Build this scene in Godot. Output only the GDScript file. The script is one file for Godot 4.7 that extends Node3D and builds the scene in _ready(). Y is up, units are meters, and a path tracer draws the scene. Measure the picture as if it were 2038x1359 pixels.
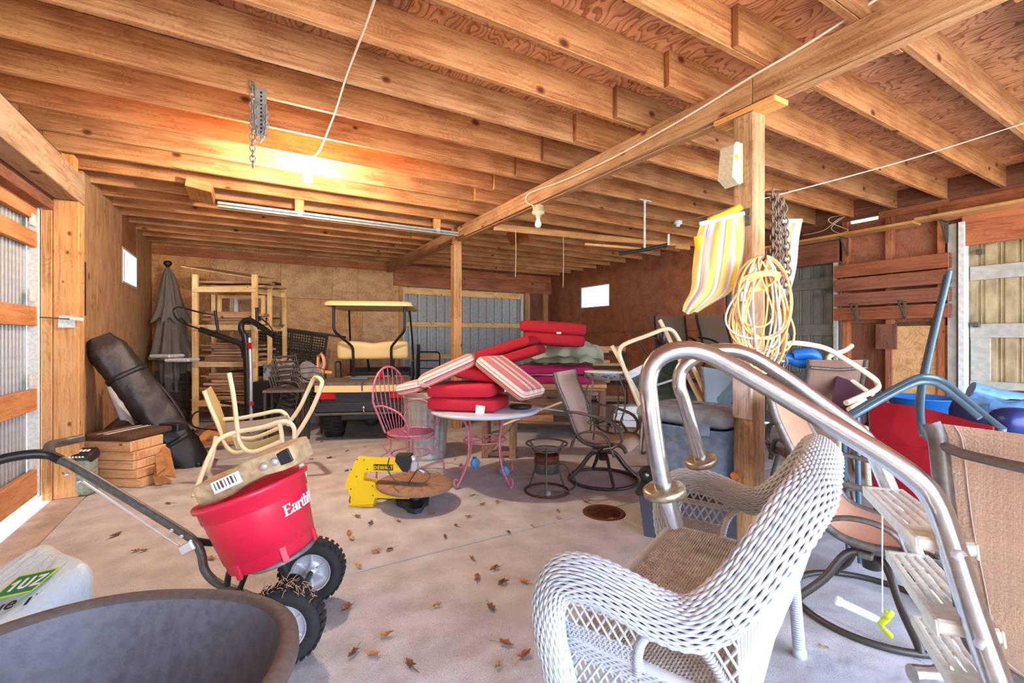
extends Node3D
# An old pole barn full of stored patio furniture. World: camera above the origin, barn axis along -Z, joists along X, metres.

const EYE := 1.4                       # eye height; scale from the 10 ft ceiling, 6x6 posts and the golf cart
const FOC := 908.0                     # focal length in pixels of the 2038 x 1359 frame
const CX := 1019.0
const CY := 672.0                      # horizon
const LX := -1.42                      # left wall
const RX := 7.29                       # right wall
const BD := 10.32                      # back wall depth
const JY := 3.065                      # underside of the joists
var TH := atan(534.0 / 908.0)          # camera turned right of the barn axis
var rng := RandomNumberGenerator.new()
var M := {}
var used := {}

# ---------- photograph pixel -> place ----------
func ray(u: float, v: float) -> Vector3:
	var x := (u - CX) / FOC
	return Vector3(x * cos(TH) + sin(TH), -(v - CY) / FOC, -(cos(TH) - x * sin(TH)))
func W(u: float, v: float, zc: float) -> Vector3:
	return Vector3(0, EYE, 0) + ray(u, v) * zc
func FY(u: float, v: float, y := 0.0) -> Vector3:
	return W(u, v, (y - EYE) / ray(u, v).y)
func ONX(u: float, v: float, x: float) -> Vector3:
	return W(u, v, x / ray(u, v).x)
func ONZ(u: float, v: float, d: float) -> Vector3:
	return W(u, v, -d / ray(u, v).z)
func camyaw() -> float:
	return -TH

# ---------- nodes ----------
func numbered(n: String) -> String:
	if not used.has(n):
		used[n] = 0
		return n
	used[n] += 1
	return "%s_%03d" % [n, used[n]]
func thing(n: String, label: String, cat: String, at := Vector3.ZERO, turn := 0.0, group := "") -> Node3D:
	var o := Node3D.new()
	o.name = numbered(n)
	add_child(o)
	o.position = at
	o.rotation.y = turn
	o.set_meta("label", label)
	o.set_meta("category", cat)
	if group != "":
		o.set_meta("group", group)
	return o
func setting(n: String) -> Node3D:
	var o := Node3D.new()
	o.name = n
	add_child(o)
	o.set_meta("kind", "structure")
	return o
func ns() -> SurfaceTool:
	var st := SurfaceTool.new()
	st.begin(Mesh.PRIMITIVE_TRIANGLES)
	st.set_smooth_group(-1)
	return st
func part(parent: Node3D, n: String, st: SurfaceTool, mat: Material, label := "", kind := "") -> MeshInstance3D:
	st.generate_normals()
	var mi := MeshInstance3D.new()
	mi.mesh = st.commit()
	mi.material_override = mat
	mi.name = n
	parent.add_child(mi, true)
	if label != "":
		mi.set_meta("label", label)
	if kind != "":
		mi.set_meta("kind", kind)
	return mi
func single(n: String, st: SurfaceTool, mat: Material, label: String, cat: String, at := Vector3.ZERO, turn := 0.0, group := "") -> MeshInstance3D:
	var mi := part(self, numbered(n), st, mat, label)
	mi.set_meta("category", cat)
	mi.position = at
	mi.rotation.y = turn
	if group != "":
		mi.set_meta("group", group)
	return mi
func meshpart(parent: Node3D, n: String, mesh: Mesh, mat: Material, xf := Transform3D()) -> MeshInstance3D:
	var mi := MeshInstance3D.new()
	mi.mesh = mesh
	mi.material_override = mat
	mi.name = n
	mi.transform = xf
	parent.add_child(mi, true)
	return mi
func copy(o: Node3D, n: String, at: Vector3, turn := 0.0, label := "", group := "") -> Node3D:
	var c: Node3D = o.duplicate()
	c.name = numbered(n)
	add_child(c)
	c.position = at
	c.rotation.y = turn
	if label != "":
		c.set_meta("label", label)
	if group != "":
		c.set_meta("group", group)
	return c

# ---------- shapes ----------
func tri(st: SurfaceTool, a: Vector3, b: Vector3, c: Vector3, ua := Vector2.ZERO, ub := Vector2.ZERO, uc := Vector2.ZERO) -> void:
	st.set_uv(ua); st.add_vertex(a)
	st.set_uv(ub); st.add_vertex(b)
	st.set_uv(uc); st.add_vertex(c)
func quad(st: SurfaceTool, a: Vector3, b: Vector3, c: Vector3, d: Vector3, ua := Vector2.ZERO, ub := Vector2(1, 0), uc := Vector2(1, 1), ud := Vector2(0, 1)) -> void:
	tri(st, a, b, c, ua, ub, uc)
	tri(st, a, c, d, ua, uc, ud)
# a box with chamfered edges; the grain (u) runs along its longest side, in metres
func box(st: SurfaceTool, c: Vector3, s: Vector3, b := Basis(), bev := 0.0) -> void:
	var h := s * 0.5
	bev = minf(bev, minf(h.x, minf(h.y, h.z)) * 0.9)
	var long := 0 if s.x >= s.y and s.x >= s.z else (1 if s.y >= s.z else 2)
	var off := Vector2(rng.randf() * 7.0, rng.randf() * 3.0)
	st.set_smooth_group(-1)
	var i := h - Vector3(bev, bev, bev)
	for ax in 3:
		var a1 := (ax + 1) % 3
		var a2 := (ax + 2) % 3
		for sg in [-1.0, 1.0]:
			var ps := []
			var us := []
			for k in [[-1.0, -1.0], [1.0, -1.0], [1.0, 1.0], [-1.0, 1.0]]:
				var p := Vector3.ZERO
				p[ax] = sg * h[ax]
				p[a1] = k[0] * i[a1]
				p[a2] = k[1] * i[a2]
				ps.append(c + b * p)
				var uu: float
				var vv: float
				if long == ax:
					uu = p[a1]
					vv = p[a2]
				elif long == a1:
					uu = p[a1]
					vv = p[a2] + (0.37 if ax == 1 else 0.0)
				else:
					uu = p[a2]
					vv = p[a1] + (0.37 if ax == 1 else 0.0)
				us.append(Vector2(uu, vv) + off)
			if sg > 0:
				quad(st, ps[0], ps[3], ps[2], ps[1], us[0], us[3], us[2], us[1])
			else:
				quad(st, ps[0], ps[1], ps[2], ps[3], us[0], us[1], us[2], us[3])
	if bev <= 0.0:
		return
	for ax in 3:   # edges along axis ax
		var a1 := (ax + 1) % 3
		var a2 := (ax + 2) % 3
		for s1 in [-1.0, 1.0]:
			for s2 in [-1.0, 1.0]:
				var q := []
				for e in [-1.0, 1.0]:
					var p1 := Vector3.ZERO
					var p2 := Vector3.ZERO
					p1[ax] = e * i[ax]
					p2[ax] = e * i[ax]
					p1[a1] = s1 * h[a1]
					p1[a2] = s2 * i[a2]
					p2[a1] = s1 * i[a1]
					p2[a2] = s2 * h[a2]
					q.append([c + b * p1, c + b * p2, e * i[ax]])
				var w := [q[0][0], q[0][1], q[1][1], q[1][0]]
				var uv := [Vector2(q[0][2], 0) + off, Vector2(q[0][2], bev) + off, Vector2(q[1][2], bev) + off, Vector2(q[1][2], 0) + off]
				if s1 * s2 > 0:
					quad(st, w[0], w[3], w[2], w[1], uv[0], uv[3], uv[2], uv[1])
				else:
					quad(st, w[0], w[1], w[2], w[3], uv[0], uv[1], uv[2], uv[3])
	for sx in [-1.0, 1.0]:
		for sy in [-1.0, 1.0]:
			for sz in [-1.0, 1.0]:
				var pa := c + b * Vector3(sx * h.x, sy * i.y, sz * i.z)
				var pb := c + b * Vector3(sx * i.x, sy * h.y, sz * i.z)
				var pc := c + b * Vector3(sx * i.x, sy * i.y, sz * h.z)
				if sx * sy * sz > 0:
					tri(st, pa, pc, pb)
				else:
					tri(st, pa, pb, pc)
func frame_of(d: Vector3, up := Vector3.UP) -> Basis:   # x along d
	var x := d.normalized()
	if absf(x.dot(up.normalized())) > 0.995:
		up = Vector3(0.3, 0.1, 1)
	var z := x.cross(up).normalized()
	return Basis(x, z.cross(x).normalized(), z)
func bar(st: SurfaceTool, a: Vector3, b: Vector3, hy: float, hz: float, up := Vector3.UP, bev := 0.002) -> void:
	box(st, (a + b) * 0.5, Vector3(a.distance_to(b), hy, hz), frame_of(b - a, up), bev)
# smooth curve through points
func crv(p: Array, n := 6, closed := false) -> Array:
	var r := []
	var m := p.size()
	for k in (m if closed else m - 1):
		var p0: Vector3 = p[(k - 1 + m) % m] if closed or k > 0 else p[0] * 2.0 - p[1]
		var p1: Vector3 = p[k]
		var p2: Vector3 = p[(k + 1) % m]
		var p3: Vector3 = p[(k + 2) % m] if closed or k + 2 < m else p2 * 2.0 - p1
		for t in n:
			r.append(p1.cubic_interpolate(p2, p0, p3, float(t) / n))
	if not closed:
		r.append(p[m - 1])
	return r
# polyline with rounded corners
func rnd(p: Array, rad: float, n := 5, closed := false) -> Array:
	var r := []
	var m := p.size()
	for k in m:
		var c: Vector3 = p[k]
		if not closed and (k == 0 or k == m - 1):
			r.append(c)
			continue
		var a: Vector3 = p[(k - 1 + m) % m]
		var b: Vector3 = p[(k + 1) % m]
		var d := minf(rad, minf(c.distance_to(a), c.distance_to(b)) * 0.48)
		var pa := c + (a - c).normalized() * d
		var pb := c + (b - c).normalized() * d
		for t in n + 1:
			var f := float(t) / n
			r.append(pa.lerp(c, f).lerp(c.lerp(pb, f), f))
	return r
func grid(st: SurfaceTool, g: Array, cu := false, cv := false, us := 1.0, vs := 1.0, flip := false) -> void:
	st.set_smooth_group(0)
	var nr := g.size()
	var nc: int = g[0].size()
	for i in (nr if cu else nr - 1):
		for j in (nc if cv else nc - 1):
			var i2 := (i + 1) % nr
			var j2 := (j + 1) % nc
			var u0 := us * float(i) / maxf(1, nr - 1)
			var u1 := us * float(i + 1) / maxf(1, nr - 1)
			var v0 := vs * float(j) / maxf(1, nc - 1)
			var v1 := vs * float(j + 1) / maxf(1, nc - 1)
			if flip:
				quad(st, g[i][j], g[i][j2], g[i2][j2], g[i2][j], Vector2(u0, v0), Vector2(u0, v1), Vector2(u1, v1), Vector2(u1, v0))
			else:
				quad(st, g[i][j], g[i2][j], g[i2][j2], g[i][j2], Vector2(u0, v0), Vector2(u1, v0), Vector2(u1, v1), Vector2(u0, v1))
	st.set_smooth_group(-1)
# rounded tube; rr may be a number or one per point; flat squashes the section
func tube(st: SurfaceTool, p: Array, rr, n := 8, closed := false, flat := 1.0, up0 := Vector3.ZERO) -> void:
	var m := p.size()
	var g := []
	var up := up0
	var ln := 0.0
	var d0: Vector3 = (p[1] - p[0]).normalized()
	if up == Vector3.ZERO:
		up = Vector3.UP if absf(d0.y) < 0.9 else Vector3(0.2, 0, 1)
	for k in m:
		var d: Vector3
		if closed:
			d = p[(k + 1) % m] - p[(k - 1 + m) % m]
		else:
			d = p[mini(k + 1, m - 1)] - p[maxi(k - 1, 0)]
		d = d.normalized() if d.length() > 1e-9 else d0
		var s := d.cross(up)
		if s.length() < 1e-4:
			s = d.cross(Vector3(0.31, 0.2, 0.93))
		s = s.normalized()
		var t := s.cross(d).normalized()
		if up0 == Vector3.ZERO:
			up = t
		var r: float = rr[k] if rr is Array else rr
		var row := []
		for j in n:
			var a := TAU * j / n
			row.append(p[k] + s * cos(a) * r + t * sin(a) * r * flat)
		g.append(row)
		if k > 0:
			ln += p[k].distance_to(p[k - 1])
	grid(st, g, closed, true, ln, 1.0)
	if not closed:
		for e in 2:
			var row: Array = g[0] if e == 0 else g[m - 1]
			var c: Vector3 = p[0] if e == 0 else p[m - 1]
			for j in n:
				if e == 0:
					tri(st, c, row[j], row[(j + 1) % n])
				else:
					tri(st, c, row[(j + 1) % n], row[j])
# rectangular strip along a path, w across (perpendicular to up), h along up
func strip(st: SurfaceTool, p: Array, w: float, h: float, up := Vector3.UP, closed := false) -> void:
	var m := p.size()
	var rows := []
	for k in m:
		var d: Vector3 = (p[(k + 1) % m] - p[(k - 1 + m) % m]) if closed else (p[mini(k + 1, m - 1)] - p[maxi(k - 1, 0)])
		var s := d.normalized().cross(up).normalized()
		var t := s.cross(d.normalized()).normalized()
		rows.append([p[k] - s * w * 0.5 - t * h * 0.5, p[k] + s * w * 0.5 - t * h * 0.5, p[k] + s * w * 0.5 + t * h * 0.5, p[k] - s * w * 0.5 + t * h * 0.5])
	for side in 4:
		var g := []
		for k in m:
			g.append([rows[k][side], rows[k][(side + 1) % 4]])
		grid(st, g, closed, false, float(m) * 0.05, 0.1)
	if not closed:
		quad(st, rows[0][0], rows[0][1], rows[0][2], rows[0][3])
		quad(st, rows[m - 1][0], rows[m - 1][3], rows[m - 1][2], rows[m - 1][1])
# turned shape: profile of (radius, height)
func lathe(st: SurfaceTool, prof: Array, n := 24, xf := Transform3D(), sx := 1.0, sz := 1.0) -> void:
	var g := []
	for p in prof:
		var row := []
		for j in n:
			var a := TAU * j / n
			row.append(xf * Vector3(p.x * cos(a) * sx, p.y, p.x * sin(a) * sz))
		g.append(row)
	for k in g.size() - 1:
		grid(st, [g[k], g[k + 1]] if true else [], false, true, 1.0, 6.0, true)
func lathe_s(st: SurfaceTool, prof: Array, n := 24, xf := Transform3D(), sx := 1.0, sz := 1.0) -> void:   # smooth along the profile too
	var g := []
	for p in prof:
		var row := []
		for j in n:
			var a := TAU * j / n
			row.append(xf * Vector3(p.x * cos(a) * sx, p.y, p.x * sin(a) * sz))
		g.append(row)
	grid(st, g, false, true, 1.0, 6.0, true)
func ball(st: SurfaceTool, c: Vector3, r: Vector3, n := 12, b := Basis()) -> void:
	var g := []
	for k in n + 1:
		var a := PI * k / n
		var row := []
		for j in n * 2:
			var t := PI * j / n
			row.append(c + b * Vector3(r.x * sin(a) * cos(t), r.y * cos(a), r.z * sin(a) * sin(t)))
		g.append(row)
	grid(st, g, false, true)
# flat outline given depth along z, centred
func extr(st: SurfaceTool, poly: Array, dep: float, xf := Transform3D()) -> void:
	var pv := PackedVector2Array(poly)
	if not Geometry2D.is_polygon_clockwise(pv):
		pv.reverse()
	var t := Geometry2D.triangulate_polygon(pv)
	st.set_smooth_group(-1)
	var h := dep * 0.5
	for k in range(0, t.size(), 3):
		var a := pv[t[k]]
		var b := pv[t[k + 1]]
		var c := pv[t[k + 2]]
		if (b - a).cross(c - a) > 0:
			var q := b
			b = c
			c = q
		tri(st, xf * Vector3(a.x, a.y, h), xf * Vector3(b.x, b.y, h), xf * Vector3(c.x, c.y, h), a, b, c)
		tri(st, xf * Vector3(a.x, a.y, -h), xf * Vector3(c.x, c.y, -h), xf * Vector3(b.x, b.y, -h), a, c, b)
	var ln := 0.0
	for k in pv.size():
		var a := pv[k]
		var b := pv[(k + 1) % pv.size()]
		var l2 := ln + a.distance_to(b)
		quad(st, xf * Vector3(a.x, a.y, h), xf * Vector3(a.x, a.y, -h), xf * Vector3(b.x, b.y, -h), xf * Vector3(b.x, b.y, h), Vector2(ln, h), Vector2(ln, -h), Vector2(l2, -h), Vector2(l2, h))
		ln = l2
# soft cushion: rounded box that bulges; bend is a func(Vector3)->Vector3 or null
func cushion(st: SurfaceTool, s: Vector3, xf: Transform3D, round := 0.3, puff := 0.15, n := 10, bend = null) -> void:
	st.set_smooth_group(0)
	for ax in 3:
		var a1 := (ax + 1) % 3
		var a2 := (ax + 2) % 3
		for sg in [-1.0, 1.0]:
			var g := []
			for i in n + 1:
				var row := []
				for j in n + 1:
					var p := Vector3.ZERO
					p[ax] = sg
					p[a1] = sin((2.0 * i / n - 1.0) * PI / 2)
					p[a2] = sin((2.0 * j / n - 1.0) * PI / 2)
					row.append(xf * soft(p, s, round, puff, bend))
				g.append(row)
			grid(st, g, false, false, s[a1] * 2.0, s[a2] * 2.0, sg > 0)
func soft(p: Vector3, s: Vector3, round: float, puff: float, bend) -> Vector3:
	var h := s * 0.5
	var r := round * minf(h.x, minf(h.y, h.z)) * 2.0
	var q := p * h
	var lim := h - Vector3(r, r, r)
	lim = Vector3(maxf(lim.x, 0.001), maxf(lim.y, 0.001), maxf(lim.z, 0.001))
	var core := q.clamp(-lim, lim)
	var d := q - core
	if d.length() > 1e-6:
		q = core + d.normalized() * minf(r, minf(h.x, minf(h.y, h.z)))
	q.y *= 1.0 + puff * (1.0 - p.x * p.x) * (1.0 - p.z * p.z) - puff * 0.4
	if bend != null:
		q = bend.call(q)
	return q
func torus(st: SurfaceTool, c: Vector3, R: float, r: float, b := Basis(), n := 32, k := 8, sx := 1.0) -> void:
	var p := []
	for i in n:
		var a := TAU * i / n
		p.append(c + b * Vector3(cos(a) * R * sx, 0, sin(a) * R))
	tube(st, p, r, k, true)
func ring_pts(c: Vector3, R: float, b := Basis(), n := 32, a0 := 0.0, a1 := TAU) -> Array:
	var p := []
	for i in n + 1:
		var a := lerpf(a0, a1, float(i) / n)
		p.append(c + b * Vector3(cos(a) * R, 0, sin(a) * R))
	return p
func text(parent: Node3D, s: String, size: float, mat: Material, xf: Transform3D, n := "lettering", font := "Droid Sans", weight := 700) -> MeshInstance3D:
	var f := SystemFont.new()
	f.font_names = PackedStringArray([font])
	f.font_weight = weight
	var t := TextMesh.new()
	t.text = s
	t.font = f
	t.font_size = 64
	t.pixel_size = size / 64.0
	t.depth = 0.002
	t.curve_step = 2.0
	return meshpart(parent, n, t, mat, xf)
func face(o: Vector3, right: Vector3, upish: Vector3) -> Transform3D:   # plane through o: local x = right, z = outward normal
	var x := right.normalized()
	var z := x.cross(upish).normalized()
	return Transform3D(Basis(x, z.cross(x), z), o)

# ---------- textures and materials ----------
func mixc(a: Color, b: Color, t: float) -> Color:
	return a.lerp(b, clampf(t, 0, 1))
# grey noise as bytes, stretched sx times along x and tiling
func noise_bytes(w: int, h: int, sd: int, fr: float, oct: int, sx := 1, sy := 1) -> PackedByteArray:
	var n := FastNoiseLite.new()
	n.seed = sd
	n.frequency = fr
	n.fractal_octaves = oct
	var im := n.get_seamless_image(w / sx, h / sy, false, false, 0.2)
	im.convert(Image.FORMAT_L8)
	im.resize(w, h, Image.INTERPOLATE_CUBIC)
	return im.get_data()
func from_bytes(w: int, h: int, d: PackedByteArray) -> ImageTexture:
	var im := Image.create_from_data(w, h, false, Image.FORMAT_RGB8, d)
	im.generate_mipmaps()
	return ImageTexture.create_from_image(im)
# wood: u along the grain, v across; near-white so that albedo_color tints it
func wood_tex(w: int, h: int, sd: int, rings: float, warp: float, knots: int, dark: Color, plugs := 0) -> ImageTexture:
	var r := RandomNumberGenerator.new()
	r.seed = sd
	var n1 := noise_bytes(w, h, sd, 0.02, 2, 4)
	var fib := noise_bytes(w, h, sd + 1, 0.3, 2, 16)
	var tone := noise_bytes(w, h, sd + 2, 0.012, 2, 2)
	var streak := noise_bytes(w, h, sd + 7, 0.09, 3, 32)
	var add := PackedFloat32Array()
	add.resize(w * h)
	var over := PackedFloat32Array()
	over.resize(w * h)
	for k in knots:
		var kx := r.randi_range(0, w - 1)
		var ky := r.randi_range(0, h - 1)
		var ks := r.randf_range(3.5, 7.5) * h / 256.0
		for y in range(maxi(0, int(ky - ks * 7)), mini(h, int(ky + ks * 7))):
			for xx in range(int(kx - ks * 14), int(kx + ks * 14)):
				var at := y * w + posmod(xx, w)
				var dx := (xx - kx) / (ks * 5.0)
				var dy := (y - ky) / (ks * 2.2)
				add[at] += 1.5 * exp(-dx * dx - dy * dy) * (1.0 if y > ky else -1.0)
				var dd := sqrt(pow((xx - kx) / (ks * 1.5), 2) + pow((y - ky) / ks, 2))
				if dd < 1.5:
					over[at] = maxf(over[at], 1.12 - 0.75 * smoothstep(0.5, 1.5, dd))
	for k in plugs:
		var kx := r.randi_range(0, w - 1)
		var ky := r.randi_range(6, h - 7)
		var la := r.randf_range(7, 15)
		var lb := r.randf_range(1.6, 3.6)
		for y in range(ky - 5, ky + 6):
			for xx in range(int(kx - la), int(kx + la)):
				if pow((xx - kx) / la, 2) + pow((y - ky) / lb, 2) < 1.0:
					over[y * w + posmod(xx, w)] = 1.3
	var d := PackedByteArray()
	d.resize(w * h * 3)
	for y in h:
		var ry := float(y) / h * rings
		for x in w:
			var i := y * w + x
			var q := ry + (n1[i] / 255.0 - 0.5) * warp + add[i]
			q -= floorf(q)
			var v := 0.04 + q * q * q * 0.26 + (fib[i] / 255.0 - 0.5) * 0.5 + (tone[i] / 255.0 - 0.38) * 0.5 + (streak[i] / 255.0 - 0.45) * 0.55
			v = maxf(clampf(v, 0, 1), over[i])
			var m := minf(v, 1.0)
			var e := maxf(v - 1.0, 0.0) * 2.6
			d[i * 3] = int(255.0 * lerpf(lerpf(1.0, dark.r, m), 0.13, e))
			d[i * 3 + 1] = int(255.0 * lerpf(lerpf(1.0, dark.g, m), 0.08, e))
			d[i * 3 + 2] = int(255.0 * lerpf(lerpf(1.0, dark.b, m), 0.05, e))
	return from_bytes(w, h, d)
# bold flowing figure of rotary-cut plywood
func ply_tex(w: int, h: int, sd: int, dark: Color, bold := 0.85) -> ImageTexture:
	var n1 := noise_bytes(w, h, sd, 0.008, 2, 2)
	var n3 := noise_bytes(w, h, sd + 2, 0.03, 2, 2)
	var fib := noise_bytes(w, h, sd + 1, 0.3, 2, 8)
	var tone := noise_bytes(w, h, sd + 4, 0.01, 3)
	var d := PackedByteArray()
	d.resize(w * h * 3)
	for y in h:
		var ry := float(y) / h * 3.0
		for x in w:
			var i := y * w + x
			var q := (n1[i] / 255.0) * 9.0 + (n3[i] / 255.0) * 1.6 + ry
			q -= floorf(q)
			var g := pow(q, 4.0) if q < 0.95 else (1.0 - q) * 16.0
			var v := clampf(0.02 + g * bold + (fib[i] / 255.0 - 0.5) * 0.3 + (tone[i] / 255.0 - 0.4) * 0.5, 0, 1)
			d[i * 3] = int(255.0 * lerpf(1.0, dark.r, v))
			d[i * 3 + 1] = int(255.0 * lerpf(1.0, dark.g, v))
			d[i * 3 + 2] = int(255.0 * lerpf(1.0, dark.b, v))
	return from_bytes(w, h, d)
func blotch_tex(w: int, sd: int, a: Color, b: Color, fr: float, speck := 0.0, spec_c := Color(0.3, 0.28, 0.26), con := 1.2) -> ImageTexture:
	var n1 := noise_bytes(w, w, sd, fr, 5)
	var n2 := noise_bytes(w, w, sd + 3, 0.35, 2)
	var d := PackedByteArray()
	d.resize(w * w * 3)
	for i in w * w:
		var f := n2[i] / 255.0
		var t := clampf((n1[i] / 255.0 - 0.5) * con + 0.45 + (f - 0.5) * 0.4, 0, 1)
		var s := clampf((f - 1.0 + speck) / maxf(speck, 0.01) * 2.0, 0, 1) if speck > 0.0 else 0.0
		d[i * 3] = int(255.0 * lerpf(lerpf(a.r, b.r, t), spec_c.r, s))
		d[i * 3 + 1] = int(255.0 * lerpf(lerpf(a.g, b.g, t), spec_c.g, s))
		d[i * 3 + 2] = int(255.0 * lerpf(lerpf(a.b, b.b, t), spec_c.b, s))
	return from_bytes(w, w, d)
func weave_tex(w: int, a: Color, b: Color, c: Color, sd: int) -> ImageTexture:   # slubby sling cloth
	var r := RandomNumberGenerator.new()
	r.seed = sd
	var im := Image.create(w, w, false, Image.FORMAT_RGB8)
	var rows := []
	var cols := []
	for k in w:
		rows.append(r.randf())
		cols.append(r.randf())
	for y in w:
		for x in w:
			var over := ((x / 2) + (y / 2)) % 2 == 0
			var t: float = rows[(y / 2) % w] if over else cols[(x / 2) % w]
			t = t * 0.6 + r.randf() * 0.4
			im.set_pixel(x, y, a.lerp(b, t) if t < 0.75 else b.lerp(c, (t - 0.75) * 4.0))
	im.generate_mipmaps()
	return ImageTexture.create_from_image(im)
func normal_tex(w: int, sd: int, fr: float, strength: float) -> NoiseTexture2D:
	var n := FastNoiseLite.new()
	n.seed = sd
	n.frequency = fr
	n.fractal_octaves = 4
	var t := NoiseTexture2D.new()
	t.width = w
	t.height = w
	t.seamless = true
	t.as_normal_map = true
	t.bump_strength = strength
	t.noise = n
	return t
func mat(c: Color, rough := 0.8, metal := 0.0, tex: Texture2D = null, scale := Vector3.ONE, tri := 0, spec := 0.5) -> StandardMaterial3D:
	var m := StandardMaterial3D.new()
	m.albedo_color = c
	m.roughness = rough
	m.metallic = metal
	m.metallic_specular = spec
	if tex:
		m.albedo_texture = tex
	m.uv1_scale = scale
	if tri > 0:
		m.uv1_triplanar = true
		m.uv1_world_triplanar = tri == 2
	m.cull_mode = BaseMaterial3D.CULL_DISABLED
	return m
func rgb(r: int, g: int, b: int) -> Color:
	return Color8(r, g, b)
func bump(m: StandardMaterial3D, t: Texture2D, s := 1.0) -> StandardMaterial3D:
	m.normal_enabled = true
	m.normal_texture = t
	m.normal_scale = s
	return m
func woods(base: Color, tex: Texture2D, n: int, sc: Vector3, vary := 0.1, rough := 0.75) -> Array:
	var a := []
	for k in n:
		var f := 1.0 + rng.randf_range(-vary, vary)
		var w := rng.randf_range(-0.03, 0.03)
		a.append(mat(Color(clampf(base.r * f + w, 0, 1), clampf(base.g * f, 0, 1), clampf(base.b * f - w, 0, 1)), rough, 0.0, tex, sc))
	return a
func pick(a: Array):
	return a[rng.randi() % a.size()]
func make_materials() -> void:
	var t_fir := wood_tex(1024, 256, 11, 22.0, 14.0, 6, Color(0.58, 0.4, 0.27))
	var t_pine := wood_tex(512, 128, 23, 10.0, 7.0, 3, Color(0.72, 0.56, 0.4))
	var t_rough := wood_tex(512, 128, 31, 12.0, 8.0, 2, Color(0.55, 0.43, 0.35))
	var t_ply := ply_tex(1024, 512, 5, Color(0.52, 0.34, 0.22))
	var t_ply2 := ply_tex(1024, 512, 77, Color(0.6, 0.44, 0.33), 0.42)
	var t_plyL := wood_tex(1024, 512, 41, 40.0, 16.0, 2, Color(0.68, 0.52, 0.4), 34)
	var t_conc := blotch_tex(1024, 3, Color(1, 0.99, 0.98), Color(0.84, 0.82, 0.8), 0.006, 0.3, Color(0.5, 0.47, 0.44))
	var t_dirt := blotch_tex(512, 8, Color(1, 1, 1), Color(0.78, 0.75, 0.72), 0.012, 0.2, Color(0.55, 0.52, 0.48), 1.6)
	var t_galv := blotch_tex(512, 15, Color(1, 1, 1), Color(0.86, 0.87, 0.88), 0.02, 0.15, Color(0.62, 0.61, 0.6), 1.4)
	var t_rust := blotch_tex(512, 19, Color(0.52, 0.3, 0.2), Color(0.28, 0.17, 0.13), 0.03, 0.2, Color(0.62, 0.42, 0.32), 1.8)
	var t_sling := weave_tex(256, Color(0.8, 0.73, 0.67), Color(0.94, 0.87, 0.81), Color(1.0, 0.96, 0.92), 4)
	var t_cloth := weave_tex(128, Color(0.86, 0.86, 0.86), Color(0.95, 0.95, 0.95), Color(1, 1, 1), 6)
	var t_tub := blotch_tex(512, 88, Color(0.74, 0.73, 0.74), Color(0.6, 0.59, 0.6), 0.03, 0.26, Color(1, 0.98, 0.95), 1.8)
	var nrm := normal_tex(512, 71, 0.02, 6.0)
	var nrm_f := normal_tex(256, 72, 0.12, 5.0)
	M.t_dirt = t_dirt
	M.t_cloth = t_cloth
	M.t_ply = t_ply
	M.nrm = nrm
	var jsc := Vector3(0.28, 1.1, 1)
	M.joist = woods(rgb(196, 144, 96), t_fir, 6, jsc, 0.09)
	M.beam = woods(rgb(184, 146, 108), t_fir, 2, jsc, 0.03)
	M.whitewash = mat(rgb(216, 202, 190), 0.8, 0.0, t_rough, Vector3(0.5, 2, 1))
	M.greywood = woods(rgb(168, 144, 120), t_rough, 2, Vector3(0.35, 1.2, 1), 0.03)
	M.step = mat(rgb(236, 226, 204), 0.5, 0.0, t_galv, Vector3(3, 3, 3), 1)
	M.post = woods(rgb(206, 160, 108), t_rough, 3, Vector3(0.5, 2, 1), 0.05)
	M.deck = woods(rgb(214, 156, 112), t_ply, 5, Vector3(0.27, 0.55, 1), 0.14)
	M.ply_back = woods(rgb(224, 172, 114), t_ply2, 3, Vector3(0.25, 0.5, 1), 0.04)
	M.ply_plain = woods(rgb(220, 178, 126), t_ply2, 3, Vector3(0.4, 0.5, 1), 0.04)
	M.ply_left = woods(rgb(210, 162, 112), t_plyL, 3, Vector3(0.41, 0.8, 1), 0.04)
	M.ply_right = woods(rgb(172, 114, 84), t_ply2, 3, Vector3(0.33, 0.66, 1), 0.05)
	M.redwood = woods(rgb(184, 114, 74), t_rough, 3, Vector3(0.5, 2, 1), 0.05)
	M.redwood_dark = woods(rgb(136, 86, 62), t_rough, 3, Vector3(0.5, 2, 1), 0.06)
	M.stud = woods(rgb(222, 164, 98), t_pine, 4, Vector3(0.6, 2.4, 1), 0.06)
	M.girt = woods(rgb(206, 146, 96), t_pine, 3, Vector3(0.6, 2.4, 1), 0.06)
	M.pine = woods(rgb(240, 204, 144), t_pine, 4, Vector3(0.6, 2.4, 1), 0.04)
	M.oldwood = woods(rgb(172, 132, 96), t_rough, 4, Vector3(0.6, 2.4, 1), 0.1)
	M.scrap = woods(rgb(204, 156, 112), t_rough, 6, Vector3(0.6, 2.4, 1), 0.22)
	M.darkwood = woods(rgb(84, 66, 54), t_rough, 3, Vector3(0.6, 2.4, 1), 0.12)
	M.crate = woods(rgb(222, 176, 126), t_pine, 3, Vector3(0.6, 2.4, 1), 0.05)
	M.plank_red = woods(rgb(154, 92, 62), t_rough, 3, Vector3(0.3, 1.5, 1), 0.04, 0.55)
	M.concrete_old = bump(mat(rgb(190, 172, 154), 0.75, 0.0, t_conc, Vector3(0.6, 0.6, 0.6), 2), nrm, 0.35)
	M.concrete = bump(mat(rgb(200, 200, 200), 0.75, 0.0, t_conc, Vector3(0.5, 0.5, 0.5), 2), nrm, 0.25)
	M.galv = mat(rgb(172, 172, 168), 0.45, 0.35, t_galv, Vector3(1.2, 1.2, 1.2), 1)
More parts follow.
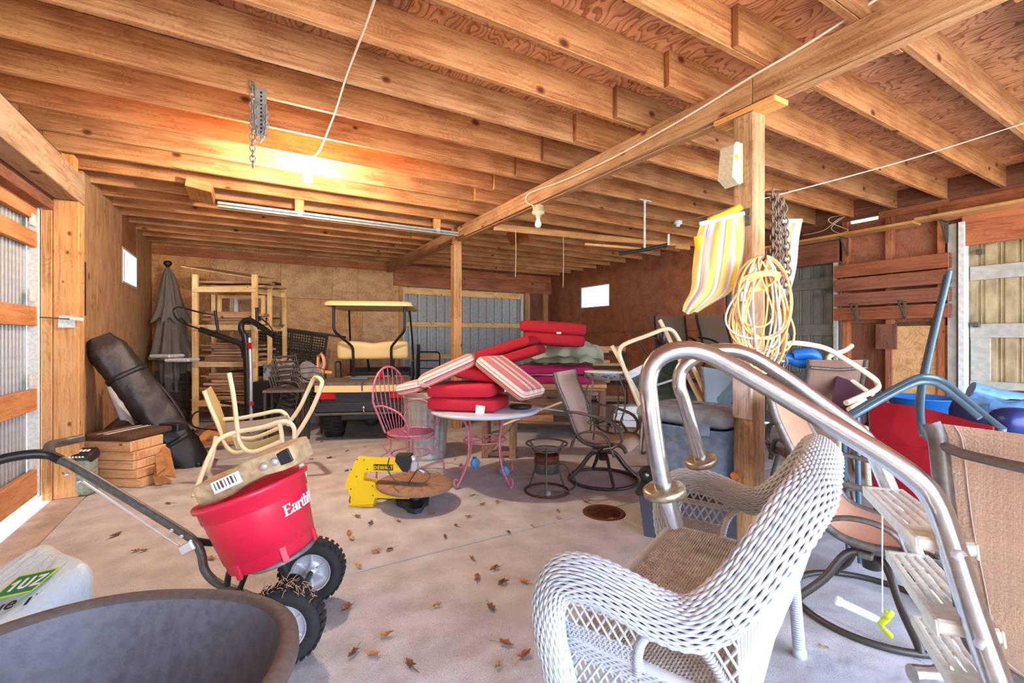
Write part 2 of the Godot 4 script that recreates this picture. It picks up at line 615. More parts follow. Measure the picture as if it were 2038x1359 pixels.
	M.galv_dull = mat(rgb(196, 198, 194), 0.5, 0.4, t_galv, Vector3(1.2, 1.2, 1.2), 1)
	M.sheet_dark = mat(rgb(126, 128, 118), 0.5, 0.3, t_galv, Vector3(1.0, 0.5, 1.0), 1)
	M.sheet_tan = mat(rgb(196, 178, 138), 0.5, 0.1, t_dirt, Vector3(1.0, 0.5, 1.0), 1)
	M.door_trim = mat(rgb(196, 192, 180), 0.5, 0.1, t_galv, Vector3(1, 1, 1), 1)
	M.rust = mat(rgb(235, 215, 205), 0.85, 0.2, t_rust, Vector3(3, 3, 3), 1)
	M.chain_rust = mat(rgb(150, 132, 116), 0.6, 0.4, t_dirt, Vector3(9, 9, 9), 1)
	M.chrome = bump(mat(rgb(214, 212, 208), 0.2, 0.95, t_galv, Vector3(3, 3, 3), 1), nrm, 0.06)
	M.brass = mat(rgb(196, 186, 158), 0.35, 0.8, t_dirt, Vector3(8, 8, 8), 1)
	M.white = mat(rgb(232, 232, 226), 0.5, 0.0, t_galv, Vector3(1.5, 1.5, 1.5), 1)
	M.wicker = mat(rgb(204, 206, 208), 0.5)
	M.wicker_seat = mat(rgb(226, 222, 216), 0.6, 0.0, t_dirt, Vector3(2, 2, 2), 1)
	M.white_plain = mat(rgb(240, 240, 238), 0.45)
	M.cable = mat(rgb(232, 218, 192), 0.5)
	M.cream = mat(rgb(240, 222, 180), 0.38)
	M.cream_sling = mat(rgb(232, 208, 140), 0.7, 0.0, t_cloth, Vector3(20, 20, 20), 1)
	M.grey_sling = mat(rgb(146, 140, 138), 0.7, 0.0, t_cloth, Vector3(20, 20, 20), 1)
	M.sling = bump(mat(rgb(244, 220, 200), 0.85, 0.0, t_sling, Vector3(4, 4, 4), 1), nrm_f, 0.35)
	M.sling_pale = mat(rgb(244, 226, 212), 0.85, 0.0, t_sling, Vector3(4, 4, 4), 1)
	M.sling_tan = mat(rgb(214, 170, 142), 0.85, 0.0, t_sling, Vector3(4, 4, 4), 1)
	M.sling_brown = mat(rgb(170, 142, 130), 0.85, 0.0, t_sling, Vector3(4, 4, 4), 1)
	M.sling_dark = mat(rgb(104, 84, 62), 0.85, 0.0, t_cloth, Vector3(10, 10, 10), 1)
	M.sling_blue = mat(rgb(150, 160, 160), 0.85, 0.0, t_cloth, Vector3(10, 10, 10), 1)
	M.sling_plum = mat(rgb(76, 36, 50), 0.85, 0.0, t_cloth, Vector3(10, 10, 10), 1)
	M.bronze = mat(rgb(122, 112, 104), 0.42, 0.35, t_dirt, Vector3(4, 4, 4), 1)
	M.bronze_dark = mat(rgb(72, 62, 54), 0.42, 0.35)
	M.black_metal = mat(rgb(40, 38, 38), 0.4, 0.3)
	M.grey_metal = mat(rgb(108, 104, 98), 0.5, 0.5, t_dirt, Vector3(5, 5, 5), 1)
	M.black_plastic = mat(rgb(34, 34, 36), 0.5)
	M.rubber = bump(mat(rgb(38, 37, 36), 0.8, 0.0, t_dirt, Vector3(4, 4, 4), 1), nrm, 0.4)
	M.tub = bump(mat(rgb(156, 154, 156), 0.6, 0.0, t_tub, Vector3(1.4, 1.4, 1.4), 1), nrm, 0.3)
	M.pale_cloth = bump(mat(rgb(178, 178, 174), 0.9, 0.0, t_cloth, Vector3(10, 10, 10), 1), nrm, 0.5)
	M.tub_rim = mat(rgb(142, 122, 106), 0.75, 0.0, t_tub, Vector3(2.2, 2.2, 2.2), 1)
	M.blacktarp = bump(mat(rgb(52, 46, 46), 0.5, 0.0, t_dirt, Vector3(1.5, 1.5, 1.5), 1), nrm, 0.4)
	M.umbrella = bump(mat(rgb(134, 124, 108), 0.85, 0.0, t_cloth, Vector3(8, 8, 8), 1), nrm, 0.3)
	M.red = mat(rgb(214, 34, 56), 0.9, 0.0, t_cloth, Vector3(14, 14, 14), 1)
	M.red_deep = mat(rgb(186, 24, 40), 0.9, 0.0, t_cloth, Vector3(14, 14, 14), 1)
	M.red_chair = mat(rgb(178, 8, 36), 0.85, 0.0, t_cloth, Vector3(14, 14, 14), 1)
	M.magenta = mat(rgb(204, 40, 104), 0.9, 0.0, t_cloth, Vector3(14, 14, 14), 1)
	M.sage = bump(mat(rgb(200, 206, 172), 0.92, 0.0, t_cloth, Vector3(14, 14, 14), 1), nrm, 0.4)
	M.bucket = mat(rgb(226, 36, 66), 0.34)
	M.yellow = mat(rgb(248, 202, 20), 0.36)
	M.yellow_soft = mat(rgb(250, 216, 40), 0.5)
	M.pink = mat(rgb(216, 128, 148), 0.5, 0.1, t_dirt, Vector3(6, 6, 6), 1)
	M.cord = mat(rgb(240, 196, 118), 0.5)
	M.cord_white = mat(rgb(222, 210, 190), 0.5)
	M.cord_orange = mat(rgb(226, 150, 84), 0.5)
	M.cart_tan = mat(rgb(226, 198, 138), 0.4)
	M.cart_seat = mat(rgb(226, 194, 132), 0.45)
	M.cart_black = mat(rgb(38, 40, 44), 0.4)
	M.cart_bed = mat(rgb(120, 106, 94), 0.8, 0.0, t_dirt, Vector3(2, 2, 2), 1)
	M.tail_red = mat(rgb(176, 18, 28), 0.2)
	M.cooler = bump(mat(rgb(128, 150, 170), 0.5, 0.0, t_dirt, Vector3(2, 2, 2), 1), nrm, 0.15)
	M.cooler_lid = bump(mat(rgb(140, 148, 156), 0.55, 0.0, t_dirt, Vector3(2, 2, 2), 1), nrm, 0.2)
	M.tote = mat(rgb(70, 72, 84), 0.4)
	M.blue_steel = mat(rgb(96, 124, 140), 0.35, 0.4)
	M.blue_plastic = bump(mat(rgb(36, 118, 204), 0.35), nrm, 0.1)
	M.blue_pale = bump(mat(rgb(112, 166, 218), 0.35, 0.0, t_dirt, Vector3(3, 3, 3), 1), nrm, 0.3)
	M.blue_glit = mat(rgb(40, 54, 120), 0.4, 0.2, t_dirt, Vector3(12, 12, 12), 1)
	M.orange = mat(rgb(236, 138, 60), 0.5)
	M.coral = mat(rgb(244, 162, 110), 0.7)
	M.carton = mat(rgb(214, 186, 140), 0.8, 0.0, t_dirt, Vector3(3, 3, 3), 1)
	M.carton_brown = mat(rgb(190, 134, 78), 0.8, 0.0, t_dirt, Vector3(3, 3, 3), 1)
	M.paper = mat(rgb(240, 238, 230), 0.8)
	M.green_logo = mat(rgb(24, 128, 82), 0.5)
	M.lime = mat(rgb(206, 222, 48), 0.5)
	M.bagplastic = bump(mat(rgb(206, 226, 232), 0.35), nrm, 1.0)
	M.greenglass = mat(rgb(160, 190, 168), 0.3, 0.0, t_dirt, Vector3(3, 3, 3), 1)
	M.carpet = mat(rgb(96, 66, 48), 0.95, 0.0, t_dirt, Vector3(6, 6, 6), 1)
	M.rolled = bump(mat(rgb(104, 84, 66), 0.55, 0.0, t_dirt, Vector3(4, 4, 4), 1), nrm, 0.6)
	M.greenbag = mat(rgb(150, 160, 140), 0.6, 0.0, t_dirt, Vector3(4, 4, 4), 1)
	M.leaf = [mat(rgb(150, 96, 54), 0.8), mat(rgb(176, 120, 70), 0.8), mat(rgb(116, 76, 48), 0.8), mat(rgb(192, 150, 104), 0.8)]
	M.stripe_pink = mat(rgb(214, 122, 116), 0.9, 0.0, t_cloth, Vector3(14, 14, 14), 1)
	M.stripe_white = mat(rgb(236, 222, 206), 0.9, 0.0, t_cloth, Vector3(14, 14, 14), 1)
	M.stripe_dark = mat(rgb(92, 80, 76), 0.9)
	M.tabletop = mat(rgb(196, 206, 216), 0.25)
	M.box_beige = mat(rgb(226, 214, 176), 0.5, 0.0, t_galv, Vector3(4, 4, 4), 1)
	M.blackwick = mat(rgb(58, 56, 52), 0.6)
	M.ground = mat(rgb(216, 208, 190), 0.9, 0.0, t_conc, Vector3(0.3, 0.3, 0.3), 2)
	M.whitepaint = mat(rgb(222, 220, 212), 0.6, 0.0, t_galv, Vector3(3, 3, 3), 1)
	M.silver = mat(rgb(206, 206, 208), 0.35, 0.5)
	M.dirtgrey = mat(rgb(150, 146, 146), 0.5, 0.2, t_dirt, Vector3(4, 4, 4), 1)
	M.straw = mat(rgb(190, 160, 116), 0.9)
	var gl := StandardMaterial3D.new()
	gl.albedo_color = Color(0.92, 0.96, 1.0, 0.12)
	gl.transparency = BaseMaterial3D.TRANSPARENCY_ALPHA
	gl.roughness = 0.05
	M.glass = gl
	var bulb := StandardMaterial3D.new()
	bulb.albedo_color = Color(1, 0.95, 0.85)
	bulb.emission_enabled = true
	bulb.emission = Color(1.0, 0.86, 0.6)
	bulb.emission_energy_multiplier = 9.0
	M.bulb = bulb
	var frosted := StandardMaterial3D.new()
	frosted.albedo_color = Color(0.9, 0.9, 0.88)
	frosted.roughness = 0.25
	M.frosted = frosted

func _ready() -> void:
	rng.seed = 20240
	# ----- camera -----
	var cam := Camera3D.new()
	cam.name = "camera"
	add_child(cam)
	cam.position = Vector3(0, EYE, 0)
	cam.rotation.y = -TH
	cam.projection = Camera3D.PROJECTION_FRUSTUM
	cam.near = 0.05
	cam.far = 200.0
	cam.size = 0.05 * 1359.0 / FOC
	cam.frustum_offset = Vector2(0, -(679.5 - CY) / FOC * 0.05)
	cam.current = true
	# ----- sky and exposure -----
	var env := Environment.new()
	var sm := ProceduralSkyMaterial.new()
	sm.sky_top_color = Color(0.62, 0.77, 0.98)
	sm.sky_horizon_color = Color(0.86, 0.92, 1.0)
	sm.sky_curve = 0.3
	sm.sky_energy_multiplier = SKY
	sm.ground_bottom_color = Color(0.6, 0.57, 0.52)
	sm.ground_horizon_color = Color(0.8, 0.8, 0.78)
	sm.ground_energy_multiplier = SKY
	var sky := Sky.new()
	sky.sky_material = sm
	env.background_mode = Environment.BG_SKY
	env.sky = sky
	env.tonemap_mode = Environment.TONE_MAPPER_LINEAR
	env.tonemap_exposure = EXPO
	env.sdfgi_enabled = true
	env.ssao_enabled = true
	env.ssil_enabled = true
	var we := WorldEnvironment.new()
	we.name = "world_environment"
	we.environment = env
	add_child(we)
	# ----- sun on the yard, from the left; it lights the apron in front of the open side -----
	var sun := DirectionalLight3D.new()
	sun.name = "sun"
	sun.light_color = Color(1.0, 0.95, 0.87)
	sun.light_energy = SUN
	sun.light_angular_distance = 0.53
	sun.shadow_enabled = true
	add_child(sun)
	sun.look_at_from_position(Vector3(-5, 14, 4), Vector3.ZERO)
	make_materials()
	structure()
	build_all()

const SKY := 2.2
const SUN := 4.2
const EXPO := 2.42
const BULB := 2.4

func rib_sheet(st: SurfaceTool, a: Vector3, along: Vector3, up: Vector3, out: Vector3, length: float, height: float, kind: int) -> void:
	# sheet metal seen from inside; kind 0 = small trapezoid ribs, 1 = ribbed panel with major ribs every 23 cm, 2 = pairs of narrow ribs
	var prof := []
	var x := 0.0
	while x < length:
		if kind == 0:
			prof.append_array([Vector2(x, 0), Vector2(x + 0.028, 0), Vector2(x + 0.038, 0.018), Vector2(x + 0.056, 0.018)])
			x += 0.066
		elif kind == 1:
			prof.append_array([Vector2(x, 0), Vector2(x + 0.06, 0), Vector2(x + 0.066, -0.005), Vector2(x + 0.078, 0), Vector2(x + 0.12, 0), Vector2(x + 0.128, -0.005), Vector2(x + 0.138, 0), Vector2(x + 0.17, 0), Vector2(x + 0.188, 0.028), Vector2(x + 0.21, 0.028)])
			x += 0.2286
		else:
			prof.append_array([Vector2(x, 0), Vector2(x + 0.09, 0), Vector2(x + 0.1, 0.016), Vector2(x + 0.115, 0.016), Vector2(x + 0.125, 0), Vector2(x + 0.135, 0.016), Vector2(x + 0.15, 0.016)])
			x += 0.16
	var uf := 0.0
	for k in prof.size() - 1:
		var p: Vector2 = prof[k]
		var q: Vector2 = prof[k + 1]
		if q.x > length:
			break
		var p3 := a + along * p.x + out * p.y
		var q3 := a + along * q.x + out * q.y
		quad(st, p3, q3, q3 + up * height, p3 + up * height)
func zbox(st: SurfaceTool, x0: float, x1: float, y0: float, y1: float, d0: float, d1: float, bev := 0.003) -> void:
	box(st, Vector3((x0 + x1) / 2, (y0 + y1) / 2, -(d0 + d1) / 2), Vector3(x1 - x0, y1 - y0, absf(d1 - d0)), Basis(), bev)
func zpart(parent: Node3D, n: String, m: Material, x0: float, x1: float, y0: float, y1: float, d0: float, d1: float, bev := 0.003) -> MeshInstance3D:
	var st := ns()
	zbox(st, x0, x1, y0, y1, d0, d1, bev)
	return part(parent, n, st, m)

func structure() -> void:
	# ground outside
	var st := ns()
	zbox(st, -40, 50, -0.3, -0.03, -40, 50, 0.0)
	var gr := part(self, "floor_outside", st, M.ground)
	gr.set_meta("kind", "structure")
	# floor: concrete slabs with sawn joints
	var fl := setting("floor")
	var xs := [LX - 0.02, -1.2, 2.53, RX + 0.1]
	var ds := [-2.4, 2.82, 6.15, BD + 0.1]
	for i in 3:
		for j in 3:
			zpart(fl, "slab", M.concrete_old if i == 0 else M.concrete, xs[i] + 0.004, xs[i + 1] - 0.004, -0.12, 0.0, ds[j] + 0.004, ds[j + 1] - 0.004, 0.006)
	zpart(fl, "joint_bed", M.ground, LX, RX, -0.14, -0.012, -2.3, BD, 0.0)
	# ceiling: plywood deck on joists
	var ce := setting("ceiling")
	var x := LX - 0.2
	var k := 0
	while x < RX + 0.2:
		var d := -2.4 + (0.0 if k % 2 == 0 else -1.22)
		while d < BD + 0.2:
			zpart(ce, "deck_panel", pick(M.deck), x + 0.002, x + 1.217, JY + 0.236, JY + 0.254, maxf(d, -2.4) + 0.002, minf(d + 2.437, BD + 0.3), 0.002)
			d += 2.44
		x += 1.22
		k += 1
	zpart(ce, "roof_skin", M.galv_dull, LX - 0.3, RX + 0.3, JY + 0.256, JY + 0.28, -2.5, BD + 0.4, 0.0)
	for j in range(-9, 16):
		var d := 2.60 + 0.488 * j
		zpart(ce, "joist", pick(M.joist), LX - 0.1, 3.32, JY, JY + 0.235, d, d + 0.042, 0.004)
		zpart(ce, "joist", pick(M.joist), 2.42, RX + 0.05, JY, JY + 0.235, d - 0.045, d - 0.003, 0.004)
	# centre beam of two spans, built up of three planks
	var bm := setting("trim_beam")
	for sp in [[-2.4, 1.72], [1.72, 6.53], [6.53, BD]]:
		zpart(bm, "beam_plank", pick(M.beam), 2.775, 2.817, 2.885, JY, sp[0] + 0.002, sp[1] - 0.002, 0.004)
		zpart(bm, "beam_plank", pick(M.beam), 2.819, 2.861, 2.875, JY, sp[0] + 0.002, sp[1] - 0.002, 0.004)
		zpart(bm, "beam_plank", pick(M.beam), 2.863, 2.905, 2.885, JY, sp[0] + 0.002, sp[1] - 0.002, 0.004)
	wall_l()
	wall_b()
	wall_r()
	# front: the barn is open behind the camera, with a header over the opening and short side walls
	var wf := setting("wall_front")
	zpart(wf, "header", M.redwood[0], LX - 0.2, RX + 0.2, 3.05, JY + 0.25, -2.5, -2.4)
	zpart(wf, "side_panel", M.ply_plain[0], LX - 0.2, LX + 0.3, -0.02, 3.05, -2.5, -2.44)
	zpart(wf, "side_panel", M.ply_plain[1], RX - 0.5, RX + 0.2, -0.02, 3.05, -2.5, -2.44)

func wall_l() -> void:
	var w := setting("wall_left")
	# plywood cladding beyond the doorway
	zpart(w, "plywood_panel", M.ply_left[0], LX - 0.03, LX, 0.0, JY + 0.23, 5.62, 6.78)
	zpart(w, "plywood_panel", M.ply_left[1], LX - 0.03, LX, 0.0, JY + 0.23, 6.784, 8.0)
	zpart(w, "plywood_panel", M.ply_left[2], LX - 0.03, LX, 0.0, 2.15, 8.004, 8.98)
	zpart(w, "plywood_panel", M.ply_right[2], LX - 0.034, LX - 0.004, 2.64, JY + 0.23, 8.004, 8.98)
	zpart(w, "plywood_panel", M.ply_left[0], LX - 0.03, LX, 0.0, JY + 0.23, 8.984, BD + 0.02)
	var st := ns()   # outer skin of the wall with the hole for the window
	for r in [[0.0, 2.15, 5.5, BD + 0.1], [2.64, JY + 0.25, 5.5, BD + 0.1], [2.15, 2.64, 5.5, 8.0], [2.15, 2.64, 8.98, BD + 0.1]]:
		zbox(st, LX - 0.16, LX - 0.13, r[0], r[1], r[2], r[3], 0.0)
	part(w, "outer_skin", st, M.galv_dull)
	# door posts and trims
	zpart(w, "door_post", M.stud[0], LX, LX + 0.17, 0.0, 2.60, 5.40, 5.52, 0.006)
	zpart(w, "post_plank", M.post[1], LX, LX + 0.17, 0.0, 2.60, 5.523, 5.565, 0.006)
	zpart(w, "jamb", M.post[1], LX - 0.07, LX - 0.002, 0.0, 2.5, 5.39, 5.6, 0.004)
	zpart(w, "stud", M.stud[1], LX, LX + 0.09, 0.0, JY, 5.60, 5.72, 0.004)
	zpart(w, "stud", M.post[0], LX, LX + 0.04, 0.0, JY, 6.1, 6.2, 0.004)
	st = ns()
	zbox(st, LX + 0.04, LX + 0.055, 1.62, 2.16, 6.09, 6.13, 0.003)
	part(w, "rubber_strip", st, M.black_plastic)
	# header over the doorway and the plate above it
	zpart(w, "header", M.greywood[0], LX + 0.005, LX + 0.17, 2.605, 2.86, -2.4, 5.58, 0.006)
	zpart(w, "plate", M.darkwood[0], LX - 0.1, LX + 0.0, 2.86, JY, -2.4, 5.62, 0.004)
	zpart(w, "header_trim", M.redwood_dark[0], LX - 0.09, LX + 0.003, 2.50, 2.86, -2.4, 5.58, 0.004)
	zpart(w, "rim_joist", M.redwood_dark[1], LX - 0.14, LX - 0.1, JY - 0.15, JY + 0.25, -2.4, BD, 0.004)
	# window
	var wn := setting("window_1")
	st = ns()
	zbox(st, LX - 0.13, LX + 0.006, 2.15, 2.18, 8.0, 8.98)
	zbox(st, LX - 0.13, LX + 0.006, 2.61, 2.64, 8.0, 8.98)
	zbox(st, LX - 0.13, LX + 0.006, 2.18, 2.61, 8.0, 8.04)
	zbox(st, LX - 0.13, LX + 0.006, 2.18, 2.61, 8.94, 8.98)
	zbox(st, LX - 0.09, LX - 0.03, 2.18, 2.61, 8.30, 8.35)
	zbox(st, LX - 0.09, LX - 0.05, 2.18, 2.61, 8.62, 8.65)
	part(wn, "frame", st, M.whitepaint)
	st = ns()
	zbox(st, LX - 0.075, LX - 0.07, 2.18, 2.61, 8.04, 8.94, 0.0)
	part(wn, "pane", st, M.glass)
	# sliding door of sheet metal on wooden girts
	var dr := setting("door_1")
	st = ns()
	rib_sheet(st, Vector3(LX - 0.15, 0.06, -5.36), Vector3(0, 0, 1), Vector3.UP, Vector3(-1, 0, 0), 7.6, 2.5, 0)
	part(dr, "metal_sheet", st, M.galv)
	var girts := [[2.39, 2.53], [2.16, 2.29], [1.50, 1.66], [0.79, 0.97], [0.07, 0.29]]
	for i in 5:
		zpart(dr, "girt", pick(M.girt), LX - 0.13, LX - 0.085, girts[i][0], girts[i][1], -2.2, 5.36, 0.004)
	zpart(dr, "edge_trim", M.whitepaint, LX - 0.15, LX - 0.075, 0.06, 2.53, 5.361, 5.385, 0.003)
	st = ns()
	for y in [0.32, 1.0, 1.7, 2.33]:
		zbox(st, LX - 0.10, LX - 0.084, y, y + 0.1, 5.24, 5.34, 0.002)
	part(dr, "corner_plate", st, M.whitepaint)
	# door latch on the post
	var la := thing("door_latch", "white metal door latch with bolt screwed to the wooden door post", "latch", Vector3(LX + 0.06, 1.53, -5.396))
	st = ns()
	box(st, Vector3(0.03, 0.0, 0.006), Vector3(0.11, 0.085, 0.006), Basis(), 0.002)
	part(la, "plate", st, M.whitepaint)
	st = ns()
	tube(st, [Vector3(-0.14, 0.045, 0.02), Vector3(0.1, 0.03, 0.02)], 0.006, 8)
	part(la, "bolt", st, M.grey_metal)
	st = ns()
	box(st, Vector3(0.1, 0.035, 0.02), Vector3(0.09, 0.03, 0.02), Basis(Vector3(0, 0, 1), -0.15), 0.003)
	part(la, "lever", st, M.whitepaint)
	st = ns()
	box(st, Vector3(0.03, 0.05, 0.018), Vector3(0.09, 0.024, 0.02), Basis(), 0.003)
	part(la, "housing", st, M.silver)

func wall_b() -> void:
	var w := setting("wall_back")
	var z := BD
	var xs := [LX, ONZ(418, 600, BD).x, ONZ(559, 600, BD).x, ONZ(662, 600, BD).x, ONZ(712, 600, BD).x, 2.96]
	zpart(w, "plywood_panel", M.ply_back[0], xs[0], xs[1] - 0.003, 0.0, JY + 0.23, z, z + 0.03)
	zpart(w, "plywood_panel", M.ply_back[1], xs[1], xs[2] - 0.003, 0.0, JY + 0.23, z, z + 0.03)
	zpart(w, "plywood_panel", M.ply_plain[0], xs[2], xs[3] - 0.003, 2.21, JY + 0.23, z, z + 0.03)
	zpart(w, "plywood_panel", M.ply_plain[1], xs[2], xs[3] + 0.35, 0.0, 2.205, z - 0.012, z + 0.018)
	zpart(w, "plywood_panel", M.ply_plain[2], xs[3], xs[4] - 0.003, 2.21, JY + 0.23, z, z + 0.03)
	zpart(w, "plywood_panel", M.ply_back[2], xs[3] + 0.353, xs[4] + 0.1, 0.0, 2.205, z, z + 0.03)
	zpart(w, "plywood_panel", M.ply_plain[0], xs[4], xs[5] + 0.2, 2.205, JY + 0.23, z, z + 0.03)
	zpart(w, "plywood_panel", M.ply_plain[2], xs[4] + 0.103, xs[5] + 0.2, 0.0, 2.205, z, z + 0.03)
	zpart(w, "header", M.redwood[0], 2.94, RX, 2.59, 2.90, z - 0.06, z - 0.01)
	zpart(w, "top_plate", M.redwood[1], LX, RX, 2.905, JY, z - 0.04, z, 0.003)
	zpart(w, "upper_panel", M.redwood_dark[0], 3.16, RX + 0.1, 2.59, JY + 0.23, z, z + 0.03)
	zpart(w, "corner_panel", M.redwood_dark[1], 6.62, RX + 0.1, 0.0, 2.59, z + 0.0, z + 0.03)
	zpart(w, "jamb", M.post[0], 6.46, 6.60, 0.0, 2.59, z - 0.05, z + 0.06, 0.005)
	zpart(w, "corner_stud", M.stud[2], 7.02, 7.16, 0.0, 2.59, z - 0.09, z - 0.002, 0.005)
	zpart(w, "jamb", M.stud[3], 3.06, 3.14, 0.0, 2.59, z - 0.03, z + 0.06, 0.005)
	zpart(w, "outer_skin", M.galv_dull, LX - 0.2, 3.0, 0.0, JY + 0.25, z + 0.13, z + 0.16, 0.0)
	zpart(w, "outer_skin", M.galv_dull, 6.6, RX + 0.2, 0.0, JY + 0.25, z + 0.13, z + 0.16, 0.0)
	zpart(w, "outer_skin", M.galv_dull, 2.9, 6.7, 2.52, JY + 0.25, z + 0.18, z + 0.2, 0.0)
	var dr := setting("door_2")
	var st := ns()
	rib_sheet(st, Vector3(3.10, 0.02, -(z + 0.10)), Vector3(1, 0, 0), Vector3.UP, Vector3(0, 0, -1), 3.44, 2.6, 1)
	part(dr, "metal_sheet", st, M.galv)
	zpart(dr, "girt", M.pine[0], 3.14, 6.46, 2.42, 2.57, z + 0.05, z + 0.09)
	zpart(dr, "girt", M.pine[1], 3.14, 6.46, 1.66, 1.77, z + 0.05, z + 0.09)
	zpart(dr, "girt", M.pine[2], 3.14, 6.46, 0.89, 1.01, z + 0.05, z + 0.09)
	zpart(dr, "girt", M.pine[3], 3.14, 6.46, 0.03, 0.2, z + 0.05, z + 0.09)
	zpart(dr, "edge_trim", M.whitepaint, 6.36, 6.44, 0.03, 2.5, z + 0.03, z + 0.05)
	zpart(dr, "edge_trim", M.whitepaint, 3.145, 3.21, 0.03, 2.42, z + 0.03, z + 0.05)

func wall_r() -> void:
	var w := setting("wall_right")
	var m: Array = M.ply_right
	zpart(w, "plywood_panel", m[0], RX, RX + 0.03, 1.53, JY + 0.23, 9.0, BD)
	zpart(w, "plywood_panel", m[2], RX + 0.004, RX + 0.03, 2.66, JY + 0.23, 7.95, 8.997)
	zpart(w, "plywood_panel", m[1], RX, RX + 0.03, 1.53, 2.13, 7.95, 8.997)
	zpart(w, "plywood_panel", m[1], RX, RX + 0.03, 1.53, JY + 0.23, 7.50, 7.947)
	zpart(w, "plywood_panel", m[0], RX, RX + 0.03, 1.53, JY + 0.23, 6.30, 7.497)
	zpart(w, "plywood_panel", m[2], RX, RX + 0.03, 1.53, JY + 0.23, 5.02, 6.297)
	zpart(w, "plywood_panel", m[1], RX - 0.004, RX + 0.026, 0.0, 1.526, 7.9, BD)
	zpart(w, "plywood_panel", m[2], RX - 0.004, RX + 0.026, 0.0, 1.526, 5.02, 7.897)
	var st := ns()
	for r in [[0.0, 2.13, 4.9, BD + 0.1], [2.66, JY + 0.25, 4.9, BD + 0.1], [2.13, 2.66, 4.9, 7.95], [2.13, 2.66, 8.99, BD + 0.1]]:
		zbox(st, RX + 0.13, RX + 0.16, r[0], r[1], r[2], r[3], 0.0)
	part(w, "outer_skin", st, M.galv_dull)
	# headers over the doors, plates
	zpart(w, "header", M.redwood_dark[0], RX - 0.06, RX, 2.47, 2.78, 3.22, 5.1)
	zpart(w, "header", M.redwood[1], RX - 0.06, RX, 2.47, 2.82, -2.4, 1.93)
	zpart(w, "rim_plank", M.redwood_dark[1], RX, RX + 0.05, 2.80, JY, 3.1, 5.02)
	zpart(w, "rim_plank", M.redwood[2], RX - 0.03, RX + 0.02, 2.80, 3.03, -2.4, 2.12)
	zpart(w, "top_plate", M.redwood_dark[2], RX - 0.02, RX + 0.06, 3.03, JY + 0.23, -2.4, 5.02)
	zpart(w, "block", M.redwood[0], RX - 0.05, RX - 0.02, 2.97, 3.06, 2.05, 2.75)
	# stud bay between the doors
	for d in [2.14, 2.66, 3.16]:
		zpart(w, "stud", pick(M.redwood), RX - 0.03, RX + 0.08, 0.0, 3.02, d - 0.05, d + 0.02)
	zpart(w, "bay_panel", M.ply_right[0], RX + 0.08, RX + 0.11, 1.6, 3.0, 1.95, 3.24)
	zpart(w, "bay_panel", M.redwood_dark[2], RX + 0.08, RX + 0.11, 0.0, 1.595, 2.665, 3.24)
	zpart(w, "bay_panel", M.ply_plain[1], RX + 0.0, RX + 0.03, 0.55, 1.55, 2.04, 2.66)
	zpart(w, "bay_panel", M.redwood_dark[0], RX + 0.09, RX + 0.12, 0.0, 1.595, 1.95, 2.66)
	zpart(w, "patch", M.redwood_dark[1], RX - 0.045, RX - 0.03, 1.25, 1.58, 2.55, 2.78)
	zpart(w, "outer_skin", M.galv_dull, RX + 0.16, RX + 0.18, 0.0, 2.985, 1.9, 3.3, 0.0)
	zpart(w, "outer_skin", M.galv_dull, RX + 0.16, RX + 0.18, 2.5, JY + 0.25, -2.5, 2.1, 0.0)
	zpart(w, "outer_skin", M.galv_dull, RX + 0.16, RX + 0.18, 2.5, JY + 0.25, 3.25, 5.0, 0.0)
	# steel jambs
	zpart(w, "jamb", M.door_trim, RX - 0.05, RX + 0.06, 0.0, 2.75, 1.98, 2.06, 0.003)
	zpart(w, "jamb", M.white, RX - 0.09, RX + 0.06, 0.0, 2.75, 1.90, 1.955, 0.003)
	zpart(w, "jamb", M.galv_dull, RX - 0.04, RX + 0.06, 0.0, 2.5, 3.235, 3.29, 0.003)
	# window
	var wn := setting("window_2")
	st = ns()
	zbox(st, RX - 0.006, RX + 0.13, 2.13, 2.155, 7.95, 8.997)
	zbox(st, RX - 0.006, RX + 0.13, 2.635, 2.66, 7.95, 8.997)
	zbox(st, RX - 0.006, RX + 0.13, 2.155, 2.635, 7.95, 7.975)
	zbox(st, RX - 0.006, RX + 0.13, 2.155, 2.635, 8.95, 8.997)
	part(wn, "frame", st, M.whitepaint)
	st = ns()
	zbox(st, RX + 0.08, RX + 0.085, 2.155, 2.635, 7.975, 8.95, 0.0)
	part(wn, "pane", st, M.glass)
	# steel doors
	var d3 := setting("door_3")
	st = ns()
	rib_sheet(st, Vector3(RX + 0.09, 0.02, -5.05), Vector3(0, 0, 1), Vector3.UP, Vector3(1, 0, 0), 1.84, 2.55, 2)
	part(d3, "metal_sheet", st, M.sheet_dark)
	for y in [2.12, 1.43, 0.7, 0.05]:
		zpart(d3, "rail", M.sheet_dark, RX + 0.06, RX + 0.085, y, y + 0.17, 3.30, 5.02, 0.003)
	var d4 := setting("door_4")
	st = ns()
	rib_sheet(st, Vector3(RX + 0.09, 0.02, -1.93), Vector3(0, 0, 1), Vector3.UP, Vector3(1, 0, 0), 4.2, 2.5, 2)
	part(d4, "metal_sheet", st, M.sheet_tan)
	for y in [2.07, 1.40, 0.74, 0.05]:
		zpart(d4, "rail", M.door_trim, RX + 0.05, RX + 0.085, y, y + 0.16, -2.4, 1.89, 0.003)
	zpart(d4, "stile", M.door_trim, RX + 0.055, RX + 0.085, 0.9, 1.4, 1.72, 1.885, 0.003)
	zpart(d4, "stile", M.door_trim, RX + 0.055, RX + 0.085, 0.21, 0.74, 1.72, 1.885, 0.003)

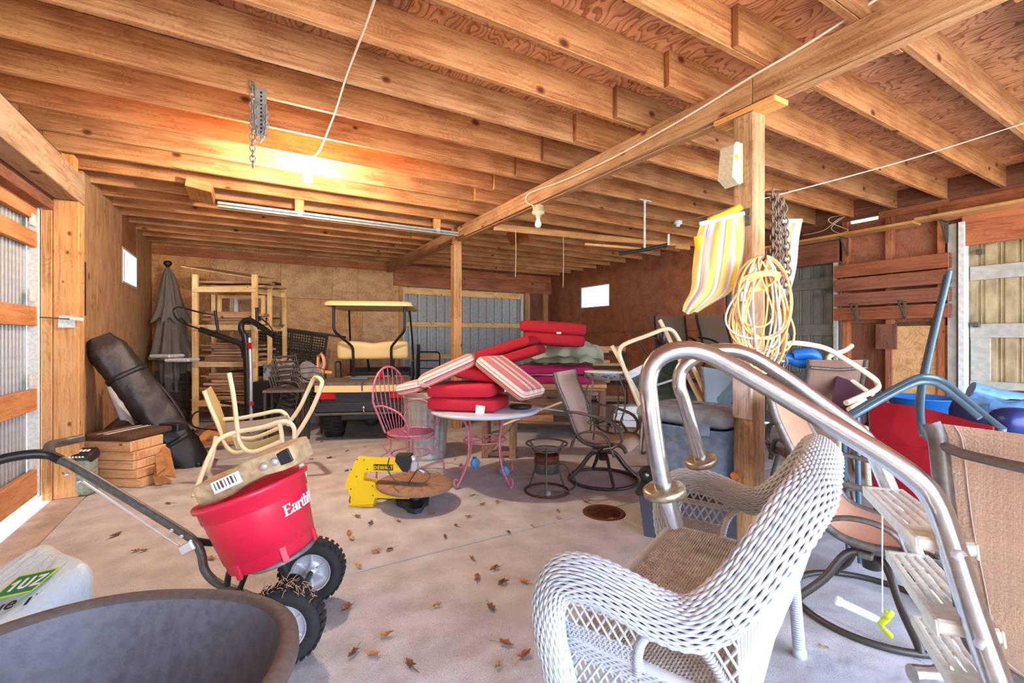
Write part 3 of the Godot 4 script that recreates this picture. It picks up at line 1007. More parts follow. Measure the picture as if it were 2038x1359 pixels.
func support_posts() -> void:
	var t := thing("support_post", "rough weathered square timber post carrying the centre beam, hung with coiled cord and chains", "post", Vector3(2.84, 0, -1.78))
	var st := ns()
	box(st, Vector3(0, 1.42, 0), Vector3(0.13, 2.84, 0.14), Basis(), 0.008)
	part(t, "post", st, M.post[0])
	st = ns()
	box(st, Vector3(0, 2.858, 0), Vector3(0.15, 0.034, 0.42), Basis(), 0.005)
	part(t, "cap_block", st, M.stud[1])
	st = ns()
	box(st, Vector3(-0.072, 1.27, 0.0), Vector3(0.014, 0.78, 0.13), Basis(), 0.004)
	part(t, "face_plank", st, M.whitewash)
	st = ns()
	box(st, Vector3(-0.068, 2.17, 0.02), Vector3(0.006, 0.11, 0.06), Basis(), 0.003)
	part(t, "outlet_cover", st, M.grey_metal)
	st = ns()
	box(st, Vector3(-0.068, 1.73, 0.02), Vector3(0.006, 0.05, 0.07), Basis(), 0.003)
	part(t, "outlet_cover", st, M.rust)
	t = thing("support_post", "bare timber post under the beam between golf cart and piled red cushions", "post", Vector3(2.84, 0, -6.53))
	st = ns()
	box(st, Vector3(0, 1.42, 0), Vector3(0.13, 2.84, 0.14), Basis(), 0.008)
	part(t, "post", st, M.post[1])
	st = ns()
	box(st, Vector3(-0.03, 2.95, 0.075), Vector3(0.15, 0.24, 0.03), Basis(), 0.004)
	part(t, "splice_plate", st, M.stud[2])

# photograph pixels with their camera distance -> points in a thing's own frame
func TP(o: Node3D, a: Array) -> Array:
	var inv := o.transform.affine_inverse()
	var r := []
	for p in a:
		r.append(inv * W(p[0], p[1], p[2]))
	return r
func face_turn(deg: float) -> float:   # 0 faces the camera, 90 faces image right
	return deg_to_rad(deg) - TH
func chain(st: SurfaceTool, pts: Array, ln := 0.034, r := 0.0035) -> void:
	var acc := 0.0
	var k := 0
	for i in pts.size() - 1:
		var a: Vector3 = pts[i]
		var b: Vector3 = pts[i + 1]
		var d := (b - a).normalized()
		var L := a.distance_to(b)
		while acc < L:
			var f := frame_of(d, Vector3(0.3, 0.2, 1) if absf(d.y) > 0.8 else Vector3.UP)
			if k % 2 == 1:
				f = Basis(d, PI / 2) * f
			var c := a + d * acc
			var p := []
			for j in 12:
				var t := TAU * j / 12
				p.append(c + f * Vector3(cos(t) * ln * 0.62, 0, sin(t) * ln * 0.38))
			tube(st, p, r, 5, true)
			acc += ln * 0.86
			k += 1
		acc -= L

func hung_things() -> void:
	var st: SurfaceTool
	# cable stapled under the joists to the lit bulb
	st = ns()
	var pts := []
	for a in [[778, -110], [745, 0], [722, 65], [690, 150], [670, 215], [655, 255], [636, 300], [622, 313]]:
		pts.append(FY(a[0], a[1], JY - 0.009))
	tube(st, crv(pts, 5), 0.0075, 7)
	single("electric_cable", st, M.cable, "white cable stapled across the joists down to the lit bulb", "cable")
	# cable along the side of the beam
	st = ns()
	pts = []
	for a in [[1900, -95], [1745, -2], [1600, 92], [1500, 150], [1420, 200], [1350, 242], [1270, 287], [1200, 324], [1120, 360], [1075, 376], [1052, 386], [1047, 400], [1062, 410]]:
		pts.append(ONX(a[0], a[1], 2.766))
	tube(st, crv(pts, 5), 0.008, 7)
	single("electric_cable", st, M.cable, "cream cable running along the side of the centre beam to the unlit bulb", "cable")
	# unlit bulb under the beam
	var p := ONX(1071, 410, 2.84)
	p.y = 2.874
	var t := thing("light_fixture", "unlit clear bulb in a round white holder under the centre beam", "light", p)
	st = ns()
	lathe(st, [Vector2(0, 0), Vector2(0.062, 0), Vector2(0.062, -0.06), Vector2(0.07, -0.062), Vector2(0.07, -0.085), Vector2(0.035, -0.1), Vector2(0.03, -0.125), Vector2(0, -0.125)], 20)
	part(t, "holder", st, M.box_beige)
	st = ns()
	lathe_s(st, [Vector2(0.018, -0.124), Vector2(0.02, -0.15), Vector2(0.036, -0.19), Vector2(0.038, -0.215), Vector2(0.025, -0.24), Vector2(0, -0.246)], 18)
	part(t, "bulb", st, M.frosted)
	# perforated steel bracket with chain
	p = W(520, 176, 3.125)
	t = thing("steel_bracket", "perforated galvanized steel bracket hanging from a joist beside a chain", "bracket", p, face_turn(20))
	st = ns()
	box(st, Vector3(0, -0.16, 0), Vector3(0.065, 0.32, 0.004), Basis(), 0.001)
	box(st, Vector3(-0.032, -0.16, 0.02), Vector3(0.004, 0.32, 0.04), Basis(), 0.001)
	part(t, "angle", st, M.galv)
	st = ns()
	for k in 11:
		box(st, Vector3(0, -0.03 - 0.027 * k, 0.003), Vector3(0.012, 0.014, 0.002))
	part(t, "slots", st, M.black_metal)
	t = thing("hoist_chain", "short galvanized chain looped over the perforated steel bracket", "chain", p + Vector3(-0.0, -0.10, 0.02), face_turn(20))
	st = ns()
	chain(st, crv([Vector3(-0.055, 0.11, 0), Vector3(-0.055, -0.15, 0), Vector3(-0.05, -0.44, 0)], 3), 0.042, 0.005)
	part(t, "hanging_end", st, M.galv)
	st = ns()
	chain(st, crv([Vector3(0.0, 0.0, -0.03), Vector3(-0.04, -0.03, 0.0), Vector3(-0.03, -0.2, 0.015), Vector3(-0.005, -0.27, 0.015), Vector3(0.025, -0.2, 0.01), Vector3(0.03, -0.03, 0.01)], 4), 0.042, 0.005)
	part(t, "loop", st, M.galv)
	# overhead rail
	t = thing("overhead_rail", "long galvanized channel rail hung under the joists on wooden blocks", "rail", Vector3(1.2, 2.885, -6.045))
	st = ns()
	for a in [[0.0, 0.028, 0.05, 0.004], [0.0, -0.028, 0.05, 0.004]]:
		box(st, Vector3(0, a[1], 0), Vector3(2.9, a[3], a[2]), Basis(), 0.001)
	box(st, Vector3(0, 0, -0.024), Vector3(2.9, 0.056, 0.004), Basis(), 0.001)
	box(st, Vector3(0, 0.016, 0.024), Vector3(2.9, 0.026, 0.003), Basis(), 0.001)
	box(st, Vector3(0, -0.02, 0.024), Vector3(2.9, 0.012, 0.003), Basis(), 0.001)
	part(t, "channel", st, M.galv)
	for x in [-0.62, 1.14]:
		st = ns()
		box(st, Vector3(x, 0.105, -0.01), Vector3(0.1, 0.15, 0.04), Basis(), 0.004)
		part(t, "hanger_block", st, M.stud[0])
		st = ns()
		box(st, Vector3(x, 0.02, 0.03), Vector3(0.05, 0.06, 0.006), Basis(), 0.001)
		part(t, "clip", st, M.galv_dull)
	# offcuts nailed between the joists
	st = ns()
	box(st, Vector3.ZERO, Vector3(0.24, 0.1, 0.55), Basis(Vector3(0, 0, 1), -0.15), 0.004)
	single("nailed_block", st, M.stud[2], "small wooden block nailed to a joist above the left wall side", "block", Vector3(W(400, 378, 5.1).x, JY - 0.03, W(400, 378, 5.1).z))
	st = ns()
	box(st, Vector3.ZERO, Vector3(0.05, 0.22, 0.55), Basis(Vector3(0, 0, 1), 0.5), 0.004)
	single("nailed_block", st, M.redwood[1], "tilted wooden offcut hanging under the joists beside two strings", "block", Vector3(W(1033, 480, 7.1).x, JY - 0.09, W(1033, 480, 7.1).z))
	# board carried under the joists right of the beam
	t = thing("hanging_board", "long pale board slung below the joists between beam and right wall", "board", W(983, 447, 6.1))
	st = ns()
	var e := t.to_local(W(1372, 492, 7.25)) if t.is_inside_tree() else Vector3(3.1, 0, 0.6)
	bar(st, Vector3(0, -0.03, 0), e, 0.09, 0.04, Vector3.UP, 0.004)
	part(t, "board", st, M.stud[0])
	for k in 2:
		var f := [0.09, 0.31]
		st = ns()
		var c: Vector3 = e * f[k] + Vector3(0, -0.06, 0.03)
		tube(st, crv([c, c + Vector3(0.006, -0.3, 0), c + Vector3(-0.004, -0.62 - 0.1 * k, 0)], 4), 0.004, 5)
		part(t, "string", st, M.cord_white)
	# hanger with black pipe and boards on it
	p = W(1283, 398, 5.52)
	t = thing("pipe_hanger", "white metal strut hanging from a joist holding a short black pipe", "hanger", p)
	st = ns()
	box(st, Vector3(0, -0.29, 0), Vector3(0.03, 0.58, 0.012), Basis(), 0.002)
	box(st, Vector3(0, -0.006, 0), Vector3(0.2, 0.012, 0.03), Basis(), 0.002)
	part(t, "strut", st, M.whitepaint)
	st = ns()
	var a2 := TP(t, [[1232, 505, 5.6], [1283, 497, 5.52], [1328, 487, 5.45]])
	tube(st, a2, 0.022, 10)
	part(t, "pipe", st, M.black_plastic)
	st = ns()
	tube(st, rnd([a2[2], a2[2] + Vector3(0.02, 0.01, 0), a2[2] + Vector3(0.025, 0.13, 0)], 0.02), 0.012, 8)
	part(t, "hook", st, M.white_plain)
	st = ns()
	bar(st, W(1165, 488, 5.9), W(1275, 497, 5.75), 0.03, 0.16, Vector3.UP, 0.003)
	single("stored_plank", st, M.stud[3], "short rough plank lying on the black pipe hanger", "plank")
	st = ns()
	bar(st, W(1205, 481, 5.95), W(1345, 490, 5.8), 0.02, 0.14, Vector3.UP, 0.003)
	single("stored_plank", st, M.girt[0], "thin longer board lying above the black pipe hanger", "plank")
	# beige box on the post
	t = thing("control_box", "beige tapered plastic box with a small yellow mark on the support post", "box", Vector3(2.84 - 0.065 - 0.06, 2.40, -1.83))
	st = ns()
	extr(st, [Vector2(-0.055, 0.02), Vector2(0.02, -0.02), Vector2(0.06, 0.0), Vector2(0.06, 0.25), Vector2(-0.01, 0.25), Vector2(-0.03, 0.23)], 0.1, Transform3D(Basis(), Vector3.ZERO))
	part(t, "housing", st, M.box_beige)
	st = ns()
	ball(st, Vector3(-0.012, 0.15, 0.051), Vector3(0.018, 0.016, 0.003), 6)
	part(t, "yellow_mark", st, M.yellow)
	# wires
	st = ns()
	tube(st, crv([Vector3(2.9, 2.30, -1.75), W(1700, 348, 3.35), W(1850, 305, 3.5), W(2045, 243, 3.6)], 5), 0.004, 5)
	single("thin_wire", st, M.cord_white, "thin white wire running from the support post up to the right joists", "wire")
	t = thing("wire_insulator", "small white porcelain insulator under a joist with wire to the post", "insulator", W(1349, 440, 6.5))
	st = ns()
	lathe(st, [Vector2(0, 0), Vector2(0.06, 0), Vector2(0.06, -0.04), Vector2(0.03, -0.05), Vector2(0.03, -0.08), Vector2(0, -0.08)], 12)
	part(t, "insulator", st, M.white_plain)
	st = ns()
	tube(st, crv(TP(t, [[1358, 442, 6.4], [1420, 425, 4.5], [1478, 405, 2.95]]), 5), 0.004, 5)
	part(t, "wire", st, M.cord_white)
	hung_on_post()
	on_right_wall()

func stripe_tex(cols: Array, wide: Array, w := 256) -> ImageTexture:
	var im := Image.create(w, 8, false, Image.FORMAT_RGB8)
	var tot := 0.0
	for q in wide:
		tot += q
	var x := 0.0
	for k in cols.size():
		var n: float = x + wide[k] / tot * w
		im.fill_rect(Rect2i(int(x), 0, int(n) - int(x) + 1, 8), cols[k])
		x = n
	return ImageTexture.create_from_image(im)
func bag_mat(cols: Array, wide: Array) -> StandardMaterial3D:
	var m := mat(Color(1, 1, 1, 0.62), 0.6, 0.0, stripe_tex(cols, wide))
	m.transparency = BaseMaterial3D.TRANSPARENCY_ALPHA
	return m

func hung_on_post() -> void:
	var st: SurfaceTool
	# mesh bags with pool floats
	var y1 := rgb(250, 222, 120)
	var wht := rgb(250, 246, 236)
	var pk := rgb(240, 190, 196)
	var gy := rgb(170, 160, 140)
	var bm := bag_mat([y1, wht, gy, pk, wht, y1, rgb(190, 210, 150), wht, gy, y1, pk, wht, y1, gy], [2, 1, 0.4, 1, 1.4, 2, 0.8, 1, 0.4, 2, 1, 1, 2, 0.5])
	var pm := bag_mat([pk, wht, rgb(190, 200, 220), pk, wht, y1, pk, rgb(190, 214, 180), wht], [2, 1, 1, 2, 1, 1, 2, 1, 1])
	mesh_bag("striped yellow mesh bag of pool floats hanging left of the post", W(1440, 425, 2.86), [[[1394, 446], [1482, 424]], [[1385, 475], [1482, 470]], [[1378, 530], [1474, 540]], [[1375, 575], [1458, 580]], [[1362, 605], [1420, 606]], [[1358, 622], [1388, 624]]], 2.86, bm, true)
	mesh_bag("striped pink mesh bag hanging right of the post behind the chains", W(1575, 440, 3.05), [[[1545, 440], [1597, 439]], [[1545, 480], [1590, 475]], [[1543, 530], [1586, 525]], [[1541, 570], [1578, 565]], [[1543, 596], [1570, 588]]], 3.05, pm, false)
	# coil of extension cord
	var t := thing("extension_cord", "coiled pale yellow and orange extension cord hung on the support post", "cord", W(1508, 512, 2.74))
	rng.seed = 77
	var b := Basis(Vector3.UP, camyaw())
	for k in 18:
		st = ns()
		var w := rng.randf_range(0.05, 0.19)
		var h := rng.randf_range(0.40, 0.70)
		var cx := rng.randf_range(-0.05, 0.05)
		var dz := 0.01 + 0.009 * (k % 7)
		var sk := rng.randf_range(-0.12, 0.12)
		var p := []
		for j in 22:
			var a := TAU * j / 22
			var yy := -h * 0.5 + cos(a) * h * 0.5
			var ww := w * (0.35 + 0.75 * sqrt(clampf(-yy / h, 0.0, 1.0)))
			p.append(b * Vector3(cx * (-yy / h) + sin(a) * ww + sk * sin(a * 2.0) * 0.5, yy, dz + 0.012 * sin(a * 3.0 + k)))
		tube(st, crv(p, 2, true), 0.0062, 6, true)
		part(t, "cord_loop", st, [M.cord, M.cord_white, M.cord, M.cord_orange, M.cord, M.cord_white][k % 6])
	st = ns()
	for k in 4:
		var p := []
		for j in 14:
			var a := TAU * j / 14
			p.append(b * Vector3(-0.02 + cos(a) * (0.11 - 0.012 * k) + 0.04 * sin(a), -0.14 - 0.008 * k + sin(a) * 0.045, 0.055 + 0.035 * sin(a)))
		tube(st, p, 0.0062, 6, true)
	part(t, "wrap", st, M.cord)
	st = ns()
	tube(st, rnd([b * Vector3(0, -0.05, -0.03), b * Vector3(0, -0.02, 0.09), b * Vector3(0, 0.02, 0.09)], 0.02), 0.006, 6)
	part(t, "hook", st, M.rust)
	st = ns()
	box(st, b * Vector3(-0.115, -0.24, 0.05), Vector3(0.03, 0.06, 0.025), b, 0.005)
	part(t, "plug", st, M.cord_white)
	st = ns()
	box(st, b * Vector3(0.125, -0.22, 0.03), Vector3(0.04, 0.055, 0.03), b, 0.005)
	part(t, "plug", st, M.box_beige)
	# chains
	t = thing("hanging_chain", "rusty steel chain draped in long strands down the support post", "chain", W(1549, 384, 2.95))
	for k in 3:
		st = ns()
		var x := (k - 1) * 0.034
		chain(st, [b * Vector3(x, -0.03 * k, 0.0), b * Vector3(x * 1.2 + 0.008, -0.5, 0.012 * k), b * Vector3(x * 0.8, -1.22 - 0.04 * k, 0.0)], 0.048, 0.006)
		part(t, "strand", st, M.chain_rust)
	st = ns()
	tube(st, [b * Vector3(-0.07, 0.012, -0.02), b * Vector3(0.06, 0.012, 0.0)], 0.007, 6)
	part(t, "spike", st, M.rust)

func mesh_bag(label: String, at: Vector3, rows: Array, zc: float, m: Material, floats: bool) -> void:
	var t := thing("mesh_bag", label, "bag", at)
	for s in 2:
		var st := ns()
		var g := []
		for k in rows.size():
			var r: Array = rows[k]
			var row := []
			for j in 13:
				var f := j / 12.0
				var bulge := sin(f * PI) * (0.065 if k > 0 else 0.02) * (1.0 if k < rows.size() - 1 else 0.3)
				var z := zc + (bulge if s == 1 else -bulge) + 0.012 * sin(j * 1.9 + k)
				row.append(t.transform.affine_inverse() * W(lerpf(r[0][0], r[1][0], f), lerpf(r[0][1], r[1][1], f) + 3.0 * sin(f * 7.0 + k), z))
			g.append(row)
		var fine := []   # smooth down the bag
		for j in 13:
			var col := []
			for k in rows.size():
				col.append(g[k][j])
			fine.append(crv(col, 4))
		grid(st, fine, false, false, 1.0, 1.0)
		part(t, "netting", st, m)
	var st2 := ns()
	var z0: Array = TP(t, [[rows[0][0][0] - 2, rows[0][0][1], zc - 0.025], [rows[0][1][0], rows[0][1][1], zc - 0.025]])
	bar(st2, z0[0], z0[1], 0.025, 0.012, Vector3.UP, 0.004)
	part(t, "zip_band", st2, M.white_plain)
	st2 = ns()
	var pin: Vector3 = t.transform.affine_inverse() * Vector3(2.84 if floats else 2.9, W(0, rows[0][1][1] - 8, zc).y, -1.78)
	tube(st2, [z0[1] if floats else z0[0], pin], 0.005, 5)
	part(t, "hook", st2, M.rust)
	if floats:
		for q in [[[1392, 470], [1404, 560], [1398, 580], 0.035], [[1425, 460], [1430, 540], [1425, 585], 0.03], [[1412, 440], [1450, 424], [1474, 412], 0.024], [[1455, 450], [1462, 520], [1450, 570], 0.034]]:
			st2 = ns()
			tube(st2, crv(TP(t, [[q[0][0], q[0][1], zc], [q[1][0], q[1][1], zc + 0.01], [q[2][0], q[2][1], zc]]), 5), q[3], 10)
			part(t, "pool_float", st2, M.yellow_soft)
	else:
		st2 = ns()
		tube(st2, crv(TP(t, [[1566, 500, zc], [1564, 530, zc], [1560, 560, zc]]), 5), 0.035, 10)
		part(t, "pool_float", st2, M.yellow_soft)

func wall_bracket(at: Vector3, s: float, up: bool, label: String) -> void:   # steel angle bracket on the right wall
	var t := thing("shelf_bracket", label, "bracket", at, 0.0, "steel brackets on the right wall")
	var st := ns()
	box(st, Vector3(-0.003, -s * 0.5, 0), Vector3(0.006, s, 0.03), Basis(), 0.001)
	part(t, "wall_leg", st, M.grey_metal)
	st = ns()
	box(st, Vector3(-s * 0.45, -0.003 if up else -s * 0.5, 0), Vector3(s * 0.9, 0.006, 0.03), Basis(), 0.001)
	part(t, "arm", st, M.grey_metal)
	st = ns()
	bar(st, Vector3(-s * 0.8, -0.01, 0), Vector3(-0.01, -s * 0.92, 0), 0.02, 0.008, Vector3(0, 0, 1), 0.001)
	part(t, "brace", st, M.grey_metal)

func on_right_wall() -> void:
	var st: SurfaceTool
	st = ns()
	zbox(st, RX - 0.30, RX - 0.065, 2.79, 2.825, 2.3, 4.75, 0.004)
	single("wall_shelf", st, M.stud[2], "long wooden shelf board under the rafters of the right wall", "shelf")
	st = ns()
	zbox(st, RX - 0.31, RX - 0.065, 2.815, 2.85, -2.2, 2.29, 0.004)
	single("wall_shelf", st, M.stud[0], "wooden shelf board above the tan steel door", "shelf")
	for d in [3.1, 2.06]:
		wall_bracket(Vector3(RX - 0.062, 2.78, -d), 0.25, true, "steel angle bracket under the wooden wall shelf")
	for d in [2.95, 2.43]:
		wall_bracket(Vector3(RX - 0.16, 1.86, -d), 0.24, true, "steel angle bracket holding the red brown planks")
	var ys := [[2.232, 2.405], [2.042, 2.212], [1.835, 2.005], [1.64, 1.808]]
	for k in 4:
		st = ns()
		zbox(st, RX - 0.15, RX - 0.055, ys[k][0], ys[k][1], 2.02, 3.23, 0.004)
		var t := thing("decking_plank", "red brown composite plank, %s of the four in the rack" % ["topmost", "second from the top", "third from the top", "lowest"][k], "plank", Vector3.ZERO, 0.0, "composite planks on the right wall")
		part(t, "plank", st, M.plank_red[k % 3])
		st = ns()   # hollow cells in the sawn end
		for j in 4:
			var y: float = lerpf(ys[k][0] + 0.022, ys[k][1] - 0.022, j / 3.0)
			zbox(st, RX - 0.14, RX - 0.068, y - 0.015, y + 0.015, 2.012, 2.022, 0.0)
		part(t, "end_cells", st, M.redwood_dark[0])
	# cable ties up on the wall
	st = ns()
	var p := []
	for a in [[1598, 472], [1640, 462], [1668, 440], [1690, 432], [1655, 436], [1650, 445], [1672, 455], [1688, 462], [1672, 468], [1655, 460], [1662, 448], [1680, 436]]:
		p.append(ONX(a[0], a[1] - 4, RX - 0.08))
	tube(st, crv(p, 5), 0.006, 6)
	single("looped_cable", st, M.cable, "loose white cable loops lying above the dark steel door", "cable")
	# spare galvanized rail end and hinge fittings on the tan door
	st = ns()
	for a in [[2.36, 1.80], [1.52, 1.83]]:
		zbox(st, RX - 0.0, RX + 0.05, a[0], a[0] + 0.06, a[1] - 0.03, a[1] + 0.03, 0.004)
	single("door_fitting", st, M.grey_metal, "small steel hinge fittings on the tan steel door", "hinge")

func left_things() -> void:
	var st: SurfaceTool
	var t: Node3D
	# ---- closed umbrella in the corner ----
	t = thing("patio_umbrella", "closed taupe patio umbrella with two tier canopy standing in the corner", "umbrella", Vector3(-1.12, 0, -9.72))
	st = ns()
	tube(st, [Vector3(0, 0, 0), Vector3(0, 2.62, 0)], 0.02, 10)
	part(t, "pole", st, M.black_metal)
	for tier in 2:
		st = ns()
		var prof: Array = [[2.60, 0.03], [2.5, 0.08], [2.25, 0.15], [1.95, 0.21], [1.74, 0.30], [1.69, 0.33]] if tier == 0 else [[1.85, 0.16], [1.6, 0.24], [1.25, 0.33], [1.08, 0.40], [1.03, 0.40], [1.0, 0.26], [0.75, 0.27], [0.45, 0.24]]
		var g := []
		for pr in prof:
			var row := []
			for j in 72:
				var a := TAU * j / 72
				var f: float = 1.0 + 0.16 * sin(a * 9.0 + pr[0] * 2.0) + 0.07 * sin(a * 17.0 + 1.0)
				var r: float = pr[1] * f
				row.append(Vector3(cos(a) * r * 0.78 + 0.1 * (2.6 - pr[0]) * 0.6, pr[0] + (0.05 * sin(a * 9.0) if pr == prof[prof.size() - 1] else 0.0), sin(a) * r * 0.9))
			g.append(row)
		var fine := []
		for j in 72:
			var col := []
			for k in g.size():
				col.append(g[k][j])
			fine.append(crv(col, 3))
		grid(st, fine, true, false)
		part(t, "canopy_tier", st, M.umbrella)
	st = ns()
	lathe_s(st, [Vector2(0, 0.1), Vector2(0.05, 0.09), Vector2(0.065, 0.05), Vector2(0.04, 0.01), Vector2(0.02, -0.01)], 14, Transform3D(Basis(), Vector3(0, 2.62, 0)))
	part(t, "finial", st, M.black_plastic)
	st = ns()
	lathe(st, [Vector2(0, 0.06), Vector2(0.05, 0.06), Vector2(0.22, 0.03), Vector2(0.24, 0), Vector2(0, 0)], 20)
	part(t, "base", st, M.black_metal)
	# ---- lumber rack of pale studs ----
	t = thing("lumber_rack", "tall open rack of pale pine studs filled with offcut boards", "rack", FY(448, 848), face_turn(0))
	var hx := 0.5
	for zz in [0.0, -0.45, -0.95]:
		for s in [-1, 1]:
			st = ns()
			box(st, Vector3(s * (hx - 0.03), 1.2 - 0.07 * absf(zz), zz), Vector3(0.09 if zz == 0.0 else 0.07, 2.4 - 0.14 * absf(zz), 0.04), Basis(), 0.004)
			part(t, "upright", st, pick(M.pine))
	for y in [2.16, 1.56, 0.98, 0.36]:
		for zz in [0.022, -0.93]:
			st = ns()
			box(st, Vector3(0, y, zz), Vector3(1.0, 0.085, 0.04), Basis(), 0.004)
			part(t, "crosspiece", st, pick(M.pine))
		for s in [-1, 1]:
			st = ns()
			box(st, Vector3(s * (hx - 0.09), y + 0.0, -0.45), Vector3(0.04, 0.085, 0.9), Basis(), 0.004)
			part(t, "shelf_rail", st, pick(M.pine))
	for q in [[0.72, 1.05, -0.3, 0], [0.56, 0.95, -0.62, 1]]:   # old sashes leaning inside the rack
		var u := thing("window_sash", ["pale pine window sash standing on the upper rack shelf", "white painted window sash standing deep in the rack"][q[3]], "sash", t.transform * Vector3(0.08, 1.62, q[2]), face_turn(0))
		for s in [-1, 1]:
			st = ns()
			box(st, Vector3(s * q[0] * 0.5, 0.24, 0), Vector3(0.06, 0.48, 0.03), Basis(), 0.003)
			part(u, "stile", st, M.pine[1] if q[3] == 0 else M.whitepaint)
			st = ns()
			box(st, Vector3(0, 0.24 + s * 0.215, 0), Vector3(q[0] - 0.062, 0.05, 0.028), Basis(), 0.003)
			part(u, "rail", st, M.pine[2] if q[3] == 0 else M.whitepaint)
	rng.seed = 5
	var rk := t.transform
	for sh in [[2.205, 4], [1.605, 12], [1.025, 16], [0.405, 24]]:
		var y: float = sh[0]
		for k in sh[1]:
			st = ns()
			var ln := rng.randf_range(0.45, 0.95) if sh[1] > 4 else 1.1
			var th := rng.randf_range(0.02, 0.045)
			var wd := rng.randf_range(0.1, 0.28)
			var col: int = k % 2
			box(st, Vector3.ZERO, Vector3(ln, th, wd), Basis(), 0.003)
			var at := rk * Vector3(rng.randf_range(-0.1, 0.08), y + th * 0.5, -0.12 - 0.45 * col - wd * 0.4)
			single("offcut_board", st, pick(M.scrap) if k % 4 != 3 else pick(M.darkwood), "%s offcut board stacked on the %s shelf of the pine lumber rack" % ["dark brown" if k % 4 == 3 else "pale", "top" if sh[0] > 2.0 else ("upper" if sh[0] > 1.5 else ("middle" if sh[0] > 0.9 else "bottom"))], "board", at, rk.basis.get_euler().y + rng.randf_range(-0.12, 0.12), "offcuts on the lumber rack")
			if col == 1 or sh[1] <= 4:
				y += th + 0.003
	st = ns()
	box(st, Vector3.ZERO, Vector3(1.2, 0.016, 0.55), Basis(Vector3(0, 0, 1), -0.16) * Basis(Vector3(1, 0, 0), 0.12), 0.002)
	single("plywood_sheet", st, M.ply_plain[0], "loose plywood sheet lying slanted on top of the lumber rack", "plywood", rk * Vector3(-0.12, 2.47, -0.3), rk.basis.get_euler().y)
	# ---- black bike carrier ----
	t = thing("bike_carrier", "black folding bike carrier with padded arms before the lumber rack", "bike rack", FY(492, 862))
	var z := 6.75
	var parts := [
		["mast", [[494, 862, z], [493, 760, z], [490, 690, z], [487, 665, z]], 0.05],
		["hook_arm", [[487, 668, z], [480, 655, z], [482, 642, z], [492, 637, z], [505, 641, z], [545, 668, z - 0.1]], 0.042],
		["lower_arm", [[488, 712, z], [484, 692, z], [474, 682, z], [440, 670, z - 0.05], [398, 655, z - 0.1]], 0.042],
		["wire_loop", [[398, 655, z - 0.1], [362, 642, z - 0.12], [349, 630, z - 0.12], [346, 616, z - 0.12], [358, 611, z - 0.12], [395, 621, z - 0.1], [430, 627, z]], 0.012],
		["upright_clamp", [[428, 618, z], [432, 645, z], [437, 674, z]], 0.02],
		["upright_clamp", [[511, 612, z], [512, 640, z], [516, 655, z]], 0.022],
		["wire_loop", [[514, 630, z], [534, 645, z], [545, 662, z]], 0.01],
		["wheel_tray", [[440, 800, z], [480, 806, z], [540, 815, z - 0.1]], 0.025],
		["tray_hoop", [[430, 818, z - 0.2], [398, 818, z - 0.3], [384, 826, z - 0.3], [381, 842, z - 0.3], [394, 852, z - 0.3], [440, 856, z - 0.25]], 0.011],
	]
	for q in parts:
		st = ns()
		tube(st, crv(TP(t, q[1]), 4), q[2], 8)
		part(t, q[0], st, M.black_metal)
	st = ns()
	tube(st, TP(t, [[497, 672, z - 0.05], [499, 740, z - 0.05], [500, 862, z - 0.05]]), 0.025, 8)
	part(t, "silver_post", st, M.silver)
	st = ns()
	box(st, TP(t, [[497, 688, z - 0.08]])[0], Vector3(0.07, 0.09, 0.02), Basis(Vector3.UP, camyaw()), 0.004)
	part(t, "red_sticker", st, M.tail_red)
	st = ns()
	box(st, TP(t, [[502, 803, z - 0.1]])[0], Vector3(0.05, 0.06, 0.02), Basis(Vector3.UP, camyaw()), 0.004)
	part(t, "label_tag", st, M.magenta)
	# ---- dark slatted bench and white tray parts ----
	t = thing("slatted_bench", "dark brown slatted garden bench back beneath the umbrella", "bench", FY(352, 838), face_turn(2))
	for k in 4:
		st = ns()
		box(st, Vector3(0, 0.28 + 0.15 * k, -0.02 * k), Vector3(0.56, 0.125, 0.022), Basis(), 0.004)
		part(t, "slat", st, pick(M.darkwood))
	for x in [-0.3, 0.2, 0.34]:
		st = ns()
		box(st, Vector3(x, 0.42, 0.03), Vector3(0.05, 0.84, 0.04), Basis(), 0.004)
		part(t, "leg", st, pick(M.darkwood))
	st = ns()
	box(st, Vector3(0.02, 0.2, 0.2), Vector3(0.62, 0.03, 0.36), Basis(), 0.004)
	part(t, "seat", st, pick(M.darkwood))
	for a in [[328, 708, 7.1, 0.36], [358, 716, 6.95, 0.36]]:
		st = ns()
		box(st, Vector3.ZERO, Vector3(a[3], 0.05, 0.3), Basis(), 0.02)
		single("plastic_tray", st, M.white, "white plastic tray piece lying on the dark slatted bench", "tray", W(a[0] + 5, a[1], a[2]), face_turn(-8 if a[0] < 340 else 4), "white trays on the bench")
	# ---- black canopy bag leaning on the wall ----
	var foot := FY(388, 925)
	var top := W(196, 672, 4.72)
	t = thing("canopy_bag", "long black canvas canopy bag with straps leaning against the left wall", "bag", foot)
	var ax := (top - foot)
	var len := ax.length()
	var bs := frame_of(ax, Vector3(0.35, 0.4, 0.85))
	st = ns()
	var g2 := []
	rng.seed = 3
	for k in 34:
		var f := k / 33.0
		var row := []
		var wx := 0.165 * (0.82 + 0.18 * smoothstep(0.0, 0.10, f)) * (1.0 - 0.35 * smoothstep(0.9, 1.0, f))
		for j in 40:
			var a := TAU * j / 40
			var c := signf(cos(a)) * pow(absf(cos(a)), 0.6)
			var s := signf(sin(a)) * pow(absf(sin(a)), 0.6)
			var fold := 1.0 + 0.05 * sin(f * 46.0 + a * 3.0) * smoothstep(0.6, 0.0, absf(f - 0.22)) + 0.04 * sin(a * 5.0 + f * 9.0) + 0.02 * sin(f * 90.0 + a)
			row.append(bs * Vector3(f * len, s * wx * 0.78 * fold, c * wx * fold))
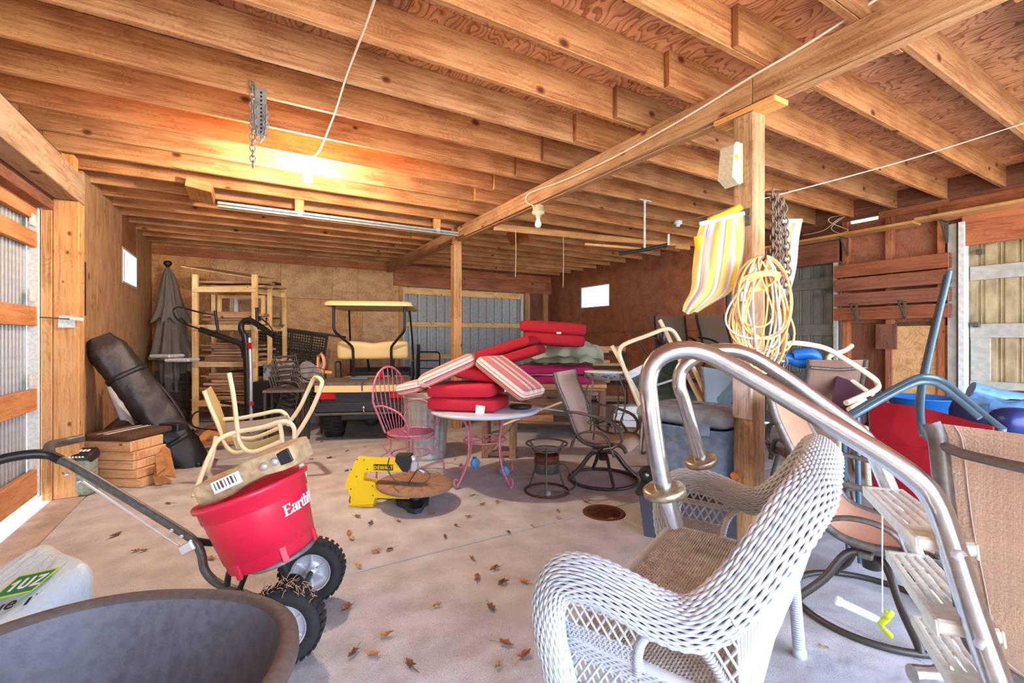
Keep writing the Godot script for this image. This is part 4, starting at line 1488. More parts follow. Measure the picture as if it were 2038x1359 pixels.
		g2.append(row)
	grid(st, g2, false, true, 1.0, 1.0)
	for e in 2:
		var row: Array = g2[0] if e == 0 else g2[33]
		var c := bs * Vector3(-0.02 if e == 0 else len + 0.015, 0, 0)
		for j in 40:
			tri(st, c, row[j], row[(j + 1) % 40])
	part(t, "bag", st, M.blacktarp)
	for f in [0.2, 0.72]:
		st = ns()
		var ring := []
		for j in 28:
			var a := TAU * j / 28
			var c := signf(cos(a)) * pow(absf(cos(a)), 0.6)
			var s := signf(sin(a)) * pow(absf(sin(a)), 0.6)
			ring.append(bs * Vector3(f * len, s * 0.138, c * 0.176))
		strip(st, ring, 0.006, 0.05, bs.x, true)
		part(t, "strap", st, M.black_plastic)
	st = ns()
	tube(st, crv([bs * Vector3(len * 0.62, 0.06, 0.15), bs * Vector3(len * 0.5, 0.07, 0.175), bs * Vector3(len * 0.34, 0.05, 0.175), bs * Vector3(len * 0.27, 0.02, 0.15)], 5), 0.03, 8, false, 0.5)
	part(t, "carry_handle", st, M.blacktarp)
	for s in [-1, 1]:
		st = ns()
		lathe(st, [Vector2(0, 0), Vector2(0.03, 0), Vector2(0.03, 0.05), Vector2(0, 0.05)], 10, Transform3D(Basis(), Vector3(0.04 * s, -0.0, 0.1 * s)))
		part(t, "foot", st, M.black_plastic)
	# ---- white plastic chair back behind the bag ----
	t = thing("plastic_chair", "white plastic chair with curved slats leaning behind the black bag", "chair", FY(270, 918))
	for q in [[[[222, 765, 5.2], [236, 800, 5.15], [258, 850, 5.1]], 0.1], [[[258, 798, 5.2], [275, 830, 5.15], [290, 856, 5.1]], 0.05], [[[275, 808, 5.2], [300, 845, 5.15], [308, 862, 5.1]], 0.05]]:
		st = ns()
		strip(st, crv(TP(t, q[0]), 6), q[1], 0.02, Vector3(0.5, 0, 0.86))
		part(t, "slat", st, M.white)
	st = ns()
	bar(st, TP(t, [[258, 868, 5.1]])[0], TP(t, [[318, 872, 5.1]])[0], 0.06, 0.16, Vector3.UP, 0.01)
	part(t, "seat_edge", st, M.white)
	for s in [0.0, 0.5]:
		st = ns()
		box(st, Vector3(0.02 + s * 0.5, 0.03, -0.02 + 0.3 * s), Vector3(0.05, 0.1, 0.05), Basis(), 0.006)
		part(t, "leg", st, M.white)
	# ---- roll of membrane ----
	var e0 := W(207, 890, 4.6)
	var e1 := W(262, 838, 5.5)
	t = thing("membrane_roll", "brown rolled up roofing membrane lying along the left wall", "roll", e0)
	st = ns()
	tube(st, crv([Vector3.ZERO, (e1 - e0) * 0.5 + Vector3(0, 0.02, 0), e1 - e0], 4), 0.12, 22)
	part(t, "roll", st, M.rolled)
	var db := frame_of(e1 - e0)
	st = ns()
	for k in 5:
		var ring := []
		for j in 22:
			var a := TAU * j / 22
			ring.append(db * Vector3(-0.006, cos(a) * (0.115 - 0.018 * k), sin(a) * (0.115 - 0.018 * k) - 0.006 * k))
		tube(st, ring, 0.006, 5, true)
	part(t, "end_layers", st, M.silver)
	st = ns()
	tube(st, [db * Vector3(-0.012, -0.03, 0.0), db * Vector3(0.05, -0.03, 0.0)], 0.035, 14)
	part(t, "core", st, M.black_plastic)
	st = ns()   # timber block under it
	box(st, Vector3.ZERO, Vector3(0.2, 0.24, 0.8), Basis(), 0.01)
	single("timber_block", st, M.oldwood[1], "old timber block under the brown membrane roll", "block", Vector3((e0.x + e1.x) / 2, 0.12, (e0.z + e1.z) / 2), atan2(e1.x - e0.x, e1.z - e0.z))
	# ---- stacked boards with rug and torn carton ----
	var bp := FY(250, 970)
	rng.seed = 9
	var yy := 0.0
	for k in 5:
		st = ns()
		var hgt := 0.082 if k < 4 else 0.10
		box(st, Vector3.ZERO, Vector3(0.54 - 0.02 * (k % 3), hgt - 0.004, 0.36), Basis(), 0.006)
		single("timber_board", st, pick(M.crate), "pale timber board, number %s from the floor in the stack by the door post" % ["one", "two", "three", "four", "five"][k], "board", bp + Vector3(0, yy + hgt * 0.5, -0.22) + Basis(Vector3.UP, face_turn(-6)) * Vector3(0.02 - 0.025 * k, 0, 0), face_turn(-6) + rng.randf_range(-0.02, 0.02), "timber boards stacked by the door post")
		yy += hgt
	t = thing("folded_rug", "brown folded rug with white stripes on the stacked timber boards", "rug", bp + Vector3(-0.02, yy + 0.002, -0.3), face_turn(-6))
	st = ns()
	cushion(st, Vector3(0.48, 0.06, 0.5), Transform3D(Basis(), Vector3(0, 0.03, 0)), 0.4, 0.0, 8)
	part(t, "rug", st, M.carpet)
	for x in [-0.1, -0.03, 0.0]:
		st = ns()
		box(st, Vector3(x, 0.0612, 0.0), Vector3(0.012, 0.003, 0.46))
		part(t, "white_stripe", st, M.cord_white)
	st = ns()
	box(st, Vector3(0.02, 0.03, -0.32), Vector3(0.5, 0.08, 0.1), Basis(), 0.01)
	single("black_beam", st, M.black_plastic, "black plastic bar lying behind the folded rug", "bar", bp + Vector3(-0.02, yy + 0.002, -0.3), face_turn(-6))
	t = thing("torn_carton", "torn brown cardboard carton flaps crumpled beside the timber boards", "carton", FY(325, 962))
	for q in [[[[308, 905, 4.35], [322, 900, 4.4], [330, 930, 4.4], [312, 945, 4.3]]], [[[316, 900, 4.5], [340, 935, 4.5], [325, 958, 4.3], [306, 950, 4.3]]], [[[318, 880, 4.6], [338, 895, 4.6], [350, 950, 4.35], [322, 945, 4.35]]], [[[306, 950, 4.25], [325, 945, 4.25], [344, 958, 4.3], [310, 966, 4.25]]]]:
		st = ns()
		var c := TP(t, q[0])
		for j in 4:
			c[j].y = maxf(c[j].y, 0.006)
		var nn: Vector3 = (c[2] - c[0]).cross(c[1] - c[0]).normalized() * 0.006
		quad(st, c[0] + nn, c[1] + nn, c[2] + nn, c[3] + nn)
		quad(st, c[3] - nn, c[2] - nn, c[1] - nn, c[0] - nn)
		for j in 4:
			quad(st, c[j] + nn, c[j] - nn, c[(j + 1) % 4] - nn, c[(j + 1) % 4] + nn)
		part(t, "flap", st, M.carton_brown)
	st = ns()
	box(st, Vector3.ZERO, Vector3(0.09, 0.2, 0.12), Basis(), 0.01)
	single("dark_jug", st, M.black_plastic, "dark plastic jug between the stacked boards and the torn carton", "jug", W(307, 893, 4.6) - Vector3(0, 0.03, 0), face_turn(-10))
	# scraps of wood under the bike carrier
	for q in [[415, 838, 0.4], [432, 852, -0.5], [400, 862, 0.9], [440, 865, 0.2], [421, 870, -0.2]]:
		st = ns()
		box(st, Vector3.ZERO, Vector3(0.3, 0.045, 0.09), Basis(Vector3(0, 0, 1), q[2] * 0.5), 0.003)
		var p := FY(q[0], q[1] + 26)
		single("kindling_piece", st, M.redwood[0] if q[0] % 2 else M.stud[1], "orange wood scrap in the heap behind the cream chairs", "wood scrap", p + Vector3(0, 0.09, 0), q[2], "wood scraps heaped on the floor")
	# ---- plastic sack by the post ----
	t = thing("feed_sack", "upright grey green sack with black and white printed top by the post", "sack", FY(166, 984), face_turn(10))
	st = ns()
	cushion(st, Vector3(0.19, 0.36, 0.13), Transform3D(Basis(), Vector3(0, 0.18, 0)), 0.35, 0.0, 8)
	part(t, "sack", st, M.greenbag)
	st = ns()
	cushion(st, Vector3(0.2, 0.1, 0.14), Transform3D(Basis(Vector3(1, 0, 0), 0.35), Vector3(0, 0.35, 0.0)), 0.3, 0.0, 6)
	part(t, "printed_top", st, M.black_plastic)
	st = ns()
	for k in 5:
		box(st, Vector3(-0.065 + 0.032 * k, 0.40, 0.035), Vector3(0.02, 0.004, 0.03), Basis(Vector3(1, 0, 0), 0.35))
		box(st, Vector3(-0.05 + 0.025 * k, 0.355, 0.085), Vector3(0.014, 0.014, 0.004), Basis(Vector3(1, 0, 0), 0.35))
	part(t, "white_print", st, M.paper)
	cream_chairs()
	spreader()
	wheelbarrow()

func cream_chairs() -> void:
	var st: SurfaceTool
	var t := thing("patio_chair", "cream tube patio chair with yellow sling tipped over on the floor", "chair", FY(388, 988))
	var zn := 4.35
	var zf := 4.85
	for q in [
		[[386, 988, 4.02], [405, 935, 4.1], [425, 890, 4.2], [440, 872, 4.25], [470, 860, zn], [520, 851, zn], [556, 840, zn], [574, 840, zn], [585, 852, zn], [586, 872, zn]],
		[[456, 742, zn], [465, 790, zn], [472, 850, zn], [476, 876, zn], [488, 894, zn], [505, 898, zn], [530, 890, zn], [562, 876, zn]],
		[[556, 842, zn], [560, 860, zn], [562, 880, zn]]]:
		st = ns()
		tube(st, crv(TP(t, q), 4), 0.021, 10)
		part(t, "frame_tube", st, M.cream)
	st = ns()
	grid(st, [crv(TP(t, [[462, 868, zn], [500, 880, zn], [560, 862, zn]]), 5), crv(TP(t, [[470, 893, zn], [510, 893, zn + 0.1], [560, 880, zn + 0.3]]), 5)])
	part(t, "seat_sling", st, M.cream_sling)
	t = thing("patio_chair", "cream tube patio chair with grey sling seat stacked into the tipped chair", "chair", FY(445, 915))
	for q in [
		[[406, 778, zf], [418, 809, zf], [436, 850, zf], [445, 878, zf], [458, 896, zf], [478, 900, zf], [527, 884, zf]],
		[[446, 834, zf], [477, 832, zf], [520, 824, zf], [550, 818, zf], [566, 822, zf], [576, 838, zf]],
		[[572, 846, zf], [596, 812, zf], [614, 775, zf], [626, 752, zf - 0.05], [638, 755, zf - 0.25], [640, 768, zf - 0.3], [622, 812, zf - 0.3], [603, 846, zf - 0.3], [588, 868, zf - 0.3]],
		[[430, 868, 4.5], [424, 900, 4.45], [416, 930, 4.4], [410, 944, 4.65]],
		[[450, 866, zf], [500, 872, zf], [560, 850, zf]]]:
		st = ns()
		tube(st, crv(TP(t, q), 4), 0.021, 10)
		part(t, "frame_tube", st, M.cream)
	st = ns()
	grid(st, [crv(TP(t, [[408, 776, zf], [420, 809, zf], [438, 850, zf], [446, 872, zf]]), 4), crv(TP(t, [[420, 768, zf + 0.3], [436, 800, zf + 0.3], [448, 835, zf + 0.3], [452, 860, zf + 0.3]]), 4)])
	part(t, "back_sling", st, M.cream_sling)
	st = ns()
	grid(st, [crv(TP(t, [[450, 840, zf - 0.1], [510, 836, zf - 0.1], [572, 826, zf - 0.1]]), 5), crv(TP(t, [[452, 860, zf - 0.3], [510, 858, zf - 0.3], [580, 843, zf - 0.3]]), 5)])
	part(t, "seat_sling", st, M.grey_sling)

func wheel(parent: Node3D, c: Vector3, axis: Vector3, r: float, w: float, rim: Material, spokes := 0) -> void:
	var b := frame_of(axis)
	var rot := Transform3D(Basis(b.y, b.x, -b.z), c)   # local y along the axle
	var st := ns()
	var prof := []
	for k in 13:
		var a := lerpf(-2.4, 2.4, k / 12.0)
		prof.append(Vector2(r - w * 0.42 + cos(a) * w * 0.42, sin(a) * w * 0.5))
	lathe_s(st, prof, 40, rot)
	for k in 30:   # tread blocks
		for s in [-1, 1]:
			var a := TAU * (k + (0.5 if s > 0 else 0.0)) / 30
			box(st, rot * Vector3(cos(a) * (r - 0.004), s * w * 0.22, sin(a) * (r - 0.004)), Vector3(r * 0.06, w * 0.34, r * 0.12), rot.basis * Basis(Vector3.UP, -a), 0.002)
	part(parent, "tyre", st, M.rubber)
	st = ns()
	var ri := r * 0.62
	lathe(st, [Vector2(ri, -w * 0.4), Vector2(ri * 0.93, -w * 0.42), Vector2(ri * 0.88, -w * 0.2), Vector2(ri * 0.3, -w * 0.12), Vector2(ri * 0.28, -w * 0.4), Vector2(0, -w * 0.4)], 30, rot)
	lathe(st, [Vector2(ri, w * 0.4), Vector2(ri * 0.93, w * 0.42), Vector2(ri * 0.88, w * 0.2), Vector2(ri * 0.3, w * 0.12), Vector2(ri * 0.28, w * 0.4), Vector2(0, w * 0.4)], 30, rot)
	for k in spokes:
		var a := TAU * k / spokes
		for s in [-1, 1]:
			box(st, rot * Vector3(cos(a) * ri * 0.58, s * w * 0.22, sin(a) * ri * 0.58), Vector3(ri * 0.6, w * 0.14, ri * 0.14), rot.basis * Basis(Vector3.UP, -a), 0.003)
	part(parent, "rim", st, rim)

func spreader() -> void:
	var st: SurfaceTool
	var cf := W(622, 1130, 2.43)
	var cn := W(566, 1245, 1.97)
	cf.y = 0.165
	cn.y = 0.165
	var o := (cf + cn) * 0.5
	o.y = 0.0
	var t := thing("broadcast_spreader", "push broadcast spreader with red hopper, grey handle and two pneumatic tyres", "spreader", o)
	var ax := (cn - cf).normalized()
	wheel(t, cf - o, ax, 0.165, 0.1, M.silver, 6)
	wheel(t, cn - o, ax, 0.165, 0.1, M.silver, 6)
	st = ns()
	tube(st, [cf - o - ax * 0.02, cn - o + ax * 0.02], 0.014, 10)
	part(t, "axle", st, M.black_metal)
	# clippings stuck to the near tyre
	st = ns()
	rng.seed = 12
	for k in 150:
		var a := rng.randf_range(-0.5, 2.4)
		var pb := frame_of(ax)
		var p := cn - o + pb * Vector3(rng.randf_range(-0.05, 0.05), sin(a) * 0.168, cos(a) * 0.168)
		var d := pb * Vector3(rng.randf_range(-1, 1), rng.randf_range(-1, 1), rng.randf_range(-1, 1)) * 0.03
		tube(st, [p, p + d * 0.5 + Vector3(0, 0.004, 0), p + d], 0.0016, 3)
	part(t, "grass_clippings", st, M.straw, "dry grass clippings", "stuff")
	# hopper, tilted back
	var bb := W(545, 1100, 2.2) - o
	var tl := Basis(Basis(Vector3.UP, camyaw()) * Vector3(0, 0, 1), 0.32)
	var hx := Transform3D(tl, bb - tl * Vector3(0, 0.01, 0))
	st = ns()
	lathe_s(st, [Vector2(0, 0.0), Vector2(0.17, 0.0), Vector2(0.19, 0.012), Vector2(0.215, 0.2), Vector2(0.222, 0.262)], 48, hx)
	lathe_s(st, [Vector2(0.222, 0.262), Vector2(0.232, 0.268), Vector2(0.236, 0.322), Vector2(0.25, 0.326), Vector2(0.254, 0.345), Vector2(0.246, 0.352), Vector2(0.232, 0.345), Vector2(0.225, 0.26), Vector2(0.2, 0.06), Vector2(0, 0.05)], 48, hx)
	var hop := part(t, "hopper", st, M.bucket, "red plastic hopper")
	st = ns()
	for k in 6:
		var a := TAU * k / 6 + 0.3
		box(st, hx * Vector3(cos(a) * 0.196, 0.03, sin(a) * 0.196), Vector3(0.012, 0.07, 0.03), tl * Basis(Vector3.UP, -a), 0.003)
	part(hop, "rib", st, M.bucket)
	# lettering wrapped round the hopper, letter by letter
	var word := "EarthWay"
	var advance := [0.034, 0.029, 0.021, 0.018, 0.03, 0.05, 0.028, 0.028]
	var ang := 0.42
	for k in word.length():
		var a2: float = PI / 2 - (ang + advance[k] * 2.8)
		var nrm := tl * Vector3(cos(a2), -0.11, sin(a2)).normalized()
		var tan := tl * Vector3(sin(a2), 0, -cos(a2))
		var rr := 0.2235
		text(hop, word[k], 0.07, M.paper, face(hx * Vector3(cos(a2) * rr, 0.208, sin(a2) * rr), tan, nrm.cross(tan)), "letter", "Droid Serif", 700)
		ang += advance[k] * 5.6
	# frame
	var fr := [
		["handle_tube", [[112, 912, 2.15], [150, 930, 2.16], [250, 990, 2.18], [345, 1048, 2.2], [385, 1075, 2.2], [400, 1100, 2.2], [408, 1135, 2.2], [432, 1160, 2.2], [470, 1175, 2.2], [520, 1192, 2.2], [590, 1185, 2.2]], 0.02],
		["crossbar", [[388, 1076, 2.2], [420, 1080, 2.25], [470, 1078, 2.3]], 0.017],
		["hoop", [[452, 1165, 2.12], [456, 1140, 2.12], [470, 1122, 2.12], [495, 1112, 2.12], [560, 1088, 2.12], [600, 1062, 2.15]], 0.014],
		["hoop", [[478, 1170, 2.2], [490, 1140, 2.2], [500, 1115, 2.2]], 0.013],
	]
	for q in fr:
		st = ns()
		tube(st, crv(TP(t, q[1]), 4), q[2], 10)
		part(t, q[0], st, M.grey_metal if q[0] == "handle_tube" else M.black_metal)
	st = ns()
	tube(st, crv(TP(t, [[-40, 928, 2.0], [10, 912, 2.05], [60, 904, 2.1], [95, 905, 2.14], [120, 915, 2.15]]), 4), 0.022, 10)
	part(t, "grip", st, M.black_metal)
	st = ns()
	tube(st, crv(TP(t, [[98, 900, 2.2], [100, 886, 2.3], [125, 880, 2.45], [164, 872, 2.55]]), 4), 0.022, 10)
	part(t, "grip", st, M.grey_metal)
	st = ns()
	tube(st, TP(t, [[165, 958, 2.1], [250, 1015, 2.12], [358, 1088, 2.15]]), 0.005, 6)
	part(t, "control_rod", st, M.silver)
	st = ns()
	var c: Vector3 = TP(t, [[372, 1090, 2.14]])[0]
	box(st, c, Vector3(0.07, 0.05, 0.02), Basis(Vector3.UP, camyaw()) * Basis(Vector3(0, 0, 1), 0.5), 0.006)
	part(t, "control_bracket", st, M.silver)
	st = ns()
	for q in [[133, 944], [158, 958], [340, 1056], [360, 1068]]:
		ball(st, TP(t, [[q[0], q[1], 2.14]])[0], Vector3(0.012, 0.008, 0.012), 5)
	part(t, "bolts", st, M.silver)
	# spinner plate and gear box
	st = ns()
	lathe(st, [Vector2(0, 0.01), Vector2(0.14, 0.012), Vector2(0.15, 0.0), Vector2(0.14, -0.008), Vector2(0, -0.008)], 28, Transform3D(tl, TP(t, [[562, 1105, 2.18]])[0]))
	for k in 4:
		box(st, TP(t, [[562, 1105, 2.18]])[0] + tl * (Basis(Vector3.UP, k * PI / 2) * Vector3(0.08, 0.02, 0)), Vector3(0.12, 0.02, 0.006), tl * Basis(Vector3.UP, k * PI / 2))
	part(t, "spinner_plate", st, M.dirtgrey)
	st = ns()
	tube(st, TP(t, [[562, 1108, 2.2], [575, 1180, 2.2]]), 0.02, 10)
	ball(st, TP(t, [[580, 1165, 2.2]])[0], Vector3(0.06, 0.05, 0.06), 8)
	part(t, "gear_box", st, M.black_plastic)
	# white handle on the far rim
	st = ns()
	tube(st, rnd(TP(t, [[600, 925, 2.3], [606, 945, 2.32], [604, 962, 2.3]]), 0.02), 0.013, 8)
	part(hop, "pail_handle", st, M.white_plain)
	# carton stuffed in the hopper
	var u := thing("carton", "crumpled tan carton with a white label stuffed into the red hopper", "carton", W(508, 935, 2.2))
	var cb := Basis(Vector3.UP, camyaw()) * Basis(Vector3(0, 0, 1), 0.43)
	st = ns()
	cushion(st, Vector3(0.50, 0.10, 0.19), Transform3D(cb, Vector3(0, 0, 0)), 0.12, 0.02, 8, func(q): return q + Vector3(0, 0.012 * sin(q.x * 18.0 + q.z * 9.0) + 0.02 * q.x, 0.01 * sin(q.x * 13.0)))
	part(u, "carton", st, M.carton)
	st = ns()
	box(st, cb * Vector3(-0.08, 0.005, 0.102), Vector3(0.14, 0.055, 0.004), cb)
	var lb := part(u, "label", st, M.paper)
	st = ns()
	for k in 7:
		box(st, cb * Vector3(-0.135 + 0.017 * k, 0.008, 0.1045), Vector3(0.004 + 0.003 * (k % 3), 0.035, 0.001), cb)
	part(lb, "barcode", st, M.grey_metal)
	st = ns()
	box(st, cb * Vector3(0.165, 0.0, 0.092), Vector3(0.15, 0.065, 0.02), cb, 0.004)
	part(u, "open_end", st, M.black_plastic)
	for x in [0.11, 0.165]:
		st = ns()
		lathe_s(st, [Vector2(0, 0.016), Vector2(0.014, 0.014), Vector2(0.02, 0.004), Vector2(0.012, -0.006)], 14, Transform3D(cb * Basis(Vector3(1, 0, 0), PI / 2), cb * Vector3(x, 0.0, 0.104)))
		part(u, "lamp_lens", st, M.silver)

func wheelbarrow() -> void:
	var st: SurfaceTool
	var cb := Basis(Vector3.UP, camyaw())
	var c := Vector3(0, 0, 0) + cb * Vector3(-1.02, 0, -0.97)
	var t := thing("wheelbarrow", "black plastic wheelbarrow tub with a worn dirty rim", "wheelbarrow", c, camyaw())
	var a := 0.44
	var b := 0.47
	var H := 0.60
	var ring := func(k: float, y: float, push: float) -> Array:
		var r := []
		for j in 72:
			var ang := TAU * j / 72
			var cx := signf(cos(ang)) * pow(absf(cos(ang)), 0.82)
			var sz := signf(sin(ang)) * pow(absf(sin(ang)), 0.82)
			r.append(Vector3(cx * (a * k + push), y + 0.02 * sz, sz * (b * k + push)))
		return r
	st = ns()
	grid(st, [ring.call(1.0, H, 0.0), ring.call(0.97, H - 0.05, 0.0), ring.call(0.9, H - 0.16, 0.0), ring.call(0.8, H - 0.25, 0.0), ring.call(0.66, H - 0.3, 0.0), ring.call(0.45, H - 0.315, 0.0), ring.call(0.2, H - 0.318, 0.0), ring.call(0.02, H - 0.318, 0.0)], false, true)
	grid(st, [ring.call(1.0, H - 0.02, 0.012), ring.call(0.9, H - 0.17, 0.012), ring.call(0.8, H - 0.26, 0.012), ring.call(0.66, H - 0.315, 0.01), ring.call(0.2, H - 0.33, 0.01), ring.call(0.02, H - 0.33, 0.0)], false, true, 1, 1, true)
	part(t, "tub", st, M.tub)
	st = ns()
	grid(st, [ring.call(1.0, H - 0.004, -0.002), ring.call(1.0, H + 0.012, 0.006), ring.call(1.0, H + 0.012, 0.03), ring.call(1.0, H - 0.002, 0.045), ring.call(1.0, H - 0.025, 0.046), ring.call(1.0, H - 0.028, 0.03), ring.call(1.0, H - 0.02, 0.01)], false, true)
	part(t, "rim", st, M.tub_rim)
	for s in [-1, 1]:
		st = ns()
		bar(st, Vector3(s * 0.2, 0.26, -0.5), Vector3(s * 0.3, 0.3, 0.85), 0.04, 0.04, Vector3.UP, 0.006)
		part(t, "handle", st, M.oldwood[0])
		st = ns()
		tube(st, rnd([Vector3(s * 0.24, 0.24, -0.1), Vector3(s * 0.3, 0.012, 0.2), Vector3(s * 0.26, 0.012, 0.42), Vector3(s * 0.27, 0.26, 0.45)], 0.05), 0.014, 8)
		part(t, "leg", st, M.black_metal)
	wheel(t, Vector3(0, 0.165, -0.58), Vector3(1, 0, 0), 0.165, 0.09, M.silver, 0)
	# sack of lawn seed on the floor behind
	var p := FY(30, 1235)
	var u := thing("fertilizer_sack", "white and pale blue plastic sack with green logo lying behind the wheelbarrow", "sack", p, face_turn(-28))
	st = ns()
	cushion(st, Vector3(0.62, 0.2, 0.44), Transform3D(Basis(), Vector3(0, 0.095, 0)), 0.42, 0.05, 14, func(q): return Vector3(q.x, (q.y + 0.1) * (1.0 - 2.2 * q.z) - 0.1 + 0.005 * sin(q.x * 17.0 + q.z * 6.0) + 0.004 * sin(q.z * 31.0 + q.x * 11.0), q.z))
	part(u, "sack", st, M.bagplastic)
	st = ns()
	var tilt := Basis(Vector3(1, 0, 0), 0.415)
	var lx := Transform3D((tilt * Basis(Vector3(0, 1, 0), 0.6) * Basis(Vector3(1, 0, 0), -PI / 2)) * 0.72, Vector3(0.13, 0.216, 0.0))
	extr(st, [Vector2(-0.15, -0.085), Vector2(0.12, -0.1), Vector2(0.16, 0.085), Vector2(-0.12, 0.1)], 0.004, lx)
	var lg := part(u, "logo_ground", st, M.lime)
	st = ns()
	extr(st, [Vector2(-0.135, -0.073), Vector2(0.113, -0.087), Vector2(0.146, 0.073), Vector2(-0.11, 0.087)], 0.006, lx)
	part(lg, "logo_green", st, M.green_logo)
	text(lg, "1UZ", 0.13, M.paper, lx * Transform3D(Basis(), Vector3(0.01, -0.002, 0.004)))
	for q in [["r", 0.125, 0.14], ["ue", 0.19, 0.085], ["T", 0.25, 0.02]]:
		text(u, q[0], 0.085, M.black_metal, Transform3D(tilt * Basis(Vector3(0, 1, 0), 0.8) * Basis(Vector3(1, 0, 0), -PI / 2), Vector3(q[1], 0.212 - 0.44 * q[2] - 0.25 * maxf(q[1] - 0.16, 0.0), q[2])))

func centre_things() -> void:
	golf_cart()
	back_clutter()
	pink_set()
	workbench()
	scroll_saw()
	small_floor()

func golf_cart() -> void:
	var st: SurfaceTool
	var t := thing("golf_cart", "old golf cart with tan roof, tan seat and knobby black tyres", "golf cart", FY(733, 866), face_turn(9))
	# local: rear towards +z
	for a in [[-0.45, 0.0], [0.45, 0.0], [-0.45, -1.65], [0.45, -1.65]]:
		wheel(t, Vector3(a[0], 0.27, a[1]), Vector3(1, 0, 0), 0.27, 0.26, M.black_metal, 0)
	st = ns()
	box(st, Vector3(0, 0.34, -0.8), Vector3(0.62, 0.12, 2.3), Basis(), 0.02)
	tube(st, [Vector3(-0.45, 0.27, 0), Vector3(0.45, 0.27, 0)], 0.06, 10)
	ball(st, Vector3(0.05, 0.25, 0.05), Vector3(0.12, 0.11, 0.12), 8)
	part(t, "chassis", st, M.cart_black)
	st = ns()
	box(st, Vector3(0, 0.60, 0.36), Vector3(1.12, 0.26, 0.16), Basis(), 0.03)
	box(st, Vector3(0, 0.58, -0.2), Vector3(1.14, 0.22, 0.9), Basis(), 0.03)
	part(t, "rear_body", st, M.cart_black)
	st = ns()
	box(st, Vector3(0, 0.475, 0.47), Vector3(1.2, 0.13, 0.07), Basis(), 0.015)
	part(t, "bumper", st, M.cart_black)
	st = ns()
	box(st, Vector3(0, 0.395, 0.42), Vector3(1.2, 0.03, 0.2), Basis(), 0.006)
	part(t, "step_plate", st, M.grey_metal)
	st = ns()
	tube(st, [Vector3(0.02, 0.42, 0.52), Vector3(0.02, 0.46, 0.52)], 0.014, 8)
	ball(st, Vector3(0.02, 0.475, 0.52), Vector3(0.028, 0.026, 0.028), 8)
	part(t, "hitch_ball", st, M.chrome)
	for s in [-1, 1]:
		st = ns()
		box(st, Vector3(s * 0.45, 0.64, 0.45), Vector3(0.2, 0.13, 0.03), Basis(), 0.012)
		part(t, "tail_light", st, M.tail_red)
	# cargo deck
	st = ns()
	var pl := []
	for k in 13:
		var f := k / 12.0
		pl.append(Vector2(lerpf(-0.62, 0.62, f), 0.46 + 0.07 * sin(f * PI)))
	var poly := pl.duplicate()
	poly.append(Vector2(0.58, -0.35))
	poly.append(Vector2(-0.58, -0.35))
	extr(st, poly, 0.035, Transform3D(Basis(Vector3(1, 0, 0), PI / 2), Vector3(0, 0.79, 0)))
	part(t, "cargo_deck", st, M.cart_bed)
	st = ns()
	extr(st, poly, 0.09, Transform3D(Basis(Vector3(1, 0, 0), PI / 2).scaled(Vector3(0.99, 1, 0.99)), Vector3(0, 0.725, 0)))
	part(t, "deck_apron", st, M.cart_tan)
	st = ns()
	strip(st, rnd([Vector3(0.0, 0.81, 0.48), Vector3(0, 0.81, 0.535), Vector3(0, 0.7, 0.54)], 0.02), 0.035, 0.012, Vector3(1, 0, 0))
	part(t, "latch", st, M.grey_metal)
	# seat and back
	st = ns()
	cushion(st, Vector3(1.06, 0.16, 0.48), Transform3D(Basis(), Vector3(0, 0.70, -0.78)), 0.35, 0.05)
	part(t, "seat", st, M.cart_seat)
	st = ns()
	cushion(st, Vector3(1.06, 0.28, 0.13), Transform3D(Basis(Vector3(1, 0, 0), 0.12), Vector3(0, 1.21, -0.50)), 0.42, 0.0, 12, func(q): return q + Vector3(0, -0.035 * exp(-q.x * q.x * 60.0) * clampf(q.y * 12.0, 0.0, 1.0), 0))
	part(t, "seat_back", st, M.cart_seat)
	st = ns()
	for s in [-1, 1]:
		tube(st, [Vector3(s * 0.3, 0.75, -0.45), Vector3(s * 0.3, 1.15, -0.56)], 0.02, 8)
	part(t, "back_support", st, M.cart_black)
	# roof and posts
	st = ns()
	var outl := []
	for p in rnd([Vector3(-0.62, 0, 0.02), Vector3(0.62, 0, 0.02), Vector3(0.62, 0, -1.5), Vector3(-0.62, 0, -1.5)], 0.12, 5, true):
		outl.append(p)
	var up := []
	var dn := []
	var mid := []
	for p in outl:
		up.append(Vector3(p.x * 0.93, 1.93, (p.z + 0.74) * 0.94 - 0.74))
		mid.append(Vector3(p.x, 1.905, p.z))
		dn.append(Vector3(p.x * 1.01, 1.86, p.z))
	var cen := []
	for p in outl:
		cen.append(Vector3(0, 1.945, -0.74))
	grid(st, [cen, up, mid, dn], false, true)
	for k in dn.size():
		tri(st, Vector3(0, 1.875, -0.74), dn[(k + 1) % dn.size()], dn[k])
	part(t, "roof", st, M.cart_tan)
	for s in [-1, 1]:
		st = ns()
		tube(st, rnd([Vector3(s * 0.5, 1.88, -0.12), Vector3(s * 0.5, 1.5, -0.12), Vector3(s * 0.28, 1.26, -0.38), Vector3(s * 0.28, 0.8, -0.45)], 0.06), 0.02, 8)
		part(t, "rear_post", st, M.black_metal)
		st = ns()
		tube(st, rnd([Vector3(s * 0.5, 1.88, -1.25), Vector3(s * 0.53, 1.4, -1.5), Vector3(s * 0.55, 0.7, -1.7)], 0.06), 0.016, 8)
		part(t, "front_post", st, M.black_metal)
	st = ns()
	torus(st, Vector3(-0.22, 1.2, -1.25), 0.17, 0.013, Basis(Vector3(1, 0, 0), 0.7), 24, 6)
	tube(st, [Vector3(-0.22, 1.2, -1.25), Vector3(-0.22, 0.8, -1.6)], 0.02, 8)
	part(t, "steering_wheel", st, M.black_plastic)
	st = ns()
